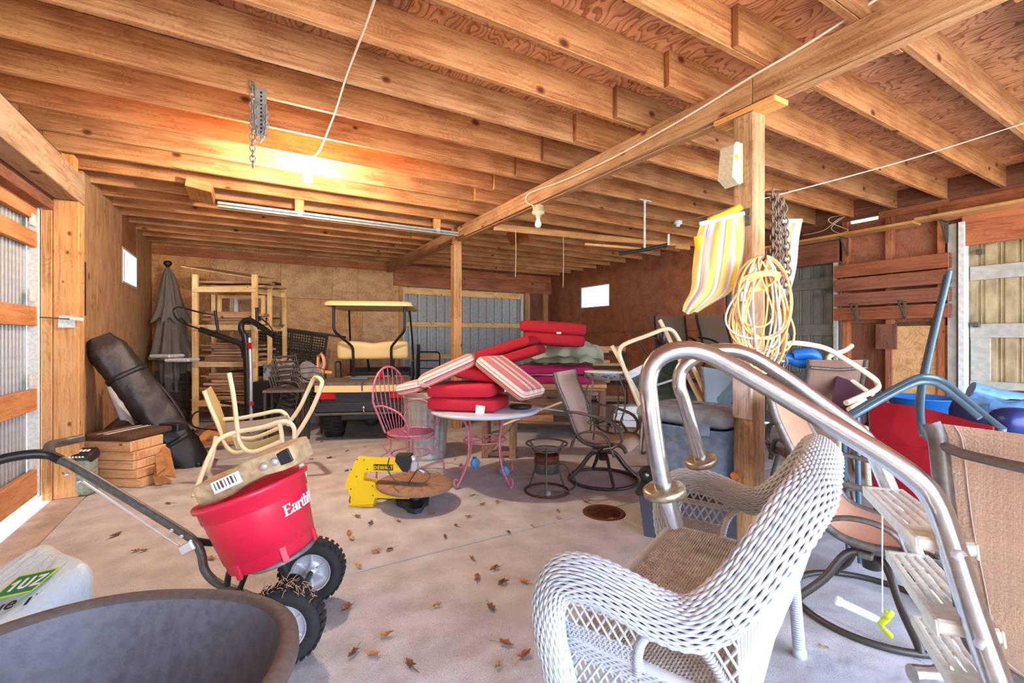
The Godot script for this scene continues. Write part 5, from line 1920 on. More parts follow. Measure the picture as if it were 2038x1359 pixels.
	box(st, Vector3(0, 0.62, -1.75), Vector3(1.1, 0.5, 0.35), Basis(), 0.08)
	box(st, Vector3(0, 0.38, -1.2), Vector3(1.1, 0.06, 0.9), Basis(), 0.02)
	part(t, "front_cowl", st, M.cart_black)
	# hip rails
	for s in [-1, 1]:
		st = ns()
		tube(st, rnd([Vector3(s * 0.56, 0.72, -0.55), Vector3(s * 0.58, 1.02, -0.6), Vector3(s * 0.58, 1.02, -0.95), Vector3(s * 0.56, 0.72, -0.95)], 0.06), 0.013, 8)
		part(t, "hip_rail", st, M.black_metal)
	# things on the deck
	st = ns()
	box(st, Vector3.ZERO, Vector3(0.24, 0.04, 0.12), Basis(), 0.01)
	single("grey_tray", st, M.blue_steel, "small grey tray on the golf cart cargo deck", "tray", t.transform * Vector3(-0.1, 0.828, 0.1), t.rotation.y)
	st = ns()
	box(st, Vector3(0, 0.05, 0), Vector3(0.1, 0.09, 0.06), Basis(), 0.01)
	single("red_cap_jar", st, M.tail_red, "small red plastic container on the golf cart cargo deck", "container", t.transform * Vector3(0.16, 0.81, -0.02), t.rotation.y)
	# dark board standing beside the cart
	st = ns()
	box(st, Vector3.ZERO, Vector3(0.07, 1.25, 0.05), Basis(), 0.004)
	single("black_post", st, M.black_metal, "black steel channel standing between golf cart and back door", "post", FY(833, 800) + Vector3(0, 0.63, 0), face_turn(5))
	for k in 5:
		if k == 0:
			var u := thing("black_chair", "black metal chair frame behind the golf cart roof post", "chair", FY(852, 815), face_turn(5))
			st = ns()
			tube(st, rnd([Vector3(-0.22, 0, 0.2), Vector3(-0.22, 1.12, -0.1), Vector3(0.22, 1.12, -0.1), Vector3(0.22, 0, 0.2)], 0.08), 0.014, 8)
			part(u, "back_frame", st, M.black_metal)
			for y in [0.95, 0.8, 0.65]:
				st = ns()
				tube(st, [Vector3(-0.21, y, -0.07), Vector3(0.21, y, -0.07)], 0.011, 6)
				part(u, "back_rail", st, M.black_metal)
			st = ns()
			box(st, Vector3(0, 0.44, 0.2), Vector3(0.44, 0.03, 0.4), Basis(), 0.01)
			part(u, "seat", st, M.black_metal)
			for s in [-1, 1]:
				st = ns()
				tube(st, [Vector3(s * 0.21, 0.44, 0.4), Vector3(s * 0.22, 0, 0.44)], 0.014, 8)
				part(u, "leg", st, M.black_metal)

func stack_chair(called: String, label: String, at: Vector3, turn: float, group: String) -> Node3D:
	var t := thing(called, label, "chair", at, turn, group)
	for s in [-1, 1]:
		var st := ns()
		tube(st, rnd([Vector3(s * 0.23, 0.86, -0.26), Vector3(s * 0.23, 0.5, -0.16), Vector3(s * 0.23, 0.42, 0.2), Vector3(s * 0.24, 0.0, 0.24)], 0.08), 0.012, 7)
		part(t, "side_frame", st, M.bronze_dark)
		st = ns()
		tube(st, [Vector3(s * 0.23, 0.44, -0.1), Vector3(s * 0.24, 0.0, -0.26)], 0.012, 7)
		part(t, "rear_leg", st, M.bronze_dark)
		st = ns()
		tube(st, crv([Vector3(s * 0.24, 0.64, -0.2), Vector3(s * 0.27, 0.66, 0.02), Vector3(s * 0.27, 0.62, 0.18), Vector3(s * 0.24, 0.43, 0.16)], 4), 0.012, 7, false, 0.6)
		part(t, "armrest", st, M.bronze)
	for k in 7:
		var st := ns()
		var f := k / 6.0
		strip(st, [Vector3(-0.23, 0.43, 0.18 - 0.3 * f), Vector3(0, 0.415, 0.18 - 0.3 * f), Vector3(0.23, 0.43, 0.18 - 0.3 * f)], 0.03, 0.006)
		part(t, "seat_strap", st, M.bronze)
	for k in 5:
		var st := ns()
		var f := k / 4.0
		strip(st, [Vector3(-0.23, 0.53 + 0.3 * f, -0.175 - 0.08 * f), Vector3(0, 0.53 + 0.3 * f, -0.2 - 0.08 * f), Vector3(0.23, 0.53 + 0.3 * f, -0.175 - 0.08 * f)], 0.006, 0.03)
		part(t, "back_strap", st, M.bronze)
	return t

func back_clutter() -> void:
	var st: SurfaceTool
	var t: Node3D
	# woven sofa stood on edge
	t = thing("woven_sofa", "black woven resin sofa stood on its end behind stacked chairs", "sofa", FY(580, 815))
	var z := 8.75
	var c := TP(t, [[512, 648, z], [652, 670, z - 0.1], [640, 745, z - 0.1], [508, 735, z]])
	var at := func(f: float, g: float) -> Vector3:
		return c[0].lerp(c[1], f).lerp(c[3].lerp(c[2], f), g)
	st = ns()
	var nv: Vector3 = (c[1] - c[0]).cross(c[3] - c[0]).normalized()
	for k in 28:
		var p := []
		for j in 16:
			p.append(at.call((k + 0.5) / 28.0, j / 15.0) + nv * 0.006 * (1 if (j + k) % 2 else -1))
		strip(st, p, 0.02, 0.004, nv)
	for k in 15:
		var p := []
		for j in 29:
			p.append(at.call(j / 28.0, (k + 0.5) / 15.0) + nv * 0.006 * (1 if (j + k) % 2 else -1))
		strip(st, p, 0.022, 0.004, nv)
	part(t, "woven_back", st, M.blackwick, "", "stuff")
	for f in [0.0, 0.22, 0.5, 0.78, 1.0]:
		st = ns()
		tube(st, [at.call(f, 0.0), at.call(f, 1.0)], 0.018, 8)
		part(t, "rail", st, M.grey_metal if f == 0.22 else M.blackwick)
	for f in [0.0, 0.45, 1.0]:
		st = ns()
		tube(st, [at.call(0.0, f), at.call(1.0, f)], 0.02, 8)
		part(t, "rail", st, M.blackwick)
	st = ns()
	tube(st, [at.call(0.0, -0.02), at.call(1.25, -0.06)], 0.022, 8)
	part(t, "top_rail", st, M.grey_metal)
	st = ns()
	box(st, at.call(0.5, 1.0) + Vector3(0, -0.33, -0.05), Vector3(1.1, 0.6, 0.4), Basis(Vector3.UP, camyaw()), 0.03)
	part(t, "seat_base", st, M.blackwick)
	# grey tarp heaped on it
	t = thing("grey_tarp", "crumpled grey cover cloth heaped below the black woven sofa", "cloth", FY(575, 850))
	st = ns()
	var g := []
	for i in 15:
		var row := []
		for j in 9:
			var f := i / 14.0
			var h := j / 8.0
			var base: Vector3 = t.transform.affine_inverse() * W(lerpf(524, 645, f), lerpf(722, 775, h) + 8.0 * sin(i * 1.7 + j * 0.9), 7.55 - 0.35 * h)
			row.append(base + Vector3(0, 0.035 * sin(i * 2.3 + j * 1.9), 0.04 * sin(i * 1.1 + j * 2.7)))
		g.append(crv(row, 2))
	grid(st, g)
	part(t, "cloth", st, M.pale_cloth)
	st = ns()
	box(st, Vector3(0.12, 0.3, -0.2), Vector3(0.8, 0.6, 0.2), Basis(Vector3.UP, camyaw()), 0.04)
	part(t, "cloth_bundle", st, M.pale_cloth)
	# stack of bronze chairs
	for k in 5:
		stack_chair("stacking_chair", "bronze strap patio chair, %s of the stack beside the golf cart" % ["lowest", "second from the bottom", "middle one", "second from the top", "topmost"][k], FY(590, 868) + Vector3(0, 0.075 * k, 0) + Basis(Vector3.UP, face_turn(80)) * Vector3(0, 0, 0.02 * k), face_turn(80), "stacked bronze chairs")
	# bronze side table
	t = thing("side_table", "dark bronze square side table before the stacked chairs", "table", FY(572, 880), face_turn(12))
	st = ns()
	box(st, Vector3(0, 0.70, 0), Vector3(0.52, 0.035, 0.36), Basis(), 0.006)
	part(t, "top", st, M.bronze)
	for sx in [-1, 1]:
		for sz in [-1, 1]:
			st = ns()
			box(st, Vector3(sx * 0.23, 0.342, sz * 0.15), Vector3(0.035, 0.684, 0.035), Basis(), 0.004)
			part(t, "leg", st, M.bronze_dark)
	# black cabinet behind
	st = ns()
	box(st, Vector3(0, 0.36, 0), Vector3(0.34, 0.72, 0.3), Basis(), 0.015)
	single("black_cabinet", st, M.black_plastic, "low black cabinet between lumber rack and side table", "cabinet", FY(534, 848), face_turn(4))
	# coral rag over the armrest of the cart side
	st = ns()
	t = thing("orange_strap", "orange cloth strap hanging over the golf cart hip rail", "strap", W(640, 735, 6.9))
	var p := TP(t, [[634, 710, 6.95], [633, 735, 6.9], [641, 705, 6.85], [646, 725, 6.85], [642, 738, 6.85], [660, 742, 6.8]])
	strip(st, crv([p[1], p[0], p[2], p[3], p[4], p[5]], 4), 0.05, 0.006, Vector3(0.4, 0, 0.9))
	part(t, "strap", st, M.coral)

func stripe_mat() -> StandardMaterial3D:
	var im := Image.create(8, 256, false, Image.FORMAT_RGB8)
	var rows := [[0, 40, rgb(216, 124, 116)], [40, 8, rgb(240, 228, 214)], [48, 8, rgb(216, 124, 116)], [56, 14, rgb(244, 234, 222)], [70, 8, rgb(216, 124, 116)], [78, 8, rgb(240, 228, 214)], [86, 42, rgb(214, 120, 112)], [128, 10, rgb(110, 92, 86)], [138, 26, rgb(236, 220, 200)], [164, 8, rgb(216, 124, 116)], [172, 24, rgb(236, 220, 200)], [196, 10, rgb(110, 92, 86)], [206, 50, rgb(216, 124, 116)]]
	for r in rows:
		im.fill_rect(Rect2i(0, r[0], 8, r[1]), r[2])
	im.generate_mipmaps()
	var m := mat(Color(1, 1, 1), 0.9, 0.0, ImageTexture.create_from_image(im), Vector3(4.2, 4.2, 4.2), 1)
	m.uv1_offset = Vector3(0, 0.25, 0.25)
	return m

func pink_set() -> void:
	var st: SurfaceTool
	var t: Node3D
	var pk: Material = M.pink
	# ---- wrought iron chair ----
	t = thing("iron_chair", "pink wrought iron garden chair with hoop back and wire seat", "chair", FY(818, 950), face_turn(62))
	st = ns()
	var hoop := []
	for k in 25:
		var a := lerpf(-0.18, PI + 0.18, k / 24.0)
		var yy := 0.80 + sin(a) * 0.30
		hoop.append(Vector3(cos(a) * 0.24, yy, -0.24 - 0.1 * (yy - 0.45)))
	hoop.insert(0, Vector3(0.17, 0.46, -0.18))
	hoop.append(Vector3(-0.17, 0.46, -0.18))
	tube(st, crv(hoop, 3), 0.011, 8)
	part(t, "back_hoop", st, pk)
	for k in 7:
		st = ns()
		var f := (k - 3) / 3.0
		var yt := 0.80 + sqrt(maxf(0.0, 1.0 - pow(f * 0.82, 2))) * 0.29
		tube(st, crv([Vector3(f * 0.1, 0.46, -0.21), Vector3(f * 0.17, 0.72, -0.27), Vector3(f * 0.2 * 0.98, yt, -0.25 - 0.1 * (yt - 0.45))], 5), 0.005, 5)
		part(t, "back_wire", st, pk)
	st = ns()
	torus(st, Vector3(0, 0.455, 0), 0.225, 0.012, Basis(), 36, 8)
	torus(st, Vector3(0, 0.425, 0), 0.225, 0.008, Basis(), 36, 6)
	part(t, "seat_ring", st, pk)
	for k in 17:
		st = ns()
		var zz := lerpf(-0.2, 0.2, k / 16.0)
		var xx := sqrt(0.222 * 0.222 - zz * zz)
		tube(st, [Vector3(-xx, 0.458, zz), Vector3(xx, 0.458, zz)], 0.0045, 5)
		part(t, "seat_wire", st, pk)
	for s in [-1, 1]:
		st = ns()
		tube(st, crv([Vector3(s * 0.24, 0.72, -0.26), Vector3(s * 0.27, 0.74, -0.1), Vector3(s * 0.27, 0.68, 0.1), Vector3(s * 0.24, 0.56, 0.17), Vector3(s * 0.22, 0.5, 0.14), Vector3(s * 0.215, 0.53, 0.09), Vector3(s * 0.22, 0.57, 0.12)], 5), 0.009, 7)
		part(t, "arm", st, pk)
		for e in [-1, 1]:
			st = ns()
			var x0: float = s * 0.15
			var z0: float = e * 0.15
			tube(st, crv([Vector3(x0, 0.42, z0), Vector3(x0 * 1.25, 0.34, z0 * 1.25), Vector3(x0 * 1.05, 0.27, z0 * 1.05), Vector3(x0 * 0.9, 0.34, z0 * 0.9), Vector3(x0, 0.42, z0)], 5), 0.007, 6)
			tube(st, crv([Vector3(x0 * 1.05, 0.27, z0 * 1.05), Vector3(x0 * 1.35, 0.24, z0 * 1.3), Vector3(x0 * 1.55, 0.14, z0 * 1.5), Vector3(x0 * 1.6, 0.02, z0 * 1.55)], 5), 0.009, 7)
			ball(st, Vector3(x0 * 1.6, 0.014, z0 * 1.55), Vector3(0.016, 0.014, 0.016), 6)
			part(t, "leg", st, pk)
	st = ns()
	torus(st, Vector3(0, 0.25, 0), 0.19, 0.008, Basis(), 28, 6)
	part(t, "stretcher_ring", st, pk)
	# ---- galvanized can ----
	t = thing("trash_can", "ribbed galvanized steel trash can behind the pink chair", "trash can", FY(848, 908))
	st = ns()
	var g := []
	for pr in [[0.0, 0.225], [0.02, 0.232], [0.05, 0.232], [0.055, 0.226], [0.07, 0.226], [0.10, 0.228], [0.35, 0.242], [0.58, 0.255], [0.62, 0.258], [0.64, 0.262], [0.70, 0.264], [0.712, 0.272], [0.722, 0.268], [0.715, 0.258], [0.6, 0.25], [0.1, 0.215], [0.05, 0.0]]:
		var row := []
		var rib: float = 0.006 if pr[0] >= 0.1 and pr[0] <= 0.59 and pr[1] > 0.226 else 0.0
		for j in 120:
			var a := TAU * j / 120
			var r: float = pr[1] + rib * (1.0 if j % 6 < 3 else -1.0)
			row.append(Vector3(cos(a) * r, pr[0], sin(a) * r))
		g.append(row)
	grid(st, g, false, true, 1, 1, true)
	part(t, "can", st, M.galv)
	for s in [-1, 1]:
		st = ns()
		tube(st, rnd([Vector3(s * 0.262, 0.56, 0.06), Vector3(s * 0.29, 0.5, 0.06), Vector3(s * 0.29, 0.5, -0.06), Vector3(s * 0.262, 0.56, -0.06)], 0.03), 0.005, 6)
		part(t, "handle", st, M.galv_dull)
	# ---- round table ----
	var tp := FY(965, 955)
	tp.y = 0.0
	t = thing("round_table", "round white topped garden table on curved pink iron legs", "table", tp, face_turn(14))
	st = ns()
	lathe(st, [Vector2(0, 0.712), Vector2(0.51, 0.712), Vector2(0.535, 0.706), Vector2(0.538, 0.69), Vector2(0.525, 0.68), Vector2(0, 0.68)], 56)
	part(t, "top", st, M.tabletop)
	for k in 4:
		st = ns()
		var b := Basis(Vector3.UP, TAU * k / 4 + 0.55)
		tube(st, crv([b * Vector3(0.30, 0.68, 0), b * Vector3(0.235, 0.56, 0), b * Vector3(0.205, 0.38, 0), b * Vector3(0.23, 0.2, 0), b * Vector3(0.32, 0.05, 0), b * Vector3(0.36, 0.02, 0), b * Vector3(0.385, 0.05, 0), b * Vector3(0.37, 0.085, 0), b * Vector3(0.345, 0.07, 0)], 5), 0.011, 8)
		ball(st, b * Vector3(0.36, 0.012, 0), Vector3(0.02, 0.012, 0.02), 6)
		part(t, "leg", st, pk)
	st = ns()
	torus(st, Vector3(0, 0.40, 0), 0.205, 0.008, Basis(), 28, 6)
	for k in 2:
		var b := Basis(Vector3.UP, PI / 2 * k + 0.55)
		tube(st, [b * Vector3(-0.205, 0.4, 0), b * Vector3(0.205, 0.4, 0)], 0.007, 6)
	part(t, "stretcher", st, pk)
	# blue casters by the feet
	for q in [[946, 932], [1004, 948]]:
		var u := thing("blue_disc", "round blue plastic wheel disc on the floor beside the pink table feet", "disc", FY(q[0], q[1]), face_turn(30 if q[0] < 980 else -10), "blue discs")
		st = ns()
		lathe_s(st, [Vector2(0, -0.02), Vector2(0.045, -0.02), Vector2(0.055, -0.008), Vector2(0.055, 0.008), Vector2(0.045, 0.02), Vector2(0, 0.02)], 20, Transform3D(Basis(Vector3(1, 0, 0), PI / 2), Vector3(0, 0.056, 0)))
		part(u, "wheel", st, M.blue_pale)
		st = ns()
		box(st, Vector3(0, 0.09, -0.02), Vector3(0.05, 0.06, 0.03), Basis(), 0.01)
		part(u, "bracket", st, M.blue_plastic)
	# black plate under the cushions
	st = ns()
	lathe(st, [Vector2(0, 0.714), Vector2(0.1, 0.714), Vector2(0.115, 0.74), Vector2(0.1, 0.745), Vector2(0, 0.735)], 24, Transform3D(Basis(), Basis(Vector3.UP, -0.3) * Vector3(0.33, 0, 0.12)))
	single("black_plate", st, M.black_plastic, "black round plate at the edge of the white table top", "plate", tp)
	# ---- red folded cushion on the table ----
	var b0 := face_turn(-14)
	t = thing("seat_cushion", "red folded chair cushion with white tag on the round table", "cushion", tp + Vector3(0, 0.714, 0) + Basis(Vector3.UP, b0) * Vector3(-0.14, 0, 0.08), b0)
	for k in 2:
		st = ns()
		cushion(st, Vector3(0.68 - 0.03 * k, 0.125, 0.52), Transform3D(Basis(Vector3(0, 0, 1), 0.03 * k), Vector3(0.01 - 0.02 * k, 0.064 + 0.125 * k, 0)), 0.34, 0.1)
		part(t, "pad", st, M.red)
	st = ns()
	box(st, Vector3(0.2, 0.005, 0.262), Vector3(0.085, 0.13, 0.003), Basis(Vector3(0, 0, 1), -0.1))
	part(t, "care_tag", st, M.paper)
	st = ns()
	cushion(st, Vector3(0.5, 0.11, 0.4), Transform3D(Basis(Vector3(0, 0, 1), -0.12), Vector3(0.12, 0.33, -0.08)), 0.38, 0.15)
	part(t, "folded_flap", st, M.red)
	# ---- striped cushion draped over ----
	var sm := stripe_mat()
	t = thing("striped_cushion", "pink and white striped lounge cushion draped in three sections over the table", "cushion", tp + Vector3(0, 1.0, 0))
	for q in [[[788, 778], [836, 768], 4.3, 0.11, 4.28], [[832, 765], [944, 715], 4.25, 0.13, 4.3], [[948, 716], [1044, 792], 4.25, 0.13, 4.0]]:
		st = ns()
		var pa := W(q[0][0], q[0][1], q[2])
		var pb := W(q[1][0], q[1][1], q[4])
		var L := pa.distance_to(pb)
		cushion(st, Vector3(L, q[3], 0.46), Transform3D.IDENTITY, 0.42, 0.12, 12)
		var m := part(t, "section", st, sm)
		var bs := frame_of(pb - pa, Vector3.UP)
		m.transform = Transform3D(bs, (pa + pb) * 0.5 - bs.z * 0.2 * signf(bs.z.dot(ray(1019, 672)) * -1.0) - t.position)
	# tie strings
	st = ns()
	for k in 5:
		var a := W(838 + k, 762, 4.1) - t.position
		tube(st, crv([a, a + Vector3(0.02 * (k - 2), -0.03, 0.01), a + Vector3(0.03 * (k - 2), 0.03 - 0.02 * k, 0.02)], 3), 0.003, 4)
	part(t, "tie", st, M.stripe_white)

func workbench() -> void:
	var st: SurfaceTool
	var t: Node3D
	# ---- trestle bench beneath ----
	t = thing("trestle_bench", "weathered wooden trestle bench behind the pink table", "bench", FY(985, 905), face_turn(-4))
	st = ns()
	box(st, Vector3(0.22, 0.46, 0), Vector3(0.95, 0.06, 0.3), Basis(), 0.006)
	part(t, "seat_plank", st, M.oldwood[0])
	for x in [-0.1, 0.22]:
		for zz in [-0.12, 0.12]:
			st = ns()
			box(st, Vector3(x, 0.215, zz), Vector3(0.075, 0.43, 0.045), Basis(), 0.004)
			part(t, "leg", st, pick(M.oldwood))
		st = ns()
		box(st, Vector3(x, 0.03, 0), Vector3(0.08, 0.06, 0.34), Basis(), 0.004)
		part(t, "foot", st, pick(M.oldwood))
		st = ns()
		box(st, Vector3(x, 0.40, 0), Vector3(0.05, 0.06, 0.3), Basis(), 0.004)
		part(t, "cleat", st, pick(M.oldwood))
	st = ns()
	bar(st, Vector3(-0.08, 0.06, 0.14), Vector3(0.2, 0.42, 0.14), 0.07, 0.03, Vector3.UP, 0.004)
	part(t, "brace", st, pick(M.oldwood))
	st = ns()
	box(st, Vector3(0.06, 0.05, 0.13), Vector3(0.36, 0.05, 0.03), Basis(), 0.004)
	part(t, "rail", st, pick(M.oldwood))
	# ---- wooden table that carries the cushion pile ----
	t = thing("work_table", "long wooden table with drawer under the pile of red cushions", "table", FY(1085, 862), face_turn(-10))
	st = ns()
	box(st, Vector3(0, 0.73, -0.1), Vector3(1.75, 0.05, 0.8), Basis(), 0.006)
	part(t, "top", st, M.crate[0])
	st = ns()
	box(st, Vector3(0, 0.685, 0.27), Vector3(1.7, 0.03, 0.05), Basis(), 0.004)
	part(t, "edge_strip", st, M.stud[0])
	st = ns()
	box(st, Vector3(0.2, 0.55, 0.2), Vector3(0.9, 0.22, 0.04), Basis(), 0.006)
	var dw := part(t, "drawer", st, M.oldwood[2])
	st = ns()
	tube(st, crv([Vector3(0.06, 0.56, 0.22), Vector3(0.1, 0.55, 0.25), Vector3(0.16, 0.55, 0.25), Vector3(0.2, 0.56, 0.22)], 3), 0.008, 6)
	part(dw, "handle", st, M.grey_metal)
	for sx in [-0.82, 0.82]:
		for sz in [-0.45, 0.22]:
			st = ns()
			box(st, Vector3(sx, 0.35, sz), Vector3(0.09, 0.70, 0.07), Basis(), 0.004)
			part(t, "leg", st, pick(M.oldwood))
	st = ns()
	box(st, Vector3(0.1, 0.18, -0.1), Vector3(1.5, 0.04, 0.5), Basis(), 0.004)
	part(t, "lower_shelf", st, pick(M.oldwood))
	var bt := t.transform
	var yw := t.rotation.y
	# magenta cushion, two layers
	t = thing("lounge_cushion", "magenta tufted lounge cushion folded in two on the wooden table", "cushion", bt * Vector3(0.08, 0.757, 0.08), yw + 0.05)
	for k in 2:
		st = ns()
		cushion(st, Vector3(1.25 - 0.1 * k, 0.12, 0.55), Transform3D(Basis(), Vector3(0.04 * k, 0.06 + 0.125 * k, 0)), 0.4, 0.1, 12, func(q): return q + Vector3(0, 0.012 * cos(q.x * 16.0) - 0.006, 0.02 * cos(q.x * 16.0) * (1.0 if q.z > 0 else -1.0)))
		part(t, "pad", st, M.magenta)
	st = ns()
	for k in 2:
		tube(st, crv([Vector3(-0.5, 0.125, 0.285), Vector3(-0.1, 0.128, 0.287), Vector3(0.15, 0.13, 0.287), Vector3(0.25 + 0.1 * k, 0.09 + 0.07 * k, 0.288)], 4), 0.007, 5)
	part(t, "piping", st, M.stripe_white)
	# sage sheet heap
	t = thing("sage_sheet", "crumpled sage green sheet heaped under the upper red cushions", "sheet", bt * Vector3(0.12, 1.0, -0.05), yw)
	st = ns()
	var g := []
	for i in 41:
		var row := []
		for j in 21:
			var x := lerpf(-0.9, 0.72, i / 40.0)
			var f := j / 20.0
			var zz := lerpf(-0.35, 0.32, f)
			var top := 0.22 + 0.14 * (x + 0.9) / 1.6
			var y := top * pow(sin(clampf(f * 1.08, 0, 1) * PI * 0.95), 0.5) * pow(maxf(0.0, 1.0 - pow(absf(x + 0.08) / 0.84, 5.0)), 0.5)
			y += 0.012 * sin(x * 31.0 + zz * 17.0) + 0.010 * sin(x * 14.0 - zz * 37.0) + 0.008 * sin(zz * 60.0 + x * 9.0)
			row.append(Vector3(x, maxf(y, 0.0) + 0.01, zz + 0.03 * sin(x * 19.0)))
		g.append(row)
	grid(st, g, false, false, 1, 1, true)
	part(t, "sheet", st, M.sage)
	# two red cushions on top
	t = thing("seat_cushion", "red folded chair cushion lying slanted on the sage sheet", "cushion", W(1000, 705, 5.7), face_turn(-16))
	for k in 2:
		st = ns()
		cushion(st, Vector3(0.84 - 0.1 * k, 0.125, 0.5), Transform3D(Basis(Vector3(0, 0, 1), 0.30), Vector3(0.08 - 0.05 * k, -0.05 + 0.125 * k, -0.1)), 0.34, 0.18)
		part(t, "pad", st, M.red_deep)
	t = thing("seat_cushion", "red folded chair cushion with white zip tag on top of the pile", "cushion", W(1098, 668, 6.0), face_turn(-8))
	for k in 2:
		st = ns()
		cushion(st, Vector3(0.78 + 0.08 * k, 0.16, 0.5), Transform3D(Basis(Vector3(0, 0, 1), -0.07), Vector3(0.04 - 0.02 * k, -0.05 + 0.15 * k, -0.1)), 0.34, 0.18)
		part(t, "pad", st, M.red_deep)
	st = ns()
	box(st, Vector3(0.1, 0.035, 0.16), Vector3(0.06, 0.025, 0.012), Basis(), 0.004)
	part(t, "zip_tag", st, M.paper)
	# white slats lying under the table
	for q in [[[1000, 846, 5.2], [1118, 800, 5.6]], [[1040, 808, 5.3], [1120, 818, 5.5]]]:
		st = ns()
		bar(st, W(q[0][0], q[0][1], q[0][2]), W(q[1][0], q[1][1], q[1][2]), 0.012, 0.05, Vector3.UP, 0.003)
		single("white_lath", st, M.white, "loose white slat leaning against the wooden table" if q[0][0] == 1000 else "short white slat tucked under the wooden table edge", "lath")

func scroll_saw() -> void:
	var st: SurfaceTool
	var z := 3.86
	var t := thing("scroll_saw", "yellow and black scroll saw with round table lying on the floor", "saw", FY(722, 1002))
	var zp := func(a: Array) -> Array:   # outline in pixels of the zoomed view -> saw plane
		var r := []
		for p in a:
			var w: Vector3 = t.transform.affine_inverse() * W(670.0 + p[0] / 3.6725, 680.0 + p[1] / 3.6725, z)
			w = Basis(Vector3.UP, TH) * w
			r.append(Vector2(w.x, maxf(w.y, 0.0)))
		return r
	var xf := Transform3D(Basis(Vector3.UP, camyaw()), Vector3.ZERO)
	st = ns()
	extr(st, zp.call([[160, 842], [235, 850], [440, 860], [472, 884], [492, 936], [240, 936], [215, 948], [208, 1000], [290, 1012], [304, 1045], [420, 1082], [548, 1118], [540, 1134], [292, 1126], [282, 1172], [240, 1196], [108, 1190], [116, 1112], [78, 1030], [98, 968]]), 0.085, xf)
	part(t, "frame", st, M.yellow)
	st = ns()
	extr(st, zp.call([[104, 1180], [285, 1172], [286, 1192], [240, 1208], [104, 1204]]), 0.13, xf)
	part(t, "base_flange", st, M.yellow)
	st = ns()
	extr(st, zp.call([[284, 882], [424, 886], [424, 928], [284, 924]]), 0.092, xf)
	var pl := part(t, "name_plate", st, M.black_plastic)
	var nc: Array = zp.call([[354, 906]])
	text(pl, "DEWALT", 0.041, M.yellow, xf * Transform3D(Basis(), Vector3(nc[0].x, nc[0].y, 0.047)))
	st = ns()
	extr(st, zp.call([[444, 818], [548, 820], [560, 862], [530, 938], [494, 936], [440, 862]]), 0.10, xf)
	part(t, "motor_housing", st, M.cart_black)
	st = ns()
	var mc: Array = zp.call([[560, 850], [570, 905], [600, 945], [640, 955]])
	lathe(st, [Vector2(0, 0), Vector2(0.03, 0), Vector2(0.03, 0.05), Vector2(0, 0.05)], 14, xf * Transform3D(Basis(), Vector3(mc[0].x, mc[0].y - 0.03, 0)))
	box(st, xf * Vector3(mc[1].x, mc[1].y, 0), Vector3(0.06, 0.09, 0.07), xf.basis, 0.01)
	tube(st, [xf * Vector3(mc[1].x, mc[1].y, 0), xf * Vector3(mc[3].x, mc[3].y, 0)], 0.014, 8)
	part(t, "blade_clamp", st, M.silver)
	# dots of screws
	st = ns()
	for p in zp.call([[165, 850], [215, 852], [122, 922], [160, 972], [238, 920], [120, 1062], [275, 1040], [278, 1108], [465, 1120], [520, 1120]]):
		ball(st, xf * Vector3(p.x, p.y, 0.043), Vector3(0.006, 0.006, 0.003), 5)
	part(t, "screws", st, M.black_metal)
	# round table
	var c: Vector3 = t.transform.affine_inverse() * W(826, 962, 3.88)
	st = ns()
	lathe(st, [Vector2(0, 0.012), Vector2(0.30, 0.012), Vector2(0.318, 0.004), Vector2(0.318, -0.012), Vector2(0.29, -0.018), Vector2(0, -0.018)], 48, Transform3D(Basis(Basis(Vector3.UP, camyaw()) * Vector3(0, 0, 1), -0.05), c))
	part(t, "saw_table", st, M.oldwood[3])
	st = ns()
	box(st, c + Vector3(0, -0.06, 0.02), Vector3(0.12, 0.1, 0.1), xf.basis, 0.02)
	tube(st, [c + xf.basis * Vector3(0.02, -0.05, 0.05), c + xf.basis * Vector3(0.16, -0.05, 0.05)], 0.022, 10)
	part(t, "trunnion", st, M.cart_black)
	st = ns()
	var fo := []
	for p in [[430, 1170], [470, 1145], [600, 1145], [680, 1160], [672, 1190], [640, 1215], [620, 1250], [570, 1262], [520, 1250], [500, 1225], [440, 1200]]:
		var w: Vector3 = t.transform.affine_inverse() * FY(670.0 + p[0] / 3.6725, 680.0 + p[1] / 3.6725)
		fo.append(Vector2(w.x, w.z))
	extr(st, fo, 0.04, Transform3D(Basis(Vector3(1, 0, 0), PI / 2), Vector3(0, 0.02, 0)))
	part(t, "foot_pad", st, M.cart_black)
	st = ns()
	tube(st, [c + Vector3(0, -0.1, 0.02), Vector3(c.x, 0.04, c.z + 0.02)], 0.05, 12)
	part(t, "foot_column", st, M.cart_black)
	# power cord
	st = ns()
	var cp := []
	for q in [[385, 850, 0.2], [375, 900, 0.12], [385, 960, 0.1], [430, 1010, 0.08], [520, 1045, 0.06], [640, 1030, 0.06], [680, 970, 0.05], [600, 930, 0.05], [520, 1040, 0.0], [480, 1070, -0.05], [440, 1130, -0.05], [390, 1200, -0.08], [320, 1238, -0.1], [220, 1235, -0.05], [130, 1210, 0.0], [95, 1170, 0.06], [100, 1130, 0.06]]:
		var w := W(670.0 + q[0] / 3.6725, 680.0 + q[1] / 3.6725, z - q[2])
		w.y = maxf(w.y, 0.006)
		cp.append(t.transform.affine_inverse() * w)
	tube(st, crv(cp, 5), 0.0055, 6)
	part(t, "power_cord", st, M.grey_metal)

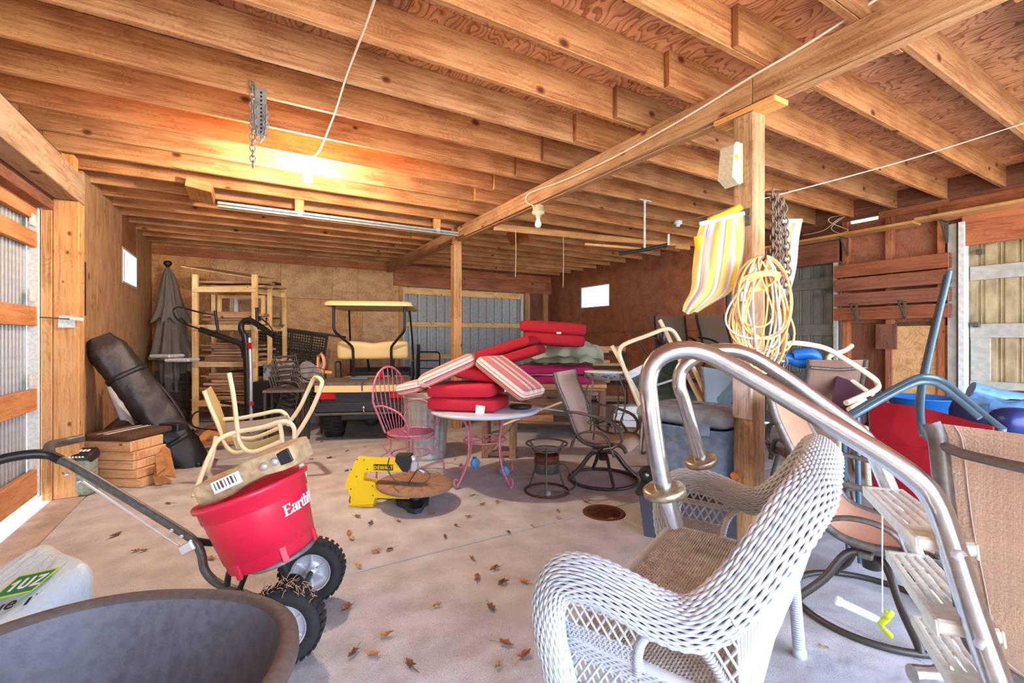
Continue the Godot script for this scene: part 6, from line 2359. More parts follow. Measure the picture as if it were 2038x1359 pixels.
func small_floor() -> void:
	var st: SurfaceTool
	var t: Node3D
	# ---- propane burner stand ----
	t = thing("burner_stand", "rusty round propane burner stand of steel rod on the concrete", "burner", FY(1088, 978))
	st = ns()
	torus(st, Vector3(0, 0.44, 0), 0.185, 0.009, Basis(), 36, 8)
	torus(st, Vector3(0, 0.385, 0), 0.13, 0.007, Basis(), 30, 6)
	part(t, "pot_ring", st, M.grey_metal)
	st = ns()
	torus(st, Vector3(0, 0.012, 0), 0.195, 0.011, Basis(), 36, 8)
	part(t, "floor_ring", st, M.rust)
	for k in 3:
		st = ns()
		var b := Basis(Vector3.UP, TAU * k / 3 - 0.1 - TH)
		tube(st, rnd([b * Vector3(0, 0.44, 0.185), b * Vector3(0, 0.36, 0.12), b * Vector3(0, 0.2, 0.12), b * Vector3(0, 0.012, 0.19)], 0.04), 0.009, 7)
		part(t, "leg", st, M.grey_metal)
	st = ns()
	lathe(st, [Vector2(0.10, 0.34), Vector2(0.112, 0.34), Vector2(0.112, 0.27), Vector2(0.1, 0.27)], 28)
	lathe(st, [Vector2(0.0, 0.29), Vector2(0.06, 0.3), Vector2(0.1, 0.28)], 20)
	part(t, "burner_ring", st, M.rust)
	st = ns()
	lathe(st, [Vector2(0.108, 0.27), Vector2(0.108, 0.18), Vector2(0, 0.17)], 28)
	part(t, "wind_guard", st, M.grey_metal)
	st = ns()
	tube(st, crv([Vector3(0, 0.2, 0), Vector3(0.2, 0.22, -0.02), Vector3(0.27, 0.12, 0.02), Vector3(0.26, 0.05, 0.1), Vector3(0.1, 0.03, 0.16), Vector3(-0.1, 0.06, 0.15), Vector3(-0.2, 0.05, 0.14)], 5), 0.008, 7)
	part(t, "gas_hose", st, M.grey_metal)
	st = ns()
	ball(st, Vector3(-0.1, 0.05, 0.17), Vector3(0.03, 0.028, 0.025), 8)
	part(t, "regulator", st, M.dirtgrey)
	# ---- rusty floor drain ----
	t = thing("drain_cover", "rusty round cast iron drain cover set in the concrete floor", "drain cover", FY(1202, 1020))
	st = ns()
	lathe(st, [Vector2(0.13, 0.001), Vector2(0.135, 0.006), Vector2(0.165, 0.006), Vector2(0.17, 0.0)], 40)
	part(t, "rim", st, M.rust)
	st = ns()
	lathe(st, [Vector2(0, 0.0012), Vector2(0.132, 0.0012)], 40)
	part(t, "pit", st, M.black_metal)
	for k in 11:
		st = ns()
		var zz := lerpf(-0.11, 0.11, k / 10.0)
		var hw := sqrt(0.128 * 0.128 - zz * zz)
		box(st, Vector3(0, 0.004, zz), Vector3(hw * 2, 0.006, 0.010), Basis(), 0.001)
		part(t, "grate_bar", st, M.rust)
	# ---- fallen leaves ----
	rng.seed = 31
	var spots := [[940, 1113], [985, 1133], [950, 1152], [1000, 1162], [1043, 1160], [1072, 1182], [978, 1210], [870, 1207], [768, 1267], [743, 1305], [702, 1302], [816, 1325], [1005, 1283], [1044, 1306], [992, 1328], [1070, 1258], [690, 1213], [712, 1029], [738, 1042], [793, 1037], [695, 1062], [700, 1073], [715, 1129], [776, 1095], [750, 1099], [886, 1070], [908, 1047], [932, 1030], [1013, 1062], [1110, 1018], [1112, 1032], [860, 1024], [640, 880], [690, 898], [728, 889], [655, 912], [620, 915], [690, 937], [612, 990], [270, 1098], [285, 1098], [230, 1067], [430, 1064], [600, 1310], [420, 1113], [335, 1003], [940, 985], [1130, 985], [1166, 1000], [1060, 1048], [1113, 1145], [1640, 1290], [1215, 1035], [960, 1005], [990, 1000], [905, 915]]
	for q in spots:
		var at := FY(q[0], q[1])
		at.y = 0.002
		if q[1] < 900 and at.z < -9.5:
			continue
		leaf(at)

func leaf(at: Vector3) -> void:
	var st := ns()
	var L := rng.randf_range(0.026, 0.048)
	var n := 10
	var pts := []
	for k in n:
		var a := TAU * k / n
		var r := L * (1.0 if k % 2 == 0 else 0.62) * (0.55 + 0.45 * absf(cos(a))) * rng.randf_range(0.8, 1.15)
		pts.append(Vector3(cos(a) * r, 0.004 + rng.randf_range(0.0, 0.014), sin(a) * r * 0.7))
	var c := Vector3(0, 0.003, 0)
	for k in n:
		var a: Vector3 = pts[k]
		var b: Vector3 = pts[(k + 1) % n]
		tri(st, c + Vector3(0, 0.001, 0), b + Vector3(0, 0.001, 0), a + Vector3(0, 0.001, 0))
		tri(st, c, a, b)
	tube(st, [c, Vector3(-L * 1.0, 0.006, 0.002), Vector3(-L * 1.7, 0.004, 0.008)], 0.0012, 4)
	var tone := rng.randi() % 4
	single("dry_leaf", st, M.leaf[tone], "curled %s dry leaf lying on the concrete floor" % ["reddish brown", "light brown", "dark brown", "pale tan"][tone], "leaf", at, rng.randf() * TAU, "dry leaves on the floor")

# patio chair of tube and sling cloth; local: faces +z
func sling_chair(called: String, label: String, at: Vector3, turn: float, o: Dictionary) -> Node3D:
	var t := thing(called, label, "chair", at, turn, o.get("group", ""))
	var w: float = o.get("w", 0.27)
	var hs: float = o.get("seat", 0.40)
	var hb: float = o.get("back", 1.06)
	var fm: Material = o.get("frame", M.bronze)
	var r: float = o.get("r", 0.016)
	var side := [Vector3(0, hb, -0.40), Vector3(0, hb - 0.12, -0.365), Vector3(0, lerpf(hs, hb, 0.5), -0.27), Vector3(0, hs + 0.12, -0.19), Vector3(0, hs + 0.03, -0.12), Vector3(0, hs, 0.02), Vector3(0, hs + 0.025, 0.2), Vector3(0, hs + 0.01, 0.27), Vector3(0, hs - 0.04, 0.30)]
	var sc := crv(side, 4)
	for s in [-1, 1]:
		var st := ns()
		var p := []
		for q in sc:
			p.append(q + Vector3(s * w, 0, 0))
		tube(st, p, r, 8, false, 1.25)
		part(t, "side_rail", st, fm)
	var st := ns()
	for off in [0.0, 0.004]:
		var g := []
		for q in sc:
			var row := []
			for j in 9:
				var f := j / 8.0
				row.append(q + Vector3(lerpf(-w, w, f), -0.02 * sin(f * PI) * (1.0 if q.z > -0.15 else 0.2) + off * (1.0 if q.z > -0.15 else 0.0), (-0.025 * sin(f * PI) if q.z < -0.15 else 0.0) + off * (1.0 if q.z <= -0.15 else 0.0)))
			g.append(row)
		grid(st, g, false, false, 1, 1, off > 0.0)
	part(t, "sling", st, o.get("cloth", M.sling))
	st = ns()
	tube(st, [Vector3(-w, hb - 0.06, -0.41), Vector3(0, hb - 0.075, -0.425), Vector3(w, hb - 0.06, -0.41)], r * 0.7, 7)
	part(t, "spreader_bar", st, fm)
	if o.get("arms", true):
		for s in [-1, 1]:
			st = ns()
			var x: float = s * (w + 0.035)
			strip(st, crv([Vector3(x, hs + 0.30, -0.27), Vector3(x, hs + 0.29, -0.1), Vector3(x, hs + 0.25, 0.12), Vector3(x, hs + 0.19, 0.24), Vector3(x, hs + 0.08, 0.27), Vector3(x, hs + 0.01, 0.2), Vector3(x, hs - 0.02, 0.1)], 5), 0.04, 0.02, Vector3.UP if false else Vector3(0, 0.7, 0.7))
			part(t, "armrest", st, fm)
			st = ns()
			strip(st, crv([Vector3(x, hs - 0.05, -0.22), Vector3(x, hs + 0.08, -0.16), Vector3(x, hs + 0.13, -0.02), Vector3(x, hs + 0.09, 0.12), Vector3(x, hs - 0.08, 0.2)], 5), 0.035, 0.018, Vector3(0, 0.7, 0.7))
			part(t, "arm_support", st, fm)
	if o.get("base", "swivel") == "swivel":
		var rr: float = o.get("ring", 0.33)
		st = ns()
		torus(st, Vector3(0, 0.016, 0), rr, 0.016, Basis(), 44, 8)
		part(t, "floor_ring", st, M.bronze_dark)
		st = ns()
		lathe(st, [Vector2(0, hs - 0.07), Vector2(0.09, hs - 0.08), Vector2(0.1, hs - 0.1), Vector2(0.045, hs - 0.12), Vector2(0.04, hs - 0.2), Vector2(0, hs - 0.2)], 20)
		part(t, "swivel_hub", st, M.bronze_dark)
		st = ns()
		box(st, Vector3(0, hs - 0.05, 0), Vector3(w * 2, 0.03, 0.06), Basis(), 0.006)
		part(t, "cross_bar", st, fm)
		for k in 4:
			st = ns()
			var b := Basis(Vector3.UP, TAU * k / 4 + 0.6)
			tube(st, crv([b * Vector3(0.02, hs - 0.12, 0), b * Vector3(0.12, hs - 0.14, 0), b * Vector3(0.22, hs * 0.35, 0), b * Vector3(rr - 0.02, 0.05, 0), b * Vector3(rr, 0.02, 0)], 4), 0.016, 8, false, 1.4)
			part(t, "leg", st, M.bronze_dark)
	else:
		for s in [-1, 1]:
			for e in [-1, 1]:
				st = ns()
				tube(st, rnd([Vector3(s * w, hs - 0.0, e * 0.12), Vector3(s * (w + 0.02), hs * 0.5, e * 0.2), Vector3(s * (w + 0.02), 0.0, e * 0.26)], 0.06), r, 8)
				part(t, "leg", st, fm)
	return t

func right_things() -> void:
	var st: SurfaceTool
	var t: Node3D
	# ---- swivel chair with the plant stand ----
	t = sling_chair("swivel_chair", "tan sling swivel patio chair with a wire plant stand on its seat", FY(1200, 955), face_turn(62), {"w": 0.28, "cloth": M.sling_pale})
	var u := thing("plant_stand", "wire plant stand with ornate band standing on the swivel chair seat", "plant stand", t.transform * Vector3(0.0, 0.425, 0.02), face_turn(20))
	st = ns()
	lathe(st, [Vector2(0, 0.635), Vector2(0.195, 0.635), Vector2(0.2, 0.645), Vector2(0, 0.65)], 36)
	part(u, "top", st, M.whitepaint)
	st = ns()
	lathe(st, [Vector2(0.2, 0.64), Vector2(0.2, 0.575), Vector2(0.194, 0.575), Vector2(0.194, 0.64)], 36)
	part(u, "band", st, M.dirtgrey)
	rng.seed = 4
	st = ns()
	for k in 90:
		var a := rng.randf() * TAU
		var y := rng.randf_range(0.585, 0.63)
		var c := Vector3(cos(a) * 0.203, y, sin(a) * 0.203)
		tube(st, crv([c, c + Vector3(-sin(a) * 0.012, 0.008, cos(a) * 0.012), c + Vector3(-sin(a) * 0.02, -0.004, cos(a) * 0.02)], 2), 0.003, 4)
	part(u, "ornament", st, M.black_metal, "", "stuff")
	for k in 4:
		st = ns()
		var b := Basis(Vector3.UP, TAU * k / 4 + 0.4)
		tube(st, crv([b * Vector3(0.17, 0.58, 0), b * Vector3(0.225, 0.45, 0), b * Vector3(0.225, 0.3, 0), b * Vector3(0.17, 0.14, 0), b * Vector3(0.185, 0.0, 0)], 5), 0.008, 6)
		tube(st, crv([b * Vector3(0.175, 0.16, 0), b * Vector3(0.205, 0.19, 0), b * Vector3(0.2, 0.22, 0), b * Vector3(0.185, 0.2, 0)], 4), 0.004, 5)
		part(u, "leg", st, M.grey_metal)
	st = ns()
	torus(st, Vector3(0, 0.14, 0), 0.17, 0.005, Basis(), 28, 6)
	part(u, "lower_ring", st, M.grey_metal)
	behind_right()
	cooler()
	far_right()
	wicker_chair()
	pool_ladder()
	front_chair()

func behind_right() -> void:
	var st: SurfaceTool
	var t: Node3D
	# low table with dark shelving clutter behind the swivel chair
	t = thing("black_shelf", "black wire shelf unit with boards by the right wall", "shelf", FY(1200, 835), face_turn(-6))
	for s in [-1, 1]:
		for e in [-1, 1]:
			st = ns()
			tube(st, [Vector3(s * 0.38, 0, e * 0.18), Vector3(s * 0.38, 1.14, e * 0.18)], 0.014, 6)
			part(t, "upright", st, M.black_metal)
	for y in [0.3, 0.62, 0.9, 1.12]:
		st = ns()
		for q in [[-0.38, 0.18, 0.38, 0.18], [-0.38, -0.18, 0.38, -0.18], [-0.38, -0.18, -0.38, 0.18], [0.38, -0.18, 0.38, 0.18]]:
			tube(st, [Vector3(q[0], y, q[1]), Vector3(q[2], y, q[3])], 0.01, 6)
		part(t, "shelf_frame", st, M.black_metal)
		st = ns()
		box(st, Vector3(0, y + 0.015, 0), Vector3(0.74, 0.018, 0.34), Basis(), 0.003)
		part(t, "shelf_board", st, pick(M.darkwood))
	var bt := t.transform
	rng.seed = 44
	var pile := [0.327, 0.647, 0.927, 1.147]
	for k in 9:
		st = ns()
		var h := rng.randf_range(0.03, 0.08)
		box(st, Vector3.ZERO, Vector3(rng.randf_range(0.2, 0.5), h, 0.22), Basis(), 0.004)
		var lv: float = pile[k % 4]
		pile[k % 4] += h + 0.002
		single("stored_plank", st, pick(M.scrap), "wood offcut on the %s level of the black shelf by the right wall" % ["lowest", "second", "third", "top"][k % 4], "plank", bt * Vector3(rng.randf_range(-0.1, 0.15), lv + h * 0.5, 0.02), t.rotation.y + rng.randf_range(-0.15, 0.15), "offcuts on the black shelf")
	for k in 3:
		st = ns()
		box(st, Vector3.ZERO, Vector3(0.34, 0.09, 0.26), Basis(), 0.006)
		single("white_carton", st, M.paper, "flat white carton, %s in the low stack behind the swivel chair" % ["bottom one", "middle one", "top one"][k], "carton", FY(1240, 868) + Vector3(0.02 * k, 0.2 + 0.095 * k, 0), face_turn(-10 + 6 * k), "white cartons")
	st = ns()
	box(st, Vector3(0, 0.075, 0), Vector3(0.42, 0.15, 0.32), Basis(), 0.006)
	single("wooden_crate", st, M.oldwood[1], "low wooden crate under the white cartons", "crate", FY(1240, 868), face_turn(-10))
	# dark high back chairs on a table against the wall
	t = thing("storage_table", "dark folding table carrying spare patio chairs by the right wall", "table", FY(1395, 853), face_turn(-24))
	st = ns()
	box(st, Vector3(0, 0.72, 0), Vector3(1.3, 0.04, 0.62), Basis(), 0.006)
	part(t, "top", st, M.darkwood[0])
	for s in [-1, 1]:
		for e in [-1, 1]:
			st = ns()
			tube(st, [Vector3(s * 0.58, 0.70, e * 0.25), Vector3(s * 0.58, 0, e * 0.27)], 0.016, 7)
			part(t, "leg", st, M.black_metal)
	sling_chair("sling_chair", "olive brown high back sling chair set on the storage table", t.transform * Vector3(-0.38, 0.742, 0.02), face_turn(-8), {"cloth": M.sling_dark, "frame": M.black_metal, "base": "legs", "back": 1.02, "seat": 0.36, "w": 0.24})
	sling_chair("sling_chair", "olive brown high back sling chair behind the coiled cord", t.transform * Vector3(0.35, 0.742, 0.02), face_turn(10), {"cloth": M.sling_dark, "frame": M.black_metal, "base": "legs", "back": 1.02, "seat": 0.36, "w": 0.24})
	# cream lounge chair upside down with green sling
	t = thing("lounge_chair", "cream framed lounge chair with green sling tipped over behind the cooler", "lounge chair", FY(1320, 960))
	for q in [
		[[1302, 880, 4.2], [1283, 832, 4.25], [1255, 765, 4.3], [1237, 718, 4.35], [1233, 700, 4.35], [1243, 685, 4.35], [1290, 667, 4.35], [1322, 655, 4.35], [1338, 658, 4.35], [1350, 675, 4.35], [1375, 722, 4.3], [1410, 800, 4.25], [1425, 850, 4.2]],
		[[1218, 688, 4.5], [1240, 728, 4.45], [1270, 785, 4.4], [1300, 845, 4.3]],
		[[1313, 637, 4.5], [1330, 670, 4.45], [1352, 715, 4.4], [1395, 800, 4.3]]]:
		st = ns()
		tube(st, crv(TP(t, q), 4), 0.02, 9)
		part(t, "frame_tube", st, M.cream)
	var c := TP(t, [[1250, 748, 4.42], [1346, 700, 4.42], [1400, 800, 4.35], [1300, 842, 4.35]])
	st = ns()
	bar(st, c[0], c[1], 0.07, 0.03, Vector3.UP, 0.006)
	part(t, "head_bar", st, M.white)
	st = ns()
	for k in 2:
		grid(st, [[c[0], c[1]], [(c[0] + c[3]) * 0.5, (c[1] + c[2]) * 0.5], [c[3] + Vector3(0, -0.2, 0), c[2] + Vector3(0, -0.2, 0)]], false, false, 1, 1, k == 1)
	part(t, "green_sling", st, M.greenglass)
	st = ns()
	bar(st, TP(t, [[1280, 775, 4.38]])[0], TP(t, [[1372, 745, 4.38]])[0], 0.02, 0.012, Vector3.UP, 0.002)
	part(t, "batten", st, M.white)
	# bundle of black shepherd hooks
	t = thing("hook_bundle", "bundle of black wire garden hooks behind the tipped lounge chair", "garden hooks", FY(1300, 905))
	for q in [[[1300, 905, 4.95], [1302, 760, 4.9], [1304, 712, 4.9], [1318, 695, 4.9], [1332, 705, 4.9]], [[1293, 905, 4.95], [1292, 760, 4.95], [1296, 716, 4.95], [1285, 700, 4.95], [1275, 685, 4.95], [1272, 672, 4.95], [1282, 667, 4.95], [1308, 670, 4.95]], [[1313, 905, 4.9], [1316, 760, 4.85], [1318, 700, 4.85], [1322, 680, 4.85], [1319, 664, 4.85]], [[1308, 905, 4.9], [1306, 740, 4.9], [1330, 705, 4.85], [1345, 712, 4.85], [1352, 722, 4.85]]]:
		st = ns()
		tube(st, crv(TP(t, q), 5), 0.009, 6)
		part(t, "hook", st, M.black_metal)
	st = ns()
	ball(st, TP(t, [[1319, 672, 4.85]])[0], Vector3(0.04, 0.09, 0.04), 8)
	part(t, "knotted_cord", st, M.black_metal)
	# grey blue sling back
	t = thing("folded_chair", "pale grey blue sling chair back standing behind the cooler", "chair", FY(1432, 930))
	st = ns()
	var g := []
	for k in 11:
		var f := k / 10.0
		var row := []
		for j in 9:
			var h := j / 8.0
			row.append(t.transform.affine_inverse() * W(lerpf(1398, 1466, h), lerpf(730, 812, f) + 10.0 * h * (1.0 - f), 4.1 + 0.05 * sin(h * PI) - 0.1 * f))
		g.append(row)
	grid(st, g)
	part(t, "sling", st, M.sling_blue)
	for q in [[[1396, 730], [1404, 815], [1410, 930]], [[1468, 735], [1466, 820], [1464, 925]]]:
		st = ns()
		tube(st, crv(TP(t, [[q[0][0], q[0][1], 4.1], [q[1][0], q[1][1], 4.0], [q[2][0], q[2][1], 4.0]]), 4), 0.015, 8)
		part(t, "frame_tube", st, M.bronze)
	# black tray
	t = thing("black_tray", "black rectangular plastic tray standing behind the cooler", "tray", FY(1360, 960), face_turn(-6))
	st = ns()
	box(st, Vector3(0, 0.62, 0), Vector3(0.52, 0.12, 0.05), Basis(), 0.01)
	box(st, Vector3(0, 0.3, -0.02), Vector3(0.5, 0.6, 0.03), Basis(), 0.008)
	part(t, "panel", st, M.black_plastic)
	st = ns()
	box(st, Vector3(0, 0.62, 0.028), Vector3(0.44, 0.06, 0.006), Basis(), 0.002)
	part(t, "recess", st, M.tote)
	# blue play slide
	t = thing("play_slide", "blue plastic play slide leaning behind the post", "slide", FY(1490, 905))
	st = ns()
	bar(st, TP(t, [[1437, 815, 3.7]])[0], TP(t, [[1478, 770, 3.6]])[0], 0.05, 0.3, Vector3(-0.3, 1, 0.3), 0.02)
	part(t, "chute", st, M.blue_pale)
	st = ns()
	tube(st, crv(TP(t, [[1462, 822, 3.45], [1474, 785, 3.45], [1482, 760, 3.5], [1500, 735, 3.6], [1560, 712, 3.6], [1595, 722, 3.55], [1622, 715, 3.5], [1612, 704, 3.5], [1580, 706, 3.55]]), 5), 0.045, 10)
	part(t, "side_rail", st, M.blue_plastic)
	st = ns()
	box(st, Vector3(-0.06, 0.28, -0.25), Vector3(0.3, 0.56, 0.3), Basis(Vector3.UP, camyaw()), 0.08)
	part(t, "base", st, M.blue_plastic)

func cooler() -> void:
	var st: SurfaceTool
	var p := FY(1385, 1058)
	var t := thing("storage_tote", "dark grey plastic storage tote with black lid under the cooler", "storage box", p, face_turn(-24))
	st = ns()
	for k in 1:
		extr(st, [Vector2(-0.33, 0), Vector2(0.33, 0), Vector2(0.37, 0.29), Vector2(-0.37, 0.29)], 0.46, Transform3D(Basis(), Vector3.ZERO))
	part(t, "tub", st, M.tote)
	st = ns()
	box(st, Vector3(0, 0.31, 0), Vector3(0.78, 0.045, 0.52), Basis(), 0.012)
	part(t, "lid", st, M.black_plastic)
	for s in [-1, 1]:
		st = ns()
		box(st, Vector3(s * 0.375, 0.25, 0), Vector3(0.04, 0.09, 0.14), Basis(), 0.008)
		part(t, "latch", st, M.black_plastic)
	t = thing("cooler", "grey blue rotomolded wheeled cooler on the dark storage tote", "cooler", p + Vector3(0, 0.336, 0) + Basis(Vector3.UP, camyaw()) * Vector3(0.0, 0, -0.03), face_turn(-46))
	st = ns()
	var g := []
	for lv in [[0.0, 0.86], [0.05, 0.9], [0.3, 0.97], [0.36, 1.0], [0.365, 1.03], [0.385, 1.03]]:
		var row := []
		for q in rnd([Vector3(-0.26, 0, 0.2), Vector3(0.26, 0, 0.2), Vector3(0.26, 0, -0.2), Vector3(-0.26, 0, -0.2)], 0.07, 5, true):
			row.append(Vector3(q.x * lv[1], lv[0], q.z * lv[1]))
		g.append(row)
	grid(st, g, false, true)
	for k in g[0].size():
		tri(st, Vector3(0, 0, 0), g[0][k], g[0][(k + 1) % g[0].size()])
	part(t, "body", st, M.cooler)
	st = ns()
	cushion(st, Vector3(0.57, 0.1, 0.45), Transform3D(Basis(), Vector3(0, 0.44, 0)), 0.45, 0.25, 10)
	var lid := part(t, "lid", st, M.cooler_lid)
	st = ns()
	for k in 6:
		box(st, Vector3(-0.12 + 0.045 * k, 0.503, 0.0), Vector3(0.02, 0.006, 0.05), Basis(), 0.002)
	part(lid, "raised_marks", st, M.cooler_lid)
	for x in [-0.15, 0.15]:
		st = ns()
		box(st, Vector3(x, 0.385, 0.216), Vector3(0.07, 0.08, 0.02), Basis(), 0.008)
		part(t, "latch", st, M.cooler)
	st = ns()
	tube(st, rnd([Vector3(-0.28, 0.36, 0.12), Vector3(-0.30, 0.15, 0.12), Vector3(-0.30, 0.15, -0.12), Vector3(-0.28, 0.36, -0.12)], 0.04), 0.012, 8)
	part(t, "tow_handle", st, M.chrome)
	st = ns()
	tube(st, [Vector3(0.285, 0.14, -0.1), Vector3(0.285, 0.14, 0.14)], 0.02, 8)
	part(t, "orange_grip", st, M.orange)
	wheel(t, Vector3(-0.2, 0.055, 0.2), Vector3(0, 0, 1), 0.055, 0.05, M.silver, 0)
	t.scale = Vector3(1.18, 1.18, 1.18)

func far_right() -> void:
	var st: SurfaceTool
	var t: Node3D
	# swivel chair behind the wicker chair
	t = sling_chair("swivel_chair", "tan sling swivel patio chair behind the white wicker loveseat", FY(1735, 1215), face_turn(46), {"w": 0.27, "cloth": M.sling_tan, "back": 1.08, "seat": 0.42, "ring": 0.35})
	# board it stands by: brown high back
	sling_chair("sling_chair", "brown grey high back sling chair by the chained post", FY(1612, 1010), face_turn(172), {"w": 0.19, "back": 1.24, "seat": 0.42, "cloth": M.sling_brown, "base": "legs"})
	# plum chair upside down
	t = thing("upturned_chair", "upturned cream framed patio chair with dark plum sling", "chair", FY(1690, 985))
	for q in [
		[[1556, 720, 3.3], [1556, 695, 3.3], [1568, 684, 3.3], [1590, 683, 3.3], [1640, 692, 3.3], [1680, 714, 3.25], [1735, 750, 3.2], [1747, 764, 3.2], [1745, 774, 3.15], [1725, 784, 3.1], [1684, 802, 3.0]],
		[[1695, 688, 3.6], [1680, 698, 3.55], [1655, 706, 3.5], [1647, 716, 3.5], [1652, 728, 3.45], [1690, 755, 3.4], [1738, 788, 3.3]],
		[[1640, 735, 3.5], [1652, 715, 3.5]],
		[[1690, 815, 3.1], [1720, 795, 3.2]]]:
		st = ns()
		tube(st, crv(TP(t, q), 4), 0.0185, 9)
		part(t, "frame_tube", st, M.cream)
	st = ns()
	grid(st, [crv(TP(t, [[1668, 735, 3.42], [1700, 765, 3.36], [1738, 790, 3.3]]), 4), crv(TP(t, [[1655, 800, 3.2], [1680, 815, 3.15], [1725, 815, 3.1]]), 4), crv(TP(t, [[1668, 860, 3.1], [1690, 868, 3.1], [1720, 850, 3.1]]), 4)])
	part(t, "plum_sling", st, M.sling_plum)
	for q in [[[1672, 862, 3.1], [1665, 985, 3.3]], [[1722, 850, 3.1], [1730, 985, 3.4]]]:
		st = ns()
		tube(st, TP(t, q), 0.0185, 9)
		part(t, "frame_tube", st, M.cream)
	# red recliner with blue steel frame
	t = thing("folding_recliner", "red fabric folding recliner with blue grey steel tube frame", "recliner", FY(1835, 1090))
	var a := TP(t, [[1728, 797, 2.75], [1972, 850, 2.25], [1735, 890, 2.7], [1900, 905, 2.3], [1740, 1060, 2.65], [1905, 1062, 2.35]])
	for k in 2:
		st = ns()
		var r0 := crv([a[0], (a[0] + a[1]) * 0.5 + Vector3(0, 0.025, 0), a[1]], 6)
		var r1 := crv([a[2], (a[2] + a[3]) * 0.5, a[3]], 6)
		var r2 := crv([a[4], (a[4] + a[5]) * 0.5, a[5]], 6)
		if k == 0:
			grid(st, [r0, r1])
		else:
			for q in r1.size():
				r1[q] += Vector3(0.0, 0.02, 0.0)
			grid(st, [r1, r2])
		part(t, "upper_sling" if k == 0 else "lower_sling", st, M.red_chair)
	st = ns()
	bar(st, a[0] + Vector3(0.01, -0.02, 0.01), a[1] + Vector3(0, -0.02, 0.01), 0.05, 0.012, Vector3.UP, 0.004)
	part(t, "hem", st, M.red_chair)
	st = ns()
	for k in 4:
		torus(st, TP(t, [[1730, 935 + 12 * k, 2.66]])[0], 0.009, 0.002, Basis(Vector3(1, 0, 0), PI / 2), 10, 4)
	part(t, "eyelets", st, M.white_plain)
	for q in [
		[[1668, 838, 2.6], [1700, 818, 2.55], [1760, 783, 2.5], [1815, 755, 2.45], [1840, 749, 2.42], [1868, 754, 2.4], [1900, 775, 2.35], [1950, 818, 2.25], [1998, 856, 2.15]],
		[[1668, 848, 2.55], [1700, 828, 2.5], [1760, 793, 2.45], [1815, 765, 2.4], [1842, 760, 2.38], [1868, 766, 2.35], [1900, 790, 2.3], [1950, 832, 2.2]],
		[[1890, 540, 2.75], [1868, 630, 2.7], [1848, 715, 2.6], [1836, 775, 2.5], [1833, 820, 2.4], [1840, 862, 2.3], [1870, 895, 2.2]],
		[[1884, 548, 2.78], [1862, 635, 2.72], [1843, 715, 2.62], [1831, 775, 2.52], [1828, 820, 2.42], [1836, 865, 2.32]],
		[[1708, 830, 2.75], [1708, 960, 2.75], [1712, 1120, 2.75]],
		[[1680, 842, 2.7], [1682, 960, 2.75], [1690, 1125, 2.75]],
		[[1995, 852, 2.15], [1990, 1000, 2.2], [1985, 1240, 2.2]]]:
		st = ns()
		var cv := crv(TP(t, q), 4)
		for p in cv.size():
			cv[p].y = maxf(cv[p].y, 0.02)
		tube(st, cv, 0.0145, 8)
		part(t, "frame_tube", st, M.blue_steel)
	# blue inflatable on the far side
	t = thing("inflatable_float", "deflated pale blue inflatable float folded over by the tan door", "pool float", FY(2010, 965))
	st = ns()
	for q in [[[[1932, 775, 2.9], [1975, 788, 2.85], [2040, 800, 2.8], [2120, 812, 2.8]], 0.075], [[[1940, 795, 2.85], [1985, 812, 2.75], [2040, 815, 2.7], [2110, 825, 2.7]], 0.07]]:
		tube(st, crv(TP(t, q[0]), 5), q[1], 12, false, 0.7)
	part(t, "float_rolls", st, M.blue_pale)
	st = ns()
	tube(st, crv(TP(t, [[1972, 812, 2.66], [2010, 818, 2.6], [2060, 808, 2.55]]), 4), 0.05, 12)
	part(t, "valve_sleeve", st, M.blue_pale)
	st = ns()
	cushion(st, Vector3(0.7, 0.75, 0.45), Transform3D(Basis(Vector3.UP, camyaw()), t.transform.affine_inverse() * W(2040, 900, 2.9)), 0.3, 0.05, 8)
	part(t, "folded_body", st, M.blue_glit)
	st = ns()
	cushion(st, Vector3(0.22, 0.13, 0.16), Transform3D(Basis(Vector3.UP, camyaw()), t.transform.affine_inverse() * W(2022, 838, 2.45)), 0.45, 0.2, 8)
	part(t, "sparkly_bag", st, M.blue_glit)
	# blue basin and board by the wall
	st = ns()
	lathe(st, [Vector2(0, 0.0), Vector2(0.2, 0.0), Vector2(0.27, 0.16), Vector2(0.28, 0.16), Vector2(0.28, 0.17), Vector2(0.26, 0.165), Vector2(0.19, 0.01)], 28)
	single("blue_basin", st, M.blue_plastic, "round blue plastic basin behind the red recliner", "basin", FY(1835, 960) + Vector3(0, 0.66, 0))
	st = ns()
	box(st, Vector3(0, 0.325, 0), Vector3(0.7, 0.65, 0.5), Basis(), 0.01)
	single("wooden_chest", st, M.oldwood[2], "wooden chest carrying the blue basin by the right wall", "chest", FY(1835, 960), face_turn(-30))
	t = thing("dark_arm_chair", "dark metal arm chair between plum sling and stud wall", "chair", FY(1745, 905), face_turn(0))
	for s in [-1, 1]:
		st = ns()
		tube(st, rnd([Vector3(s * 0.28, 0, 0.25), Vector3(s * 0.28, 0.68, 0.22), Vector3(s * 0.28, 0.74, -0.2), Vector3(s * 0.26, 0, -0.28)], 0.1), 0.015, 8)
		part(t, "arm_frame", st, M.bronze_dark)
	st = ns()
	tube(st, rnd([Vector3(-0.26, 0.4, -0.2), Vector3(-0.26, 0.92, -0.32), Vector3(0.26, 0.92, -0.32), Vector3(0.26, 0.4, -0.2)], 0.1), 0.015, 8)
	part(t, "back_frame", st, M.bronze_dark)
	st = ns()
	box(st, Vector3(0, 0.4, 0), Vector3(0.54, 0.05, 0.45), Basis(), 0.015)
	part(t, "seat", st, M.sling_dark)

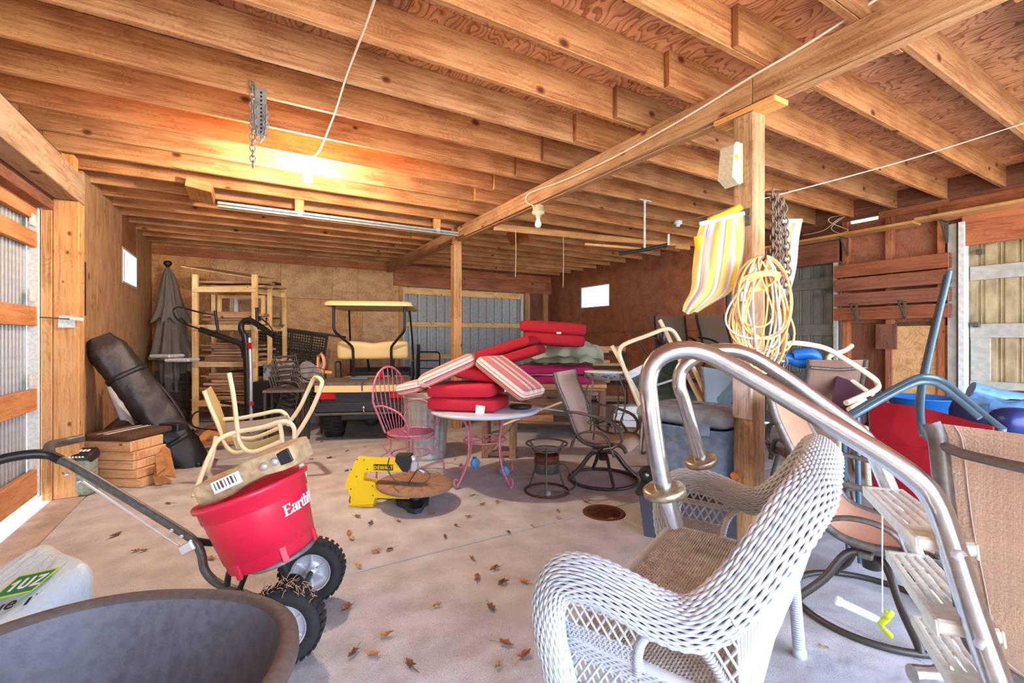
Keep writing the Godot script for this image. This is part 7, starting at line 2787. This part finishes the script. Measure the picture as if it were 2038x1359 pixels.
func wicker_chair() -> void:
	var st: SurfaceTool
	var cb := Basis(Vector3.UP, camyaw())
	var at := cb * Vector3(0.70, 0, -1.73)
	var HW := 0.56
	var t := thing("wicker_loveseat", "white wicker loveseat with rolled woven arms and lattice sides", "loveseat", at, face_turn(-127))
	var SH := 0.45
	# roll along arms and back
	var half := [Vector3(HW, 0.32, 0.27), Vector3(HW + 0.01, 0.45, 0.30), Vector3(HW + 0.02, 0.56, 0.30), Vector3(HW + 0.025, 0.655, 0.25), Vector3(HW + 0.025, 0.685, 0.15), Vector3(HW + 0.02, 0.67, 0.04), Vector3(HW + 0.01, 0.645, -0.06), Vector3(HW, 0.655, -0.15), Vector3(HW - 0.02, 0.74, -0.235), Vector3(HW - 0.07, 0.86, -0.31), Vector3(HW - 0.15, 0.945, -0.36), Vector3(HW - 0.26, 0.975, -0.385), Vector3(0.19, 0.982, -0.39), Vector3(0.07, 0.985, -0.392)]
	var path := []
	for p in half:
		path.append(p)
	for k in half.size():
		var p: Vector3 = half[half.size() - 1 - k]
		path.append(Vector3(-p.x, p.y, p.z))
	var rp := crv(path, 8)
	var n := rp.size()
	var roll := func(i: int, a: float, lift: float) -> Vector3:
		var d: Vector3 = (rp[mini(i + 1, n - 1)] - rp[maxi(i - 1, 0)]).normalized()
		var ctr := Vector3(0, 0.45, 0.05)
		var out: Vector3 = (rp[i] - ctr)
		out = (out - d * out.dot(d)).normalized()
		var sd := d.cross(out)
		var fl := 0.062
		return rp[i] + out * cos(a) * (0.036 + lift) + sd * sin(a) * (fl + lift)
	st = ns()
	for k in 40:   # strands woven over the stakes
		var a := TAU * k / 40
		var p := []
		for i in n:
			p.append(roll.call(i, a, 0.0035 * sin(i * PI / 2.0 + (PI if k % 2 else 0.0))))
		tube(st, p, 0.0048, 5)
	for i in range(0, n, 4):   # stakes across the roll
		var p := []
		for k in 16:
			p.append(roll.call(i, TAU * k / 16, -0.002))
		tube(st, p, 0.004, 4, true)
	part(t, "rolled_edge", st, M.wicker, "", "stuff")
	st = ns()   # braided rim below the roll
	for s in 2:
		var p := []
		for i in n:
			p.append(roll.call(i, PI - 0.9 + 0.3 * sin(i * 0.9 + s * PI), 0.008))
		tube(st, p, 0.006, 5)
	part(t, "braid", st, M.wicker)
	# seat weave
	st = ns()
	var wx := HW - 0.045
	for k in 108:
		var x := lerpf(-wx, wx, k / 107.0)
		var p := []
		for j in 49:
			var z := lerpf(-0.25, 0.25, j / 48.0)
			p.append(Vector3(x, SH + 0.0035 * (1 if (j + k) % 2 else -1) - 0.012 * cos(x * 2.8) * cos(z * 5.5), z))
		tube(st, p, 0.0040, 4)
	for k in 49:
		var z := lerpf(-0.25, 0.25, k / 48.0)
		var p := []
		for j in 108:
			var x := lerpf(-wx, wx, j / 107.0)
			p.append(Vector3(x, SH - 0.0035 * (1 if (j + k) % 2 else -1) - 0.012 * cos(x * 5.0) * cos(z * 5.5), z))
		tube(st, p, 0.0036, 4)
	part(t, "seat", st, M.wicker_seat, "", "stuff")
	st = ns()
	tube(st, rnd([Vector3(wx, SH - 0.005, 0.26), Vector3(-wx, SH - 0.005, 0.26), Vector3(-wx, SH - 0.005, -0.26), Vector3(wx, SH - 0.005, -0.26)], 0.03, 4, true), 0.018, 8, true)
	part(t, "seat_frame", st, M.wicker)
	# sides
	for s in [-1, 1]:
		# outer top line of the panel follows the roll
		var topy := func(z: float) -> float:
			var best := 0.6
			var bd := 9.0
			for i in n / 2:
				if rp[i].y > 0.5 and absf(rp[i].z - z) < bd:
					bd = absf(rp[i].z - z)
					best = rp[i].y
			return best - 0.02
		var inside := func(z: float, y: float) -> bool:
			if z > 0.27 or z < -0.25 or y < SH + 0.045 or y > topy.call(z):
				return false
			return pow((z + 0.10) / 0.115, 2) + pow((y - SH) / 0.16, 2) > 1.0
		var px := func(y: float) -> float:
			return s * (HW - 0.03 + 0.05 * clampf((y - SH) / 0.25, 0.0, 1.0))
		st = ns()
		for fam in [-1, 1]:
			for k in range(-12, 24):
				var run := []
				for q in 40:
					var y: float = SH + 0.01 + q * 0.008
					var z: float = -0.25 + k * 0.036 + fam * (y - SH) * 0.6 + (0.0 if fam > 0 else 0.0)
					if inside.call(z, y):
						run.append(Vector3(px.call(y) + fam * 0.002, y, z))
					else:
						if run.size() > 2:
							tube(st, run, 0.0042, 4)
						run = []
				if run.size() > 2:
					tube(st, run, 0.0042, 4)
		part(t, "side_lattice", st, M.wicker, "", "stuff")
		st = ns()   # woven bands: at the seat and halfway up
		for k in 6:
			var y: float = SH + 0.008 + k * 0.0085
			var run := []
			for j in 40:
				var z := lerpf(0.27, 0.03, j / 39.0)
				run.append(Vector3(px.call(y) + 0.003 * s * (1 if (j + k) % 2 else -1), y, z))
			tube(st, run, 0.0042, 4)
		for k in 3:
			var run := []
			for j in 30:
				var z := lerpf(0.27, 0.0, j / 29.0)
				var y: float = SH + 0.125 + k * 0.0085
				run.append(Vector3(px.call(y) + 0.003 * s * (1 if (j + k) % 2 else -1), y, z))
			tube(st, run, 0.0042, 4)
		for j in 14:
			var z := lerpf(0.265, 0.03, j / 13.0)
			tube(st, [Vector3(px.call(SH), SH, z), Vector3(px.call(SH + 0.055), SH + 0.055, z)], 0.004, 4)
		part(t, "side_weave", st, M.wicker, "", "stuff")
		st = ns()   # wrapped arch round the opening
		var ar := []
		for k in 21:
			var a := PI * k / 20
			var y: float = SH + sin(a) * 0.165
			ar.append(Vector3(px.call(y), y, -0.10 + cos(a) * 0.122))
		ar.insert(0, Vector3(px.call(SH), SH - 0.02, ar[0].z))
		ar.append(Vector3(px.call(SH), SH - 0.02, -0.222))
		tube(st, ar, 0.012, 8)
		for k in 60:
			var i := int(k / 60.0 * (ar.size() - 1))
			var f := k / 60.0 * (ar.size() - 1) - i
			var c: Vector3 = ar[i].lerp(ar[i + 1], f)
			var d: Vector3 = (ar[i + 1] - ar[i]).normalized()
			var b := frame_of(d)
			torus(st, c, 0.0125, 0.0032, Basis(b.y, b.x, -b.z), 8, 4)
		part(t, "wrapped_arch", st, M.wicker)
		# lower lattice below the seat
		st = ns()
		for fam in [-1, 1]:
			for k in range(-10, 30):
				var run := []
				for q in 24:
					var y: float = SH - 0.035 - q * 0.008
					var z: float = -0.25 + k * 0.03 + fam * (SH - y) * 0.62
					var low := 0.30 + 0.03 * cos(z * 5.0)
					if z < 0.26 and z > -0.26 and y > low:
						run.append(Vector3(s * (HW - 0.03) + fam * 0.002, y, z))
				if run.size() > 2:
					tube(st, run, 0.0042, 4)
		var lx: float = s * (HW - 0.03)
		tube(st, crv([Vector3(lx, 0.28, 0.27), Vector3(lx, 0.32, 0.15), Vector3(lx, 0.33, 0), Vector3(lx, 0.32, -0.15), Vector3(lx, 0.28, -0.27)], 5), 0.014, 7)
		for k in 6:
			var run := []
			for j in 40:
				run.append(Vector3(s * (HW - 0.03 + 0.003 * (1 if (j + k) % 2 else -1)), SH - 0.012 - 0.008 * k, lerpf(-0.26, 0.26, j / 39.0)))
			tube(st, run, 0.0042, 4)
		part(t, "lower_lattice", st, M.wicker, "", "stuff")
		# legs with wrapping
		for e in [-1, 1]:
			st = ns()
			var z0 := 0.275 if e > 0 else -0.255
			var topl := Vector3(s * (HW - 0.01), 0.62 if e > 0 else 0.45, z0)
			var foot := Vector3(s * (HW if e > 0 else HW), 0.0, z0 + (0.0 if e > 0 else -0.03))
			tube(st, [foot, topl], 0.02, 10)
			for k in 44:
				var c := foot.lerp(topl, (k + 0.5) / 44.0)
				torus(st, c, 0.0205, 0.0052, Basis(), 10, 4)
			lathe(st, [Vector2(0.0, 0.0), Vector2(0.027, 0.0), Vector2(0.027, 0.03), Vector2(0.02, 0.034)], 12, Transform3D(Basis(), foot))
			part(t, "leg", st, M.wicker)
	# back: fan of cords with lattice and woven band
	st = ns()
	var lo := n / 2 - 44
	var hi := n / 2 + 44
	var backpt := func(f: float, g: float) -> Vector3:   # f across 0..1, g up 0..1
		var idx := lerpf(lo, hi, f)
		var i := int(idx)
		var top: Vector3 = rp[mini(i, n - 1)].lerp(rp[mini(i + 1, n - 1)], idx - i)
		var bot := Vector3(lerpf(HW - 0.04, 0.04 - HW, f), SH, -0.245 - 0.02 * sin(f * PI))
		return bot.lerp(top, g) + Vector3(0, 0, -0.035 * sin(g * PI) * sin(f * PI))
	for k in 96:
		var f := (k + 0.5) / 96.0
		var p := []
		for q in 13:
			p.append(backpt.call(f, q / 12.0))
		tube(st, p, 0.0048, 4)
	for fam in [-1, 1]:
		for k in range(-14, 70):
			var run := []
			for q in 16:
				var g := 0.12 + 0.8 * q / 15.0
				var f: float = k / 54.0 + fam * (g - 0.5) * 0.24
				if f > 0.005 and f < 0.995:
					run.append(backpt.call(f, g) + Vector3(0, 0, 0.006))
			if run.size() > 2:
				tube(st, run, 0.0042, 4)
	for band in [[0.0, 11], [0.80, 12]]:
		for k in band[1]:
			var p := []
			for j in 193:
				p.append(backpt.call(j / 192.0, band[0] + 0.0165 * k) + Vector3(0, 0, 0.005 * (1 if (j / 1 + k) % 2 else -1)))
			tube(st, p, 0.0045, 4)
	part(t, "back_weave", st, M.wicker, "", "stuff")
	# front skirt
	st = ns()
	for fam in [-1, 1]:
		for k in range(-10, 48):
			var run := []
			for q in 18:
				var y: float = SH - 0.03 - q * 0.008
				var x: float = -HW + k * 0.03 + fam * (SH - y) * 0.62
				if absf(x) < HW - 0.01 and y > 0.33:
					run.append(Vector3(x, y, 0.285 + fam * 0.002))
			if run.size() > 2:
				tube(st, run, 0.0042, 4)
	tube(st, crv([Vector3(-HW, 0.29, 0.285), Vector3(0, 0.335, 0.285), Vector3(HW, 0.29, 0.285)], 8), 0.013, 7)
	part(t, "front_skirt", st, M.wicker, "", "stuff")

func pool_ladder() -> void:
	var st: SurfaceTool
	var o := W(1990, 1400, 0.9)
	o.y = 0.0
	var t := thing("pool_ladder", "stainless steel pool ladder with white plastic steps leaning over the white wicker loveseat", "ladder", o)
	var near := TP(t, [[1343, 1043, 1.33], [1322, 975, 1.32], [1304, 880, 1.31], [1293, 800, 1.30], [1290, 760, 1.30], [1300, 726, 1.30], [1325, 704, 1.29], [1360, 696, 1.28], [1400, 702, 1.27], [1450, 725, 1.25], [1600, 812, 1.18], [1750, 902, 1.1], [1828, 958, 1.06], [1862, 1000, 1.04], [1886, 1062, 1.02], [1930, 1200, 0.97], [1985, 1359, 0.92]])
	var far := TP(t, [[1398, 925, 1.785], [1376, 850, 1.77], [1362, 800, 1.76], [1352, 768, 1.75], [1354, 742, 1.75], [1368, 722, 1.74], [1398, 704, 1.73], [1440, 696, 1.71], [1490, 706, 1.69], [1560, 748, 1.66], [1640, 806, 1.62], [1705, 855, 1.58], [1735, 890, 1.56], [1752, 930, 1.55], [1785, 1010, 1.52], [1850, 1180, 1.47], [1885, 1275, 1.44]])
	var d: Vector3 = (near[16] - near[15]).normalized()
	near.append(near[16] + d * ((near[16].y - 0.06) / -d.y) * 0.5)
	near.append(near[16] + d * ((near[16].y - 0.03) / -d.y))
	var dn: Vector3 = (far[16] - far[15]).normalized()
	far.append(far[16] + dn * 0.08)
	far.append(TP(t, [[1893, 1318, 1.42]])[0])
	far.append(TP(t, [[1868, 1342, 1.40]])[0])
	far.append(TP(t, [[1815, 1340, 1.40]])[0])
	for a in [near, far]:
		st = ns()
		tube(st, crv(a, 5), 0.0255, 18)
		part(t, "rail", st, M.chrome)
	for q in [[near, 1], [far, 0]]:
		st = ns()
		var c: Vector3 = q[0][q[1]].lerp(q[0][q[1] + 1], 0.0 if q[1] == 1 else 0.12)
		var ax: Vector3 = (q[0][q[1] + 1] - q[0][q[1]]).normalized()
		var b := frame_of(ax)
		lathe(st, [Vector2(0.026, 0.012), Vector2(0.052, 0.012), Vector2(0.06, 0.006), Vector2(0.06, -0.012), Vector2(0.026, -0.014)], 32, Transform3D(Basis(b.y, b.x, -b.z), c))
		part(t, "escutcheon", st, M.brass)
	var right := Basis(Vector3.UP, camyaw()) * Vector3(1, 0, 0)
	for q in [[[1757, 980, 1.535], [1884, 1092, 1.02]], [[1805, 1110, 1.49], [1930, 1262, 0.965]], [[1856, 1238, 1.455], [1978, 1405, 0.93]]]:
		var p := TP(t, [q[0], q[1]])
		var ld: Vector3 = (p[1] - p[0]).normalized()
		var L: float = p[0].distance_to(p[1])
		var bs := frame_of(ld, right.cross(ld))
		if bs.y.y < 0.0:
			bs = Basis(bs.x, -bs.y, -bs.z)
		var mid: Vector3 = (p[0] + p[1]) * 0.5
		st = ns()
		for k in 5:
			box(st, mid + bs * Vector3(0, 0.012, -0.046 + 0.023 * k), Vector3(L * 0.92, 0.012, 0.016), bs, 0.003)
		for x in [-0.45, -0.2, 0.05, 0.3]:
			box(st, mid + bs * Vector3(x * L, 0.010, 0), Vector3(0.014, 0.010, 0.1), bs, 0.002)
		box(st, mid + bs * Vector3(L * 0.40, 0.004, 0), Vector3(L * 0.2, 0.03, 0.108), bs, 0.006)
		box(st, mid + bs * Vector3(-L * 0.46, 0.004, 0), Vector3(L * 0.06, 0.03, 0.108), bs, 0.006)
		box(st, mid + bs * Vector3(0, 0.0, -0.052), Vector3(L, 0.034, 0.006), bs, 0.002)
		box(st, mid + bs * Vector3(0, 0.0, 0.052), Vector3(L, 0.034, 0.006), bs, 0.002)
		var sp := part(t, "step", st, M.step)
		st = ns()
		lathe(st, [Vector2(0, 0.014), Vector2(0.012, 0.013), Vector2(0.016, 0.004), Vector2(0.016, 0)], 14, Transform3D(frame_of(right.cross(Vector3.UP)) * Basis(Vector3(0, 0, 1), -PI / 2), p[1] + Basis(Vector3.UP, camyaw()) * Vector3(-0.003, 0.0, 0.026)))
		part(sp, "bolt", st, M.silver)
	# thermometer on a string
	var u := thing("pool_thermometer", "white tube thermometer with yellow green clip hanging on a string", "thermometer", W(1775, 1225, 1.56))
	st = ns()
	tube(st, TP(u, [[1756, 985, 1.53], [1756, 1218, 1.55]]), 0.0022, 5)
	part(u, "string", st, M.white_plain)
	st = ns()
	tube(st, TP(u, [[1668, 1196, 1.6], [1754, 1236, 1.56]]), 0.013, 12)
	part(u, "tube", st, M.white_plain)
	st = ns()
	tube(st, TP(u, [[1664, 1194, 1.602], [1674, 1199, 1.595]]), 0.016, 12)
	part(u, "cap", st, M.white_plain)
	st = ns()
	tube(st, crv(TP(u, [[1762, 1214, 1.55], [1768, 1228, 1.55], [1752, 1240, 1.55], [1764, 1256, 1.55], [1772, 1268, 1.55]]), 5), [0.006, 0.008, 0.010, 0.012, 0.012, 0.012, 0.013, 0.014, 0.016, 0.016, 0.016, 0.014, 0.012, 0.012, 0.014, 0.018, 0.02, 0.021, 0.018, 0.014, 0.006], 8, false, 0.5)
	ball(st, TP(u, [[1770, 1222, 1.55]])[0], Vector3(0.026, 0.012, 0.012), 6)
	part(u, "clip", st, M.lime)

func front_chair() -> void:
	var st: SurfaceTool
	var cb := Basis(Vector3.UP, camyaw())
	var o := cb * Vector3(1.02, 0, -0.85)
	var t := thing("bar_chair", "tall tan sling bar chair with grey metal frame seen from behind", "chair", o)
	var L := [[1852, 842, 1.10], [1866, 872, 1.09], [1876, 960, 1.08], [1888, 1050, 1.07], [1908, 1150, 1.06], [1922, 1225, 1.05], [1936, 1280, 1.05], [1975, 1318, 1.05], [2060, 1372, 1.1]]
	var lp := TP(t, L)
	var off := cb * Vector3(0.10, 0, 0.44)
	var rp := []
	for p in lp:
		rp.append(p + off)
	for a in [lp, rp]:
		st = ns()
		tube(st, crv(a, 5), 0.0165, 12, false, 1.15)
		part(t, "side_rail", st, M.bronze)
	st = ns()
	for k in 2:
		var g := []
		var c1 := crv(lp, 5)
		var c2 := crv(rp, 5)
		var in_dir := cb * Vector3(0.97, 0, -0.2)
		for i in c1.size():
			var row := []
			for j in 13:
				var f := j / 12.0
				row.append(c1[i].lerp(c2[i], f) + in_dir * (0.012 + 0.045 * sin(f * PI) + 0.004 * k))
			g.append(row)
		grid(st, g, false, false, 1, 1, k == 1)
	part(t, "sling", st, M.sling)
	st = ns()
	var hem := crv(lp, 5)
	var hp := []
	for i in hem.size():
		hp.append(hem[i].lerp(hem[i] + off, 0.06) + cb * Vector3(0.022, 0, 0.005))
	tube(st, hp, 0.0015, 4)
	part(t, "stitching", st, M.stripe_white)
	var cr: Vector3 = TP(t, [[1870, 884, 1.085]])[0]
	st = ns()
	tube(st, crv([cr, cr + off * 0.15 + Vector3(0, -0.012, 0), cr + off * 0.6 + Vector3(0, -0.012, 0), cr + off], 5), 0.0115, 9)
	part(t, "spreader_bar", st, M.bronze)
	for q in [[1882, 1095], [1932, 1272]]:
		for k in 2:
			st = ns()
			var c: Vector3 = TP(t, [[q[0] + 22, q[1] + 10, 1.05]])[0] + off * k
			ball(st, c, Vector3(0.012, 0.012, 0.012), 6)
			part(t, "bolt", st, M.greenbag)
	# arm brackets and plate
	for k in 2:
		st = ns()
		var q := TP(t, [[1868, 1092, 1.13], [1905, 1100, 1.09]])
		bar(st, q[0] + off * k, q[1] + off * k, 0.02, 0.035, Vector3.UP, 0.004)
		part(t, "arm_bracket", st, M.greenbag)
		st = ns()
		var p4 := TP(t, [[1888, 1105, 1.12], [1915, 1112, 1.08], [1932, 1270, 1.06], [1915, 1262, 1.1]])
		quad(st, p4[0] + off * k, p4[1] + off * k, p4[2] + off * k, p4[3] + off * k)
		quad(st, p4[3] + off * k + Vector3(0.004, 0, 0), p4[2] + off * k + Vector3(0.004, 0, 0), p4[1] + off * k + Vector3(0.004, 0, 0), p4[0] + off * k + Vector3(0.004, 0, 0))
		part(t, "side_plate", st, M.bronze)
		st = ns()
		var a0: Vector3 = lp[7] + off * k
		tube(st, rnd([a0, Vector3(a0.x, 0.35, a0.z), Vector3(a0.x, 0.0, a0.z) + (cb * Vector3(0.0, 0, 0.05) if k else cb * Vector3(0.02, 0, -0.05))], 0.1), 0.017, 9)
		part(t, "leg", st, M.bronze)
		st = ns()
		var a1: Vector3 = lp[8] + off * k + cb * Vector3(0.2, 0, 0)
		tube(st, [a1 - Vector3(0, 0.02, 0), Vector3(a1.x, 0.0, a1.z) + cb * Vector3(0.04, 0, 0)], 0.017, 9)
		part(t, "leg", st, M.bronze)
func build_all() -> void:
	support_posts()
	hung_things()
	left_things()
	centre_things()
	right_things()
	light_bulbs()
func light_bulbs() -> void:
	var p := W(612, 318, 4.25)
	p.y = JY
	var t := thing("light_fixture", "lit bare bulb in a white porcelain socket under the joists", "light", p)
	var st := ns()
	lathe(st, [Vector2(0, 0), Vector2(0.055, 0), Vector2(0.055, -0.018), Vector2(0.034, -0.03), Vector2(0.034, -0.055), Vector2(0.024, -0.075), Vector2(0.024, -0.1), Vector2(0, -0.1)], 20)
	part(t, "socket", st, M.white_plain)
	st = ns()
	lathe_s(st, [Vector2(0.02, -0.098), Vector2(0.022, -0.12), Vector2(0.038, -0.155), Vector2(0.05, -0.185), Vector2(0.049, -0.202), Vector2(0.037, -0.216), Vector2(0, -0.22)], 20)
	part(t, "bulb", st, M.bulb)
	var l := OmniLight3D.new()
	l.name = "bulb_light"
	l.position = Vector3(0, -0.185, 0)
	l.light_color = Color(1.0, 0.94, 0.85)
	l.light_energy = BULB
	l.light_size = 0.045
	l.omni_range = 30.0
	l.omni_attenuation = 2.0
	l.shadow_enabled = true
	t.add_child(l)
